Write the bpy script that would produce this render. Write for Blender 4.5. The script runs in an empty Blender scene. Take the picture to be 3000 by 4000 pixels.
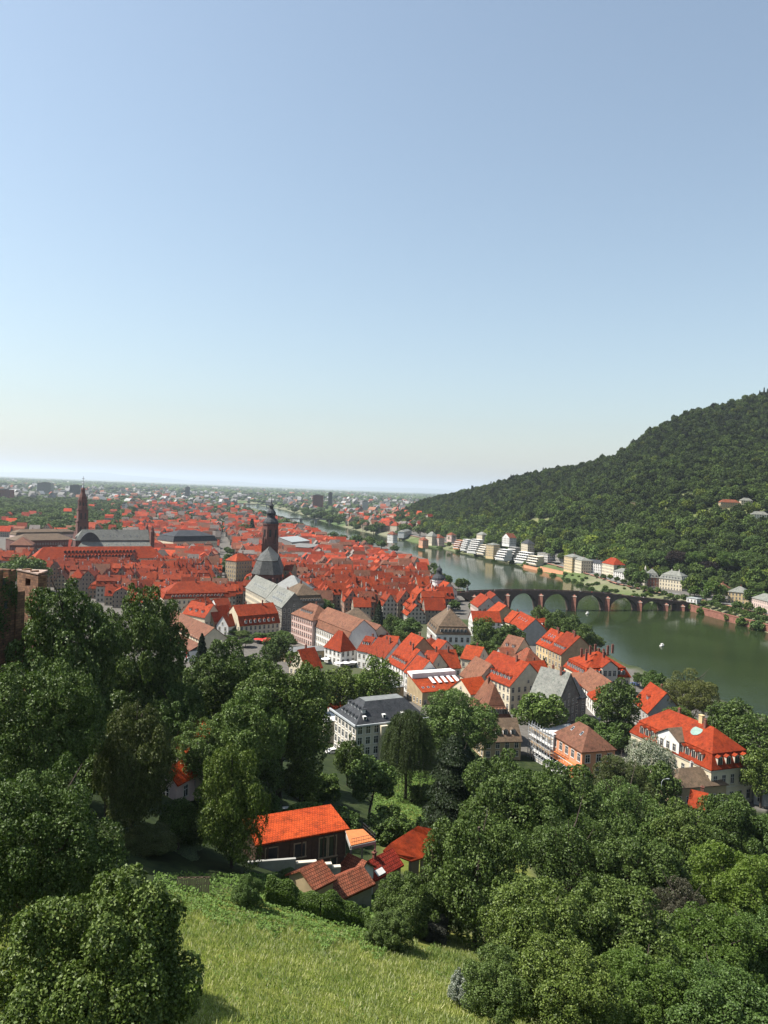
import bpy, math, random
import numpy as np
from mathutils import Vector, Matrix

# ------------------------------------------------------------------ camera
sc = bpy.context.scene
COL = sc.collection
F = 3000.0                      # focal length in photo pixels (photo 3000 x 4000)
CAM = np.array([0.0, 0.0, 95.0])
PITCH, ROLL = math.radians(1.66), math.radians(2.27)
_f = np.array([0, math.cos(PITCH), -math.sin(PITCH)])
_u0 = np.array([0, math.sin(PITCH), math.cos(PITCH)])
_r0 = np.array([1.0, 0, 0])
_r = math.cos(ROLL) * _r0 + math.sin(ROLL) * _u0
_u = -math.sin(ROLL) * _r0 + math.cos(ROLL) * _u0
cam = bpy.data.cameras.new('camera')
cam.sensor_fit = 'VERTICAL'
cam.sensor_height = 24.0
cam.lens = 24.0 * F / 4000.0
cam.clip_start = 1.0
cam.clip_end = 200000.0
camo = bpy.data.objects.new('camera', cam)
COL.objects.link(camo)
camo.matrix_world = Matrix(((_r[0], _u[0], -_f[0], CAM[0]), (_r[1], _u[1], -_f[1], CAM[1]),
                            (_r[2], _u[2], -_f[2], CAM[2]), (0, 0, 0, 1)))
sc.camera = camo

# ------------------------------------------------------------------ world, sun, exposure
SUN_AZ, SUN_EL = math.radians(88), math.radians(55)      # azimuth counted to the left of the view direction
world = bpy.data.worlds.new('World')
sc.world = world
world.use_nodes = True
nt = world.node_tree
sky = nt.nodes.new('ShaderNodeTexSky')
sky.sky_type = 'NISHITA'
sky.sun_disc = False
sky.sun_elevation = SUN_EL
sky.sun_rotation = -SUN_AZ
sky.altitude = 120.0
sky.air_density = 1.35
sky.dust_density = 1.35
sky.ozone_density = 3.8
bg = nt.nodes['Background']
bg.inputs['Strength'].default_value = 0.079
hs = nt.nodes.new('ShaderNodeHueSaturation')
hs.inputs['Saturation'].default_value = 0.78
hs.inputs['Hue'].default_value = 0.492
nt.links.new(sky.outputs['Color'], hs.inputs['Color'])
nt.links.new(hs.outputs['Color'], bg.inputs['Color'])
sun = bpy.data.lights.new('sun', 'SUN')
sun.energy = 5.0
sun.angle = math.radians(0.5)
sun.color = (1.0, 0.955, 0.88)
suno = bpy.data.objects.new('sun', sun)
COL.objects.link(suno)
_sd = Vector((-math.sin(SUN_AZ) * math.cos(SUN_EL), math.cos(SUN_AZ) * math.cos(SUN_EL), math.sin(SUN_EL)))
suno.rotation_euler = _sd.to_track_quat('Z', 'Y').to_euler()
suno.location = (-300, 80, 600)
sc.view_settings.view_transform = 'Standard'
sc.view_settings.look = 'None'
sc.view_settings.exposure = 1.02
sc.view_settings.gamma = 1.0
sc.cycles.use_denoising = True
sc.cycles.max_bounces = 5
sc.cycles.diffuse_bounces = 1
sc.cycles.glossy_bounces = 2
sc.cycles.transmission_bounces = 2
sc.cycles.transparent_max_bounces = 4
sc.cycles.volume_bounces = 0
sc.cycles.caustics_reflective = False
sc.cycles.caustics_refractive = False

rnd = random.Random(7)
rng = np.random.default_rng(7)

# ------------------------------------------------------------------ from photo pixel to a place in the world
def ray(px, py):
    return _f + (px - 1500.0) / F * _r + (2000.0 - py) / F * _u
def PZ(px, py, z):
    d = ray(px, py)
    return CAM + d * ((z - CAM[2]) / d[2])
def PY(px, py, Y):
    d = ray(px, py)
    return CAM + d * (Y / d[1])
def proj(p):
    q = np.asarray(p, float) - CAM
    w = q @ _f
    return 1500 + F * (q @ _r) / w, 2000 - F * (q @ _u) / w

# ------------------------------------------------------------------ terrain heights
S_BANK = [(3000, 2840), (2800, 2752), (2490, 2634), (2290, 2530), (2150, 2462), (2060, 2422), (1960, 2388), (1850, 2338),
          (1775, 2285), (1735, 2243), (1690, 2204), (1610, 2176), (1500, 2152), (1420, 2127), (1340, 2106), (1250, 2078),
          (1165, 2044), (1080, 2016), (1000, 1994), (920, 1979)]
N_BANK = [(3000, 2490), (2900, 2452), (2760, 2410), (2680, 2390), (2560, 2362), (2450, 2345), (2300, 2306), (2200, 2266),
          (2100, 2236), (2000, 2206), (1875, 2176), (1779, 2160), (1682, 2137), (1600, 2119), (1537, 2103), (1441, 2084),
          (1359, 2067), (1296, 2050), (1240, 2034), (1175, 2011), (1090, 1988), (1000, 1970), (920, 1962)]
SB = np.array([PZ(x, y, 0)[:2] for x, y in S_BANK])
NB = np.array([PZ(x, y, 0)[:2] for x, y in N_BANK])
SB = np.vstack([SB[0] + (SB[0] - SB[1]) / np.linalg.norm(SB[0] - SB[1]) * 500, SB])
NB = np.vstack([NB[0] + np.array([.93, -.37]) * 700, NB])
RIVER = np.vstack([SB, NB[::-1]])

def seg_dist(X, Y, P, closed=False):
    d = np.full(X.shape, 1e9)
    n = len(P)
    for i in range(n if closed else n - 1):
        a, b = P[i], P[(i + 1) % n]
        ab = b - a
        t = np.clip(((X - a[0]) * ab[0] + (Y - a[1]) * ab[1]) / (ab @ ab), 0, 1)
        d = np.minimum(d, np.hypot(X - a[0] - t * ab[0], Y - a[1] - t * ab[1]))
    return d
def inside(X, Y, P):
    r = np.zeros(X.shape, bool)
    n = len(P)
    for i in range(n):
        (x1, y1), (x2, y2) = P[i], P[(i + 1) % n]
        if y1 == y2:
            continue
        c = ((y1 > Y) != (y2 > Y)) & (X < (x2 - x1) * (Y - y1) / (y2 - y1) + x1)
        r ^= c
    return r
def sstep(x, a, b):
    t = np.clip((x - a) / (b - a), 0, 1)
    return t * t * (3 - 2 * t)

# the wooded hill beyond the river: ridge line read off the photo, with a distance for each bearing
RIDGE = [(1540, 1975, 2350), (1620, 1962, 2250), (1680, 1950, 2150), (1760, 1932, 2050), (1840, 1912, 1950), (1920, 1893, 1850), (2000, 1866, 1750),
         (2150, 1833, 1650), (2300, 1806, 1580), (2400, 1776, 1540), (2460, 1738, 1520), (2530, 1686, 1505), (2600, 1648, 1500), (2690, 1610, 1500),
         (2800, 1582, 1510), (2900, 1558, 1530), (3000, 1534, 1550), (3150, 1490, 1600)]
_rt, _ry, _rz = [], [], []
for x, y, Y in RIDGE:
    p = PY(x, y, Y)
    _rt.append(p[0] / Y); _ry.append(Y); _rz.append(p[2] - 11)
_nt = [p[0] / p[1] for p in NB[1:]][::-1]
_ny = [p[1] for p in NB[1:]][::-1]
def hill(X, Y):
    T = X / np.maximum(Y, 50)
    yr = np.interp(T, _rt, _ry)
    zr = np.interp(T, _rt, _rz)
    yf = np.interp(T, _nt, _ny)
    off = np.interp(T, [0.0, .05, .13, .22, .25, .29, .33, .37, .42, .5], [420, 260, 125, 95, 130, 172, 140, 118, 130, 145])
    yf = yf + off
    s = np.clip((Y - yf) / np.maximum(yr - yf, 50), 0, 1)
    f = s * .80 + .20 * s * s
    h = 2 + (zr - 9) * f
    back = np.clip((Y - yr) / 2500, 0, 1)
    h = h * (1 - back * .9)
    fade = sstep(T, 0.0, .055)
    return np.where(Y > yf, h * fade, 0) * np.where(X > 0, 1, 0)

def gz(X, Y):
    X = np.asarray(X, float); Y = np.asarray(Y, float)
    s = .55 * X + .83 * Y
    h = np.interp(s, [-2000, -300, -60, 0, 30, 47, 71, 86, 110, 142, 170, 201, 240, 300, 400],
                  [330, 150, 88, 72, 63, 56, 46, 38.5, 32, 25, 18.5, 12.5, 9.5, 8, 7.5])
    h = h + 15 * np.exp(-((X + 75) ** 2 + (Y - 150) ** 2) / 45.0 ** 2)
    ins = inside(X, Y, RIVER)
    d = seg_dist(X, Y, RIVER, True)
    sd = np.where(ins, -d, d)
    dn = seg_dist(X, Y, NB)
    ds = seg_dist(X, Y, SB)
    wide = np.where(dn < ds, 30.0, 9.0)
    bank = -3.5 + np.where(dn < ds, 9.0, 10.5) * sstep(sd, -5, wide)
    far = np.maximum(h, np.where(dn < ds, 5.5, 7.0))
    z = np.where(sd < wide, np.minimum(far, bank), far)
    north = (dn <= ds) | (Y > 1500)
    z = z + np.where((sd > wide) & north, hill(X, Y), 0)
    return z
def gz1(x, y):
    return float(gz(np.array([x]), np.array([y]))[0])
def PG(px, py):
    """where the line of sight of a photo pixel meets the ground"""
    d = ray(px, py)
    Y = np.geomspace(25, 12000, 1500)
    P = CAM[None, :] + d[None, :] * (Y / d[1])[:, None]
    g = gz(P[:, 0], P[:, 1])
    k = np.argmax(P[:, 2] <= g)
    return np.array([P[k, 0], P[k, 1], g[k]])

# ------------------------------------------------------------------ materials
def new_mat(name):
    m = bpy.data.materials.new(name)
    m.use_nodes = True
    return m, m.node_tree, m.node_tree.nodes['Principled BSDF']
def node(t, kind, **kw):
    n = t.nodes.new(kind)
    for k, v in kw.items():
        if hasattr(n, k):
            setattr(n, k, v)
        else:
            n.inputs[k].default_value = v
    return n
def mixc(t, a, b, fac, mode='MIX'):
    n = t.nodes.new('ShaderNodeMix')
    n.data_type = 'RGBA'
    n.blend_type = mode
    for sock, v in ((n.inputs[0], fac), (n.inputs[6], a), (n.inputs[7], b)):
        if isinstance(v, bpy.types.NodeSocket):
            t.links.new(v, sock)
        elif isinstance(v, (int, float)):
            sock.default_value = v
        else:
            sock.default_value = (*v, 1) if len(v) == 3 else v
    return n.outputs[2]
def ramp(t, fac, stops):
    n = t.nodes.new('ShaderNodeValToRGB')
    e = n.color_ramp.elements
    while len(e) < len(stops):
        e.new(0.5)
    for i, (p, c) in enumerate(stops):
        e[i].position = p
        e[i].color = (*c, 1) if len(c) == 3 else c
    t.links.new(fac, n.inputs[0])
    return n.outputs[0]
def mathn(t, op, a, b=None, clamp=False):
    n = t.nodes.new('ShaderNodeMath')
    n.operation = op
    n.use_clamp = clamp
    for i, v in enumerate((a, b)):
        if v is None:
            continue
        if isinstance(v, bpy.types.NodeSocket):
            t.links.new(v, n.inputs[i])
        else:
            n.inputs[i].default_value = v
    return n.outputs[0]
def noise(t, scale, detail=3, coord='Object', rough=.6):
    tc = t.nodes.new('ShaderNodeTexCoord')
    n = node(t, 'ShaderNodeTexNoise')
    n.inputs['Scale'].default_value = scale
    n.inputs['Detail'].default_value = detail
    n.inputs['Roughness'].default_value = rough
    if coord == 'Position':
        g = t.nodes.new('ShaderNodeNewGeometry')
        t.links.new(g.outputs['Position'], n.inputs['Vector'])
    else:
        t.links.new(tc.outputs[coord], n.inputs['Vector'])
    return n.outputs['Fac']

def plain(name, col, rough=.85, var=.25, scale=.8):
    """render, stone, metal: one colour with weathering"""
    col = tuple(c * .82 for c in col)
    m, t, b = new_mat(name)
    f = noise(t, scale, 4)
    lo = tuple(c * (1 - var) for c in col)
    hi = tuple(min(1, c * (1 + var * .6)) for c in col)
    c = ramp(t, f, [(.3, lo), (.7, hi)])
    t.links.new(c, b.inputs['Base Color'])
    b.inputs['Roughness'].default_value = rough
    return m

def tiles(name, a, b_, row=.34, strength=.35, rough=.75, per_obj=.5):
    """clay or slate roofing: courses of tiles, patchy firing and weathering, each roof a little different"""
    a, b_ = tuple(c * .70 for c in a), tuple(c * .70 for c in b_)
    m, t, b = new_mat(name)
    uv = t.nodes.new('ShaderNodeUVMap')
    br = t.nodes.new('ShaderNodeTexBrick')
    br.inputs['Scale'].default_value = 1.0
    br.inputs['Brick Width'].default_value = .26 * row / .34
    br.inputs['Row Height'].default_value = row
    br.inputs['Mortar Size'].default_value = .03 * row / .34
    br.inputs['Mortar Smooth'].default_value = .4
    br.inputs['Bias'].default_value = 0
    br.inputs['Color1'].default_value = (1, 1, 1, 1)
    br.inputs['Color2'].default_value = (.72, .72, .72, 1)
    br.inputs['Mortar'].default_value = (1 - strength * 1.6,) * 3 + (1,)
    t.links.new(uv.outputs[0], br.inputs['Vector'])
    f1 = noise(t, .22, 4)
    f2 = noise(t, 1.7, 3)
    oi = t.nodes.new('ShaderNodeObjectInfo')
    base = mixc(t, a, b_, ramp(t, f1, [(.35, (0, 0, 0)), (.65, (1, 1, 1))]))
    if per_obj:
        g = ramp(t, oi.outputs['Random'], [(0, (.55, .62, .75)), (.35, (.85, .85, .9)), (.7, (1, 1, 1)), (1, (1.2, 1.28, 1.25))])
        base = mixc(t, base, g, per_obj, 'MULTIPLY')
    st = ramp(t, f2, [(.3, (.68, .66, .66)), (.55, (1, 1, 1)), (.75, (1.1, 1.12, 1.1))])
    base = mixc(t, base, st, .8, 'MULTIPLY')
    base = mixc(t, base, br.outputs['Color'], strength, 'MULTIPLY')
    base = mixc(t, base, ramp(t, noise(t, .7, 7, rough=.8), [(.34, (.30, .40, .36)), (.47, (.88, .9, .88)), (.6, (1.15, 1.12, 1.1))]), .8, 'MULTIPLY')
    t.links.new(base, b.inputs['Base Color'])
    b.inputs['Roughness'].default_value = rough
    b.inputs['Specular IOR Level'].default_value = .12
    bp = t.nodes.new('ShaderNodeBump')
    bp.inputs['Strength'].default_value = .5
    bp.inputs['Distance'].default_value = .04
    t.links.new(br.outputs['Fac'], bp.inputs['Height'])
    bp.invert = True
    t.links.new(bp.outputs[0], b.inputs['Normal'])
    return m

def stone(name, a, b_, w=.9, h=.35, mortar=(.2, .17, .13), rough=.9):
    a, b_, mortar = (tuple(c * .75 for c in q) for q in (a, b_, mortar))
    m, t, b = new_mat(name)
    uv = t.nodes.new('ShaderNodeUVMap')
    br = t.nodes.new('ShaderNodeTexBrick')
    br.inputs['Scale'].default_value = 1.0
    br.inputs['Brick Width'].default_value = w
    br.inputs['Row Height'].default_value = h
    br.inputs['Mortar Size'].default_value = .025
    br.inputs['Color1'].default_value = (*a, 1)
    br.inputs['Color2'].default_value = (*b_, 1)
    br.inputs['Mortar'].default_value = (*mortar, 1)
    t.links.new(uv.outputs[0], br.inputs['Vector'])
    st = ramp(t, noise(t, .35, 5), [(.3, (.55, .52, .5)), (.6, (1, 1, 1)), (.8, (1.2, 1.15, 1.1))])
    c = mixc(t, br.outputs['Color'], st, .9, 'MULTIPLY')
    t.links.new(c, b.inputs['Base Color'])
    b.inputs['Roughness'].default_value = rough
    bp = t.nodes.new('ShaderNodeBump')
    bp.inputs['Strength'].default_value = .6
    bp.inputs['Distance'].default_value = .05
    bp.invert = True
    t.links.new(br.outputs['Fac'], bp.inputs['Height'])
    t.links.new(bp.outputs[0], b.inputs['Normal'])
    return m

def windowed(name, walls, frame=(.34, .30, .25), sx=2.5, sz=3.0, attr=False):
    """rendered wall with rows of small windows, for houses whose windows are a pixel or two"""
    m, t, b = new_mat(name)
    uv = t.nodes.new('ShaderNodeUVMap')
    sp = t.nodes.new('ShaderNodeSeparateXYZ')
    t.links.new(uv.outputs[0], sp.inputs[0])
    fu = mathn(t, 'FRACT', mathn(t, 'DIVIDE', sp.outputs[0], sx))
    fv = mathn(t, 'FRACT', mathn(t, 'DIVIDE', sp.outputs[1], sz))
    def band(f, lo, hi):
        return mathn(t, 'MULTIPLY', mathn(t, 'GREATER_THAN', f, lo), mathn(t, 'LESS_THAN', f, hi))
    win = mathn(t, 'MULTIPLY', band(fu, .3, .7), band(fv, .28, .80))
    frm = mathn(t, 'MULTIPLY', band(fu, .23, .77), band(fv, .23, .86))
    geo = t.nodes.new('ShaderNodeNewGeometry')
    up = t.nodes.new('ShaderNodeSeparateXYZ')
    t.links.new(geo.outputs['Normal'], up.inputs[0])
    side = mathn(t, 'LESS_THAN', mathn(t, 'ABSOLUTE', up.outputs[2]), .4)
    win = mathn(t, 'MULTIPLY', win, side)
    frm = mathn(t, 'MULTIPLY', frm, side)
    if attr:
        at = t.nodes.new('ShaderNodeAttribute')
        at.attribute_name = 'tint'
        base = at.outputs['Color']
    else:
        oi = t.nodes.new('ShaderNodeObjectInfo')
        n = len(walls)
        base = ramp(t, oi.outputs['Random'], [(i / n, tuple(v * .62 for v in c)) for i, c in enumerate(walls)])
        for nd in t.nodes:
            if nd.type == 'VALTORGB':
                nd.color_ramp.interpolation = 'CONSTANT'
    st = ramp(t, noise(t, .7, 4), [(.3, (.72, .7, .66)), (.65, (1, 1, 1))])
    base = mixc(t, base, st, .8, 'MULTIPLY')
    if attr:
        base = mixc(t, base, (.65, .65, .65), 1.0, 'MULTIPLY')
    base = mixc(t, base, frame, frm)
    base = mixc(t, base, (.03, .032, .035), win)
    t.links.new(base, b.inputs['Base Color'])
    b.inputs['Specular IOR Level'].default_value = .15
    b.inputs['Roughness'].default_value = .85
    return m

def foliage(name, cols, gloss=.5, trans=.14, spread=1.0, patch=None, inst=False):
    """leaves: the colour differs from leaf to leaf and tree to tree"""
    m, t, b = new_mat(name)
    g = t.nodes.new('ShaderNodeNewGeometry')
    oi = t.nodes.new('ShaderNodeObjectInfo')
    cols = [(q[0] * .56, q[1] * .62, q[2] * .64) for q in cols] if not inst else cols
    n = len(cols)
    c = ramp(t, g.outputs['Random Per Island'], [(i / max(1, n - 1), k) for i, k in enumerate(cols)])
    v = ramp(t, oi.outputs['Random'], [(0, (.82, .86, .8)), (.5, (1, 1, 1)), (1, (1.3, 1.2, .95))])
    c = mixc(t, c, v, spread, 'MULTIPLY')
    if patch:
        c = mixc(t, c, ramp(t, noise(t, patch, 5, 'Position', .65), [(.3, (.55, .68, .55)), (.5, (1, 1, 1)), (.68, (1.5, 1.35, 1.3))]), 1.0, 'MULTIPLY')
    if inst:
        at = t.nodes.new('ShaderNodeAttribute')
        at.attribute_type = 'INSTANCER'
        at.attribute_name = 'tint'
        c = mixc(t, c, at.outputs['Color'], 1.0, 'MULTIPLY')
    t.links.new(c, b.inputs['Base Color'])
    b.inputs['Roughness'].default_value = gloss
    b.inputs['Specular IOR Level'].default_value = .2
    tr = t.nodes.new('ShaderNodeBsdfTranslucent')
    c2 = mixc(t, c, (1.0, 1.25, .45), 1.0, 'MULTIPLY')
    t.links.new(c2, tr.inputs['Color'])
    mx = t.nodes.new('ShaderNodeMixShader')
    mx.inputs[0].default_value = trans
    t.links.new(b.outputs[0], mx.inputs[1])
    t.links.new(tr.outputs[0], mx.inputs[2])
    t.links.new(mx.outputs[0], t.nodes['Material Output'].inputs['Surface'])
    return m

M = {}
M['red'] = tiles('roof_tiles_red', (.42, .064, .017), (.30, .044, .014), strength=.3, per_obj=.8)
M['bright'] = tiles('roof_tiles_bright', (.44, .062, .016), (.33, .044, .014), strength=.35, per_obj=.75)
M['orange'] = tiles('roof_tiles_orange', (.66, .095, .020), (.54, .070, .016), strength=.6, per_obj=0, row=.5)
M['pan'] = tiles('pantiles_old', (.30, .13, .075), (.42, .10, .05), strength=.8, per_obj=.3, row=.42)
M['brown'] = tiles('roof_tiles_brown', (.28, .125, .075), (.22, .095, .06), strength=.3, per_obj=.3)
M['umber'] = tiles('roof_tiles_umber', (.21, .145, .095), (.165, .115, .08), strength=.25, per_obj=.2)
M['slate'] = tiles('roof_slate_dark', (.075, .078, .085), (.055, .058, .066), strength=.25, rough=.6, per_obj=0)
M['slate2'] = tiles('roof_slate_grey', (.30, .30, .265), (.235, .235, .21), strength=.25, rough=.6, per_obj=0)
M['churchslate'] = tiles('church_slate', (.15, .15, .14), (.11, .11, .105), strength=.25, rough=.6, per_obj=0)
M['zinc'] = plain('roof_zinc', (.34, .36, .35), .5, .2, .4)
M['lead'] = plain('roof_lead', (.17, .175, .165), .6, .25, .5)
M['white'] = plain('render_white', (.72, .70, .66), .85, .16, .5)
M['cream'] = plain('render_cream', (.66, .57, .41), .85, .16, .5)
M['yellow'] = plain('render_yellow', (.62, .46, .24), .85, .15, .5)
M['pink'] = plain('render_pink', (.62, .46, .40), .85, .15, .5)
M['apricot'] = plain('render_apricot', (.66, .30, .16), .85, .15, .5)
M['grey'] = plain('render_grey', (.36, .35, .33), .85, .15, .5)
M['ochre'] = plain('render_ochre', (.40, .30, .17), .85, .25, .5)
M['sandgrey'] = stone('stone_grey', (.27, .25, .21), (.2, .185, .16), 1.0, .45)
M['sand'] = stone('sandstone_red', (.19, .075, .055), (.14, .055, .042), 1.1, .5, (.14, .07, .05))
M['brick'] = stone('brick_red', (.40, .10, .06), (.33, .08, .05), .5, .16, (.3, .2, .15))
M['bridge'] = stone('bridge_sandstone', (.15, .10, .075), (.11, .075, .06), 1.2, .6, (.10, .065, .05))
M['embank'] = stone('embankment_sandstone', (.36, .15, .10), (.29, .115, .08), 1.2, .6, (.22, .1, .07))
M['ruin'] = stone('ruin_sandstone', (.40, .20, .10), (.20, .095, .055), .8, .4, (.10, .06, .04))
M['ruincap'] = plain('ruin_capping', (.42, .30, .24), .95, .3, .9)
M['timber'] = plain('timber_dark', (.085, .045, .028), .8, .35, 2.0)
M['timberl'] = plain('timber_pale', (.34, .25, .16), .85, .25, 2.0)
M['chim'] = plain('chimney_brick', (.20, .075, .05), .9, .3, 1.5)
M['chimw'] = plain('chimney_render', (.62, .58, .52), .9, .2, 1.5)
M['conc'] = plain('concrete', (.34, .33, .30), .9, .25, .6)
M['concd'] = plain('concrete_dark', (.16, .155, .145), .9, .25, .6)
M['terrace'] = plain('terracotta_paving', (.56, .17, .045), .85, .18, 1.2)
M['trim'] = plain('trim_stone', (.60, .54, .44), .85, .12, 1.0)
M['redtrim'] = plain('trim_redstone', (.42, .18, .12), .85, .15, 1.0)
M['steel'] = plain('steel', (.45, .47, .48), .4, .15, 1.0)
M['darkmetal'] = plain('dark_metal', (.04, .042, .045), .5, .2, 1.0)
M['red_cloth'] = plain('cloth_red', (.62, .03, .02), .8, .12, 1.0)
M['white_cloth'] = plain('cloth_white', (.78, .77, .74), .8, .08, 1.0)
M['copper'] = plain('copper_green', (.20, .30, .25), .6, .25, 1.0)
M['bark'] = plain('bark', (.075, .055, .04), .95, .35, 2.0)
M['wallwin'] = windowed('render_with_windows', [(.5, .42, .31), (.44, .33, .22), (.58, .53, .46), (.38, .25, .17), (.42, .31, .24), (.48, .40, .28), (.36, .30, .24), (.46, .26, .18)])
M['farwall'] = windowed('far_render', None, attr=True)
def glass_mat():
    m, t, b = new_mat('window_glass')
    b.inputs['Base Color'].default_value = (.02, .023, .027, 1)
    b.inputs['Roughness'].default_value = .12
    b.inputs['Specular IOR Level'].default_value = .5
    return m
M['glass'] = glass_mat()
def tinted(name, rough=.8):
    m, t, b = new_mat(name)
    at = t.nodes.new('ShaderNodeAttribute')
    at.attribute_name = 'tint'
    c = mixc(t, at.outputs['Color'], ramp(t, noise(t, .5, 3), [(.3, (.52, .52, .52)), (.7, (.85, .85, .85))]), 1.0, 'MULTIPLY')
    t.links.new(c, b.inputs['Base Color'])
    b.inputs['Roughness'].default_value = rough
    b.inputs['Specular IOR Level'].default_value = .1
    return m
M['fartile'] = tinted('far_roofs')
M['farleaf'] = tinted('far_leaves', .7)
M['lf_dark'] = foliage('leaves_dark', [(.045, .072, .013), (.086, .126, .022), (.142, .192, .040), (.225, .275, .085)])
M['lf_mid'] = foliage('leaves_mid', [(.054, .094, .016), (.098, .152, .028), (.155, .22, .048), (.24, .305, .10)])
M['lf_light'] = foliage('leaves_light', [(.080, .128, .017), (.125, .185, .027), (.17, .235, .042), (.22, .28, .075)], trans=.3)
M['lf_olive'] = foliage('leaves_olive', [(.076, .084, .022), (.112, .122, .032), (.15, .16, .048), (.20, .205, .075)])
M['lf_pine'] = foliage('needles', [(.020, .031, .011), (.034, .050, .017), (.052, .072, .024)], trans=.08)
M['lf_copper'] = foliage('leaves_copper', [(.02, .012, .012), (.034, .018, .016), (.05, .03, .022)])
M['lf_willow'] = foliage('leaves_willow', [(.040, .058, .014), (.07, .092, .022), (.10, .125, .034), (.14, .165, .055)])
M['lf_grey'] = foliage('leaves_greyish', [(.06, .055, .04), (.085, .078, .055), (.11, .105, .075)])
M['lf_blossom'] = foliage('blossom_white', [(.03, .06, .016), (.05, .09, .025), (.62, .60, .52), (.75, .73, .66)], trans=.15)

def ground_mat():
    m, t, b = new_mat('ground_cover')
    at = t.nodes.new('ShaderNodeAttribute')
    at.attribute_name = 'zone'
    sp = t.nodes.new('ShaderNodeSeparateColor')
    t.links.new(at.outputs['Color'], sp.inputs[0])
    n1 = noise(t, .06, 5, 'Position')
    n2 = noise(t, .5, 6, 'Position')
    n3 = noise(t, .004, 6, 'Position')
    grass = ramp(t, n2, [(.28, (.075, .095, .018)), (.5, (.125, .14, .03)), (.62, (.16, .165, .045)), (.75, (.21, .19, .07))])
    gv = ramp(t, n1, [(.35, (.75, .85, .7)), (.6, (1.1, 1.05, 1.05))])
    grass = mixc(t, grass, gv, .9, 'MULTIPLY')
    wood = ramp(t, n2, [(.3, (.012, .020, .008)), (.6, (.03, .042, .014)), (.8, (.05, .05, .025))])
    town = ramp(t, n2, [(.3, (.08, .073, .065)), (.7, (.13, .12, .105))])
    plainc = ramp(t, n3, [(.3, (.045, .075, .03)), (.45, (.075, .10, .04)), (.55, (.16, .15, .10)), (.62, (.06, .085, .035)), (.75, (.10, .12, .06))])
    c = mixc(t, plainc, town, sp.outputs[0])
    c = mixc(t, c, grass, sp.outputs[1])
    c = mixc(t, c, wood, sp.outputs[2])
    t.links.new(c, b.inputs['Base Color'])
    b.inputs['Roughness'].default_value = .95
    b.inputs['Specular IOR Level'].default_value = .1
    return m
M['ground'] = ground_mat()
def water_mat():
    m, t, b = new_mat('river_water')
    n3 = noise(t, .012, 3, 'Position')
    c = ramp(t, n3, [(.35, (.013, .021, .007)), (.65, (.021, .032, .011))])
    t.links.new(c, b.inputs['Base Color'])
    b.inputs['Roughness'].default_value = .08
    b.inputs['Specular IOR Level'].default_value = .11
    b.inputs['IOR'].default_value = 1.33
    g = t.nodes.new('ShaderNodeNewGeometry')
    mp = t.nodes.new('ShaderNodeMapping')
    mp.inputs['Scale'].default_value = (.35, .6, 1)
    t.links.new(g.outputs['Position'], mp.inputs[0])
    w = t.nodes.new('ShaderNodeTexNoise')
    w.inputs['Scale'].default_value = 1.0
    w.inputs['Detail'].default_value = 3
    t.links.new(mp.outputs[0], w.inputs['Vector'])
    patch = ramp(t, noise(t, .008, 4, 'Position'), [(.42, (.25, .25, .25)), (.6, (1, 1, 1))])
    bp = t.nodes.new('ShaderNodeBump')
    bp.inputs['Distance'].default_value = .12
    t.links.new(mathn(t, 'MULTIPLY', patch, .55), bp.inputs['Strength'])
    t.links.new(w.outputs['Fac'], bp.inputs['Height'])
    t.links.new(bp.outputs[0], b.inputs['Normal'])
    return m
M['water'] = water_mat()

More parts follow.
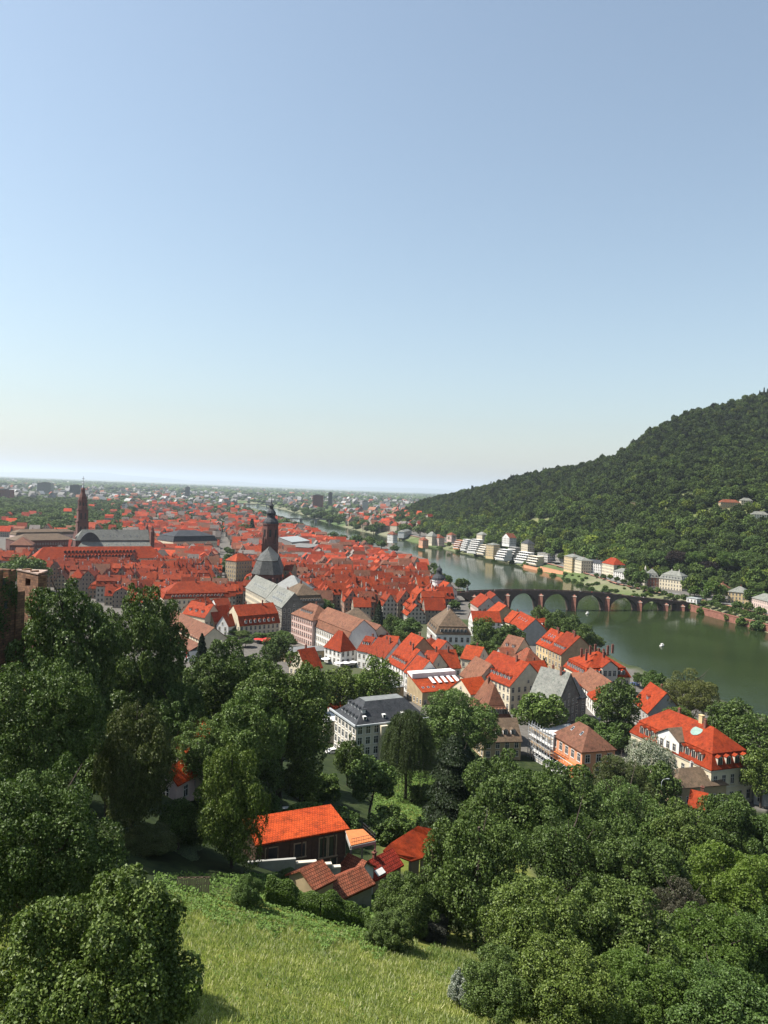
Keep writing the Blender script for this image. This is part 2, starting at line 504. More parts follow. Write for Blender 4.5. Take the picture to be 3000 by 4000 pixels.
# ------------------------------------------------------------------ mesh building
class MB:
    def __init__(self):
        self.v, self.f, self.m = [], [], []
    def poly(self, pts, mi=0):
        k = len(self.v)
        self.v += [tuple(map(float, p)) for p in pts]
        self.f.append(tuple(range(k, k + len(pts))))
        self.m.append(mi)
    def box(self, x0, x1, y0, y1, z0, z1, mi=0, top=None):
        p = [(x0, y0, z0), (x1, y0, z0), (x1, y1, z0), (x0, y1, z0), (x0, y0, z1), (x1, y0, z1), (x1, y1, z1), (x0, y1, z1)]
        for q in ((0, 3, 2, 1), (4, 5, 6, 7), (0, 1, 5, 4), (1, 2, 6, 5), (2, 3, 7, 6), (3, 0, 4, 7)):
            self.poly([p[i] for i in q], top if (top is not None and q == (4, 5, 6, 7)) else mi)
    def bar(self, a, b, w, h, mi=0):
        a, b = Vector(a), Vector(b)
        d = (b - a).normalized()
        s = d.cross(Vector((0, 0, 1)))
        s = s.normalized() if s.length > 1e-4 else Vector((1, 0, 0))
        u = s.cross(d)
        q = [(-1, -1), (1, -1), (1, 1), (-1, 1)]
        A = [a + s * (w / 2 * i) + u * (h / 2 * j) for i, j in q]
        B = [b + s * (w / 2 * i) + u * (h / 2 * j) for i, j in q]
        self.poly(A[::-1], mi); self.poly(B, mi)
        for i in range(4):
            j = (i + 1) % 4
            self.poly([A[i], A[j], B[j], B[i]], mi)
    def slab(self, pts, t=.22, mi=0):
        """a roof plane: the given upper face and a thickness below it"""
        top = [Vector(p) for p in pts]
        n = (top[1] - top[0]).cross(top[2] - top[1])
        if n.z < 0:
            top = top[::-1]
        bot = [p - Vector((0, 0, t)) for p in top]
        self.poly(top, mi)
        self.poly(bot[::-1], mi)
        for i in range(len(top)):
            j = (i + 1) % len(top)
            self.poly([bot[i], bot[j], top[j], top[i]], mi)
    def tube(self, a, b, r0, r1, n=6, mi=0):
        a, b = Vector(a), Vector(b)
        d = (b - a).normalized()
        s = d.orthogonal().normalized()
        u = d.cross(s)
        A = [a + (s * math.cos(2 * math.pi * i / n) + u * math.sin(2 * math.pi * i / n)) * r0 for i in range(n)]
        B = [b + (s * math.cos(2 * math.pi * i / n) + u * math.sin(2 * math.pi * i / n)) * r1 for i in range(n)]
        for i in range(n):
            j = (i + 1) % n
            self.poly([A[i], A[j], B[j], B[i]], mi)
        self.poly(B, mi)
        self.poly(A[::-1], mi)
    def lathe(self, prof, n=8, cx=0, cy=0, mi=0, a0=None, sq=1.0):
        a0 = math.pi / n if a0 is None else a0
        rings = []
        for r, z in prof:
            rings.append([(cx + r * math.cos(a0 + 2 * math.pi * i / n), cy + r * math.sin(a0 + 2 * math.pi * i / n) * sq, z) for i in range(n)])
        for k in range(len(rings) - 1):
            for i in range(n):
                j = (i + 1) % n
                self.poly([rings[k][i], rings[k][j], rings[k + 1][j], rings[k + 1][i]], mi)
        self.poly(rings[-1], mi)
        self.poly(rings[0][::-1], mi)
    def mesh(self, name, mats):
        me = bpy.data.meshes.new(name)
        me.from_pydata(self.v, [], self.f)
        for k in mats:
            me.materials.append(M[k] if isinstance(k, str) else k)
        me.polygons.foreach_set('material_index', self.m)
        uv = []
        for f in self.f:
            p = [self.v[i] for i in f]
            nx = ny = nz = 0.0
            for i in range(len(p)):
                a, b = p[i], p[(i + 1) % len(p)]
                nx += (a[1] - b[1]) * (a[2] + b[2]); ny += (a[2] - b[2]) * (a[0] + b[0]); nz += (a[0] - b[0]) * (a[1] + b[1])
            l = math.sqrt(nx * nx + ny * ny + nz * nz) or 1
            nx, ny, nz = nx / l, ny / l, nz / l
            h = math.hypot(nx, ny)
            if h < .05:
                uv += [(q[0], q[1]) for q in p]
            else:
                tx, ty = -ny / h, nx / h
                sx, sy, sz = -nx * nz / h, -ny * nz / h, h
                uv += [(q[0] * tx + q[1] * ty, q[0] * sx + q[1] * sy + q[2] * sz) for q in p]
        ul = me.uv_layers.new(name='UVMap')
        ul.data.foreach_set('uv', np.array(uv, np.float32).ravel())
        me.update()
        return me

def link(name, data, parent=None, loc=None, rz=None, scale=None):
    o = bpy.data.objects.new(name, data)
    COL.objects.link(o)
    if parent is not None:
        o.parent = parent
    if loc is not None:
        o.location = loc
    if rz is not None:
        o.rotation_euler = (0, 0, rz)
    if scale is not None:
        o.scale = scale if hasattr(scale, '__len__') else (scale,) * 3
    return o
def tag(o, label, cat, group=None):
    o['label'] = label
    o['category'] = cat
    if group:
        o['group'] = group
    return o
def thing(name, label, cat, loc=(0, 0, 0), rz=0, group=None, scale=None):
    return tag(link(name, None, None, loc, rz, scale), label, cat, group)
def structure(o, kind='structure'):
    o['kind'] = kind
    return o
def np_mesh(name, V, Fc, mats, uv=None, tint=None, tint_name='tint', smooth=False):
    """quads or triangles from numpy arrays"""
    me = bpy.data.meshes.new(name)
    n, k = Fc.shape
    me.vertices.add(len(V)); me.vertices.foreach_set('co', np.ascontiguousarray(V, np.float32).ravel())
    me.loops.add(n * k); me.loops.foreach_set('vertex_index', np.ascontiguousarray(Fc, np.int32).ravel())
    me.polygons.add(n)
    me.polygons.foreach_set('loop_start', np.arange(0, n * k, k, dtype=np.int32))
    me.polygons.foreach_set('loop_total', np.full(n, k, np.int32))
    for m in mats:
        me.materials.append(M[m] if isinstance(m, str) else m)
    if uv is not None:
        ul = me.uv_layers.new(name='UVMap')
        ul.data.foreach_set('uv', np.ascontiguousarray(uv, np.float32).ravel())
    if tint is not None:
        a = me.attributes.new(tint_name, 'FLOAT_COLOR', 'POINT')
        a.data.foreach_set('color', np.ascontiguousarray(np.hstack([tint, np.ones((len(tint), 1))]), np.float32).ravel())
    me.update(calc_edges=True)
    if smooth:
        me.polygons.foreach_set('use_smooth', np.ones(n, bool))
    return me

# ------------------------------------------------------------------ houses
FOOT = []                       # footprints already built on, as (centre x, y, ux, uy, half length, half width)
def overlaps(cx, cy, ux, uy, hl, hw, pad=0.0):
    for (bx, by, vx, vy, bl, bw) in FOOT:
        if abs(cx - bx) + abs(cy - by) > 3 * (hl + hw + bl + bw):
            continue
        dx, dy = bx - cx, by - cy
        ok = False
        for (ax, ay) in ((ux, uy), (-uy, ux), (vx, vy), (-vy, vx)):
            ra = hl * abs(ax * ux + ay * uy) + hw * abs(-ax * uy + ay * ux)
            rb = bl * abs(ax * vx + ay * vy) + bw * abs(-ax * vy + ay * vx)
            if abs(dx * ax + dy * ay) > ra + rb + pad:
                ok = True
                break
        if not ok:
            return True
    return False

def hip_quads(mb, x0, x1, y0, y1, z0, hr, ov, mi=0, flat=0.0):
    """a hipped roof over the rectangle; flat > 0 cuts the top off at that fraction of the rise"""
    k = hr / (min(x1 - x0, y1 - y0) / 2)
    a, b, c, d, z = x0 - ov, x1 + ov, y0 - ov, y1 + ov, z0 - ov * k
    if flat:
        t = flat * min(b - a, d - c) / 2
        h = t * k
        i = [(a + t, c + t, z + h), (b - t, c + t, z + h), (b - t, d - t, z + h), (a + t, d - t, z + h)]
        o = [(a, c, z), (b, c, z), (b, d, z), (a, d, z)]
        for q in range(4):
            mb.slab([o[q], o[(q + 1) % 4], i[(q + 1) % 4], i[q]], .22, mi)
        mb.slab(i, .2, mi + 1)
        return
    H = z + k * min(b - a, d - c) / 2
    if b - a >= d - c:
        r = (d - c) / 2
        p, q = (a + r, (c + d) / 2, H), (b - r, (c + d) / 2, H)
        mb.slab([(a, c, z), (b, c, z), q, p], .22, mi); mb.slab([(b, d, z), (a, d, z), p, q], .22, mi)
        mb.slab([(a, d, z), (a, c, z), p], .22, mi); mb.slab([(b, c, z), (b, d, z), q], .22, mi)
    else:
        r = (b - a) / 2
        p, q = ((a + b) / 2, c + r, H), ((a + b) / 2, d - r, H)
        mb.slab([(a, d, z), (a, c, z), p, q], .22, mi); mb.slab([(b, c, z), (b, d, z), q, p], .22, mi)
        mb.slab([(a, c, z), (b, c, z), p], .22, mi); mb.slab([(b, d, z), (a, d, z), q], .22, mi)

def roof_and_walls(L, w, he, hr, typ, ov=.45, found=3.0, h1f=.5):
    R, W = MB(), MB()
    l = L / 2
    up = .27
    W.box(-l, l, 0, w, -found, he)
    if typ == 'gx':
        k = hr / (w / 2); o2 = .3
        z = he + up - ov * k; Z = he + up + hr
        R.slab([(-l - o2, -ov, z), (l + o2, -ov, z), (l + o2, w / 2, Z), (-l - o2, w / 2, Z)], .25)
        R.slab([(l + o2, w + ov, z), (-l - o2, w + ov, z), (-l - o2, w / 2, Z), (l + o2, w / 2, Z)], .25)
        for s in (-1, 1):
            W.poly([(s * l, 0, he), (s * l, w, he), (s * l, w / 2, he + hr)][::s])
    elif typ == 'gy':
        k = hr / l; o2 = .3
        z = he + up - ov * k; Z = he + up + hr
        R.slab([(-l - ov, w + o2, z), (-l - ov, -o2, z), (0, -o2, Z), (0, w + o2, Z)], .25)
        R.slab([(l + ov, -o2, z), (l + ov, w + o2, z), (0, w + o2, Z), (0, -o2, Z)], .25)
        W.poly([(-l, 0, he), (l, 0, he), (0, 0, he + hr)])
        W.poly([(l, w, he), (-l, w, he), (0, w, he + hr)])
    elif typ == 'hip':
        hip_quads(R, -l, l, 0, w, he + up, hr, ov)
    elif typ == 'hipflat':
        hip_quads(R, -l, l, 0, w, he + up, hr, ov, flat=.72)
    elif typ in ('man', 'mang'):
        h1 = hr * h1f
        a = h1 * .42
        if typ == 'man':
            o = [(-l - ov, -ov), (l + ov, -ov), (l + ov, w + ov), (-l - ov, w + ov)]
            i = [(-l + a, a), (l - a, a), (l - a, w - a), (-l + a, w - a)]
            for q in range(4):
                p = (q + 1) % 4
                R.slab([(*o[q], he + .1), (*o[p], he + .1), (*i[p], he + h1), (*i[q], he + h1)], .22)
            hip_quads(R, -l + a, l - a, a, w - a, he + h1 + .25, hr - h1, .3)
        else:
            o2 = .25
            Z = he + up + hr; z1 = he + h1
            k = (hr - h1) / (w / 2 - a)
            for sg in (0, 1):
                Yf = (lambda y: y) if sg == 0 else (lambda y: w - y)
                x0, x1 = (-l - o2, l + o2) if sg == 0 else (l + o2, -l - o2)
                R.slab([(x0, Yf(-ov), he + .1), (x1, Yf(-ov), he + .1), (x1, Yf(a), z1), (x0, Yf(a), z1)], .22)
                R.slab([(x0, Yf(a - .35), z1 + .3 - .35 * k), (x1, Yf(a - .35), z1 + .3 - .35 * k), (x1, Yf(w / 2), Z), (x0, Yf(w / 2), Z)], .22)
            for s in (-1, 1):
                W.poly([(s * l, 0, he), (s * l, w, he), (s * l, w - a, he + h1), (s * l, w / 2, he + hr), (s * l, a, he + h1)][::s])
    elif typ == 'flat':
        R.slab([(-l - .35, -.35, he + .3), (l + .35, -.35, he + .3), (l + .35, w + .35, he + .3), (-l - .35, w + .35, he + .3)], .3)
    elif typ == 'shed':
        R.slab([(-l - .3, -ov, he + up), (l + .3, -ov, he + up), (l + .3, w, he + up + hr), (-l - .3, w, he + up + hr)], .22)
        for s in (-1, 1):
            W.poly([(s * l, 0, he), (s * l, w, he), (s * l, w, he + hr)][::s])
        W.poly([(l, w, he), (-l, w, he), (-l, w, he + hr), (l, w, he + hr)])
    return R, W

WINS = {}
def window_mesh(w=1.05, h=1.75, frame='trim', bars=1):
    k = (w, h, frame, bars)
    if k not in WINS:
        b = MB()
        f = .16
        b.box(-w / 2 - f, -w / 2, -.07, .02, -.1, h + f); b.box(w / 2, w / 2 + f, -.07, .02, -.1, h + f)
        b.box(-w / 2, w / 2, -.07, .02, h, h + f)
        b.box(-w / 2 - f - .08, w / 2 + f + .08, -.16, .02, -.26, -.1)
        b.box(-w / 2, w / 2, -.012, .02, -.1, h, 1)
        if bars:
            b.box(-.04, .04, -.035, -.012, -.1, h, 2)
            b.box(-w / 2, -.04, -.035, -.012, h * .62, h * .62 + .07, 2); b.box(.04, w / 2, -.035, -.012, h * .62, h * .62 + .07, 2)
        WINS[k] = b.mesh('window', [frame, 'glass', 'white'])
    return WINS[k]
DORM = {}
def dormer_mesh(slope, roof, face='white', w=1.35, h=1.6):
    k = (round(slope, 1), roof, face, w, h)
    if k not in DORM:
        b = MB()
        D = h / max(slope, .35) + .35
        b.box(-w / 2, w / 2, 0, D, -.45, h, 0)
        b.box(-w / 2 + .18, w / 2 - .18, -.02, 0.0, .12, h - .1, 2)
        b.box(-.035, .035, -.035, -.02, .12, h - .1, 0)
        r = w * .34
        D2 = (h + r) / max(slope, .35) + .4
        b.slab([(-w / 2 - .18, D2, h), (-w / 2 - .18, -.22, h), (0, -.22, h + r), (0, D2, h + r)], .1, 1)
        b.slab([(w / 2 + .18, -.22, h), (w / 2 + .18, D2, h), (0, D2, h + r), (0, -.22, h + r)], .1, 1)
        b.poly([(-w / 2, -.01, h), (w / 2, -.01, h), (0, -.01, h + r)], 0)
        DORM[k] = b.mesh('dormer', [face, roof, 'glass'])
    return DORM[k]
CHIM = {}
def chimney_mesh(h=2.0, mat='chim', w=.8):
    k = (round(h, 1), mat, w)
    if k not in CHIM:
        b = MB()
        b.box(-w / 2, w / 2, -w * .36, w * .36, -1.6, h)
        b.box(-w / 2 - .1, w / 2 + .1, -w * .36 - .1, w * .36 + .1, h, h + .14)
        b.box(-w * .3, -w * .06, -w * .13, w * .13, h + .14, h + .5); b.box(w * .06, w * .3, -w * .13, w * .13, h + .14, h + .5)
        CHIM[k] = b.mesh('chimney', [mat])
    return CHIM[k]
SKYL = {}
def skylight_mesh(slope):
    k = round(slope, 1)
    if k not in SKYL:
        b = MB()
        d = 1.1
        b.slab([(-.45, 0, .12), (.45, 0, .12), (.45, d, .12 + d * k), (-.45, d, .12 + d * k)], .1, 0)
        b.slab([(-.36, .09, .14 + .09 * k), (.36, .09, .14 + .09 * k), (.36, d - .09, .14 + (d - .09) * k), (-.36, d - .09, .14 + (d - .09) * k)], .03, 1)
        SKYL[k] = b.mesh('skylight', ['steel', 'glass'])
    return SKYL[k]

SIDES = {'N': lambda L, w: ((-L / 2, 0), (1, 0), 0.0, L), 'L': lambda L, w: ((-L / 2, w), (0, -1), -math.pi / 2, w),
         'R': lambda L, w: ((L / 2, 0), (0, 1), math.pi / 2, w)}
def on_side(root, name, data, side, L, w, u, z, inset=0.0, parent=None):
    o, t, rz, n = SIDES[side](L, w)
    ins = (-t[1], t[0])
    return link(name, data, parent or root, (o[0] + t[0] * u + ins[0] * inset, o[1] + t[1] * u + ins[1] * inset, z), rz)

def place_edge(E, he, zb=None):
    """ground position of a house from the photo position of its long eave"""
    z = 8.0 if zb is None else zb
    for _ in range(6):
        A, B = PZ(E[0], E[1], z + he), PZ(E[2], E[3], z + he)
        if zb is None:
            z = gz1(*((A + B) / 2)[:2])
    return A[:2], B[:2], z

def house(name, label, cat, E, he, w, hr, typ='gx', roof='red', wall='white', win='NLR', dorm=None, chim=1, group=None,
          rows=None, frame='trim', zb=None, wsize=(1.05, 1.75), spacing=2.7, h1f=.5, face='white', sky=None, flatmat='lead',
          chimmat='chim', z0=1.1, dsize=(1.35, 1.6), world=None, ov=.45, door=False):
    if world is None:
        A, B, z = place_edge(E, he, zb)
    else:
        A, B, z = world
        A, B = np.array(A, float), np.array(B, float)
    d = B - A
    L = float(np.hypot(*d))
    d = d / L
    mid = (A + B) / 2
    rz = math.atan2(d[1], d[0])
    n = np.array([-d[1], d[0]])
    c = mid + n * w / 2
    FOOT.append((c[0], c[1], d[0], d[1], L / 2, w / 2))
    root = thing(name, label, cat, (mid[0], mid[1], z), rz, group)
    root['fp'] = 1
    del root['fp']
    Rm, Wm = roof_and_walls(L, w, he, hr, typ, h1f=h1f, ov=ov)
    ro = link('roof', Rm.mesh('roof', [roof, flatmat]), root)
    wo = link('wall', Wm.mesh('wall', [wall]), root)
    root['_'] = 0
    del root['_']
    # windows on the sides that face the camera
    toc = -c
    for s in win:
        o, t, r_, ln = SIDES[s](L, w)
        nl = (t[1], -t[0])
        nw = (nl[0] * d[0] - nl[1] * d[1], nl[0] * d[1] + nl[1] * d[0])
        if nw[0] * toc[0] + nw[1] * toc[1] < 0:
            continue
        nr = rows if rows is not None else max(1, int((he - .4) / 3.0))
        nc = max(1, int(ln / spacing))
        dz = (he - z0 + .6) / nr
        wm = window_mesh(wsize[0], min(wsize[1], dz - 1.0), frame)
        for a in range(nr):
            for b in range(nc):
                on_side(root, 'window', wm, s, L, w, ln * (b + .5) / nc, z0 + dz * a)
        if typ == 'gx' and s in 'LR' and hr > 3.2:
            on_side(root, 'window', window_mesh(.8, 1.1, frame), s, L, w, ln / 2, he + .6)
        if typ == 'gy' and s == 'N' and hr > 3.2:
            on_side(root, 'window', window_mesh(.8, 1.1, frame), s, L, w, ln / 2, he + .6)
    if door:
        b = MB(); b.box(-.55, .55, -.06, .02, 0, 2.2); b.box(-.7, .7, -.09, .02, 2.2, 2.4)
        on_side(root, 'door', b.mesh('door', ['timber']), 'N', L, w, L * .35, 0)
    half = min(w, L) / 2
    for (s, n_, t) in (dorm or []):
        ln = SIDES[s](L, w)[3]
        if typ in ('man', 'mang'):
            h1 = hr * h1f; sl = 1.15
            ins, zz, a, b = (.12, he + h1 * (.1 + t * .9), .1, .9)
        else:
            hw = w / 2 if typ == 'gx' else half
            sl = hr / hw
            ins, zz = hw * t, he + hr * t + .1
            a, b = (.08, .92) if typ == 'gx' else (.22, .78)
        dm = dormer_mesh(sl, roof, face, *dsize)
        for i in range(n_):
            on_side(root, 'dormer', dm, s, L, w, ln * (a + (b - a) * (i + .5) / n_), zz, ins)
    for (s, n_, t) in (sky or []):
        ln = SIDES[s](L, w)[3]
        hw = w / 2 if typ == 'gx' else half
        for i in range(n_):
            on_side(root, 'skylight', skylight_mesh(hr / hw), s, L, w, ln * (.2 + .6 * (i + .5) / n_), he + .27 + hr * t, hw * t)
    if chim and typ != 'flat':
        for i in range(chim):
            x = L * ((i + .5) / chim - .5) * .75 + .6
            if typ in ('hip', 'man', 'hipflat'):
                x = max(-abs(L - w) / 2 - 1, min(abs(L - w) / 2 + 1, x)) if L > w else rnd.uniform(-1, 1)
            y = w / 2 + (-1) ** i * min(1.0, w * .1)
            if typ == 'gy':
                x, y = (-1) ** i * .8, w * (.3 + .4 * i / max(1, chim))
            zz = he + hr - .25
            link('chimney', chimney_mesh(1.5 + .5 * ((i * 7) % 3), chimmat), ro, (x, y, zz))
    return root, L, z

# ------------------------------------------------------------------ trees
def leaf_cards(P, N, size, r, jitter=.8, fold=.25, aspect=.62):
    """one small folded leaf spray at every point P, facing roughly along N"""
    n = len(P)
    d = N + r.normal(0, jitter, (n, 3))
    d /= np.linalg.norm(d, axis=1)[:, None] + 1e-9
    a = np.cross(d, r.normal(0, 1, (n, 3)))
    a /= np.linalg.norm(a, axis=1)[:, None] + 1e-9
    b = np.cross(d, a)
    s = (size * r.uniform(.6, 1.35, n))[:, None]
    V = np.empty((n, 4, 3))
    V[:, 0] = P - a * s
    V[:, 1] = P - b * s * aspect + d * s * fold
    V[:, 2] = P + a * s - d * s * fold * .5
    V[:, 3] = P + b * s * aspect + d * s * fold
    return V.reshape(-1, 3), np.arange(n * 4).reshape(n, 4)

def crown_broad(seed, n, size, lobes=34, squash=1.0, rag=.25, inner=.18, lr=(.24, .40), bottom=-.75):
    """crown of a broadleaved tree in a unit: radius 1, from z=-.8 to 1"""
    r = np.random.default_rng(seed)
    C, R = [], []
    for i in range(lobes):
        z = 1 - 2 * (i + .5) / lobes
        if z < bottom:
            continue
        a = i * 2.39996 + r.uniform(-.5, .5)
        q = math.sqrt(max(0, 1 - z * z))
        k = r.uniform(.46, .82) + r.normal(0, rag * .14)
        C.append((q * math.cos(a) * k, q * math.sin(a) * k, z * k * squash))
        R.append(r.uniform(*lr) * (1.0 - .2 * max(0, z)))
    for i in range(26):                         # sprays that break the outline
        d = r.normal(0, 1, 3); d[2] = abs(d[2]) * .9 - .25
        d /= np.linalg.norm(d)
        k = r.uniform(.80, .96)
        C.append((d[0] * k, d[1] * k, d[2] * k * squash)); R.append(r.uniform(.10, .20))
    C.append((0, 0, 0)); R.append(.55)
    C, R = np.array(C), np.array(R)
    wt = R ** 2
    idx = r.choice(len(C), n, p=wt / wt.sum())
    d = r.normal(0, 1, (n, 3)); d[:, 2] += .25
    d /= np.linalg.norm(d, axis=1)[:, None]
    # sub-clumps: leaves gather in tufts on each bough
    tuft = r.normal(0, 1, (len(C) * 15, 3)); tuft /= np.linalg.norm(tuft, axis=1)[:, None]
    tb = tuft.reshape(len(C), 15, 3)[idx]
    dot = (tb * d[:, None, :]).sum(2).max(1)
    rad = R[idx] * (.66 + .46 * np.clip((dot - .70) / .30, 0, 1)) * r.uniform(.86, 1.08, n)
    P = C[idx] + d * rad[:, None]
    deep = np.zeros(n, bool)
    for c, q in zip(C, R):
        deep |= np.linalg.norm(P - c, axis=1) < q * .70
    keep = ~deep | (r.uniform(0, 1, n) < inner)
    P, d = P[keep], d[keep]
    d = d * .8 + np.array([0, 0, .55]) + P * .25
    d /= np.linalg.norm(d, axis=1)[:, None]
    return leaf_cards(P, d, np.full(len(P), size), r)

def crown_cone(seed, n, size, tiers=13, droop=.25, width=1.0, top=.02):
    """a conifer: tiers of drooping boughs, unit height from z=0 to 1, radius ~.28"""
    r = np.random.default_rng(seed)
    t = r.uniform(0, 1, n) ** .75
    t = np.clip((np.floor(t * tiers) + r.beta(1.3, 2.6, n)) / tiers, 0, 1)
    z = t
    a = np.floor(r.uniform(0, 11, n)) * (2 * math.pi / 11) + r.normal(0, .17, n) + np.floor(t * tiers) * .9
    q = r.uniform(.12, 1, n) ** .6
    fr = (t * tiers) % 1.0
    rad = (top + .30 * width * (1 - t) ** .85) * q * (1.08 - .42 * fr) * (1 + .12 * np.sin(a * 3 + seed))
    P = np.stack([rad * np.cos(a), rad * np.sin(a), z - droop * .12 * q], 1)
    N = np.stack([np.cos(a) * .6, np.sin(a) * .6, np.full(n, .75)], 1)
    return leaf_cards(P, N, np.full(n, size), r, .5, .1, .45)

def crown_willow(seed, n, size):
    """weeping curtains hanging from a dome, radius 1, z from -1.5 to 1"""
    r = np.random.default_rng(seed)
    m = 620
    z = r.uniform(-.1, 1, m); a = r.uniform(0, 6.283, m)
    q = np.sqrt(np.maximum(0, 1 - z * z)) * r.uniform(.7, 1.0, m)
    top = np.stack([q * np.cos(a), q * np.sin(a), z * .95], 1)
    ln = r.uniform(.4, 1.45, m)
    i = r.integers(0, m, n); s = r.uniform(0, 1, n)
    P = top[i].copy()
    P[:, 2] -= s * ln[i]
    out = top[i].copy(); out[:, 2] = 0
    P += out * (.10 * np.sin(s * 2.2))[:, None] + r.normal(0, .025, (n, 3))
    N = out + r.normal(0, .25, (n, 3)) + np.array([0, 0, .2])
    V, Fq = leaf_cards(P, N, np.full(n, size), r, .35, .1, .35)
    return V, Fq

def trunk_mesh(name, h0, h1, r, limbs=7, seed=0, spread=.5, reach=.75):
    """tapered trunk up to h1 with limbs that fork out into the crown"""
    q = random.Random(seed)
    b = MB()
    n = 4
    pts = [(0, 0, -2.5)] + [(q.uniform(-.02, .02) * i, q.uniform(-.02, .02) * i, h1 * (i / n)) for i in range(1, n + 1)]
    for i in range(n):
        b.tube(pts[i], pts[i + 1], r * (1 - .62 * i / n), r * (1 - .62 * (i + 1) / n), 7)
    for k in range(limbs):
        t = h0 + (h1 - h0) * (k + .3) / limbs
        a = k * 2.4 + q.uniform(-.4, .4)
        e = (math.cos(a) * spread * q.uniform(.7, 1.1), math.sin(a) * spread * q.uniform(.7, 1.1), t + (h1 - h0) * q.uniform(.35, .7) * reach)
        m = tuple(x * .5 for x in e[:2]) + (t + (e[2] - t) * .35,)
        b.tube((0, 0, t), m, r * .38, r * .25, 5)
        b.tube(m, e, r * .25, r * .07, 5)
    return b.mesh(name, ['bark'])

CROWN = {}
def proto(kind, lod, var):
    """(crown mesh, trunk mesh, crown radius unit, z of crown centre, z of crown base): a tree of unit total height"""
    k = (kind, lod, var)
    if k in CROWN:
        return CROWN[k]
    seed = sum(ord(c) for c in kind) * 31 + var * 101 + lod
    n = {3: 120000, 2: 66000, 1: 16000, 0: 2200}[lod]
    size = {3: .0155, 2: .021, 1: .042, 0: .115}[lod]
    shape, leaf = kind.split('/')
    # every shape is brought to total height 1 and crown radius .5 (scaled per tree afterwards)
    if shape == 'broad':
        V, Fq = crown_broad(seed, n, size, 38 + 6 * var, 1.0, .35, .08, (.19, .34))
        V = V * np.array([.5, .5, .40]) + np.array([0, 0, .60])
        tr = trunk_mesh('trunk', .22, .75, .035, 8, seed, .26)
    elif shape == 'tall':
        V, Fq = crown_broad(seed, n, size, 46, 1.0, .4, .08, (.18, .32), -.9)
        V = V * np.array([.5, .5, .44]) + np.array([0, 0, .56])
        tr = trunk_mesh('trunk', .15, .85, .03, 9, seed, .24)
    elif shape == 'loose':
        V, Fq = crown_broad(seed, int(n * .8), size * .85, 46, 1.0, .6, .1, (.15, .30))
        V = V * np.array([.5, .5, .42]) + np.array([0, 0, .58])
        tr = trunk_mesh('trunk', .15, .85, .028, 12, seed, .3)
    elif shape == 'bush':
        V, Fq = crown_broad(seed, n, size * 1.1, 26, 1.0, .3, bottom=-.55)
        V = V * np.array([.5, .5, .55]) + np.array([0, 0, .40])
        tr = trunk_mesh('stem', .05, .5, .03, 6, seed, .25)
    elif shape == 'round':
        V, Fq = crown_broad(seed, n, size * 1.1, 22, 1.0, .15)
        V = V * np.array([.5, .5, .36]) + np.array([0, 0, .64])
        tr = trunk_mesh('trunk', .28, .7, .028, 6, seed, .2)
    elif shape == 'cone':
        V, Fq = crown_cone(seed, n, size * .62)
        V = V * np.array([1.6, 1.6, .97]) + np.array([0, 0, .03])
        tr = trunk_mesh('trunk', .1, .95, .02, 0, seed)
    elif shape == 'yew':
        V, Fq = crown_cone(seed, n, size * .6, 7, .8, 1.0, .16)
        V = V * np.array([1.25, 1.25, .95]) + np.array([0, 0, .05])
        tr = trunk_mesh('trunk', .1, .8, .03, 5, seed, .2)
    elif shape == 'column':
        V, Fq = crown_broad(seed, n, size, 46, 1.0, .3, .1, (.2, .34), -.95)
        V = V * np.array([.5, .5, .49]) + np.array([0, 0, .51])
        tr = trunk_mesh('trunk', .05, .9, .03, 3, seed, .1)
    elif shape == 'willow':
        V, Fq = crown_willow(seed, int(n * 1.5), size * 1.05)
        V = V * np.array([.5, .5, .36]) + np.array([0, 0, .62])
        tr = trunk_mesh('trunk', .25, .8, .035, 8, seed, .3)
    me = np_mesh('crown', V, Fq, [leaf])
    CROWN[k] = (me, tr)
    return CROWN[k]

TREES = []
def tree_at(x, y, H, Wd, kind, label, name='tree', lod=1, var=None, group=None, cat='tree', z=None, crown='crown', trunk='trunk'):
    var = rnd.randrange(3) if var is None else var
    me, tr = proto(kind, lod, var)
    z = gz1(x, y) - .1 if z is None else z
    t = thing(name, label, cat, (x, y, z), rnd.uniform(0, 6.28), group, (Wd, Wd, H))
    link(crown, me, t)
    link(trunk, tr, t)
    TREES.append((x, y, Wd / 2))
    return t
def solve_tree(px, py, wpx, k):
    """distance at which a tree standing on the ground has its top at this photo position"""
    d = ray(px, py)
    Y = np.geomspace(25, 4000, 1600)
    P = CAM[None, :] + d[None, :] * (Y / d[1])[:, None]
    h = P[:, 2] - gz(P[:, 0], P[:, 1])
    W = wpx / F * Y
    ok = (h <= k * W) & (h > 0)
    if ok.any():
        i = int(np.argmax(ok))
        return P[i], W[i], h[i]
    raise ValueError((px, py, wpx, k))
def tree_px(px, py, wpx, k, kind, label, Y=None, **kw):
    if Y is None:
        p, W, H = solve_tree(px, py, wpx, k)
    else:
        p = PY(px, py, Y)
        W = wpx / F * Y
        H = p[2] - gz1(p[0], p[1])
    lod = kw.pop('lod', 3 if wpx > 500 else 2 if wpx > 240 else (1 if wpx > 50 else 0))
    t = tree_at(p[0], p[1], H, W, kind, label, lod=lod, **kw)
    return t

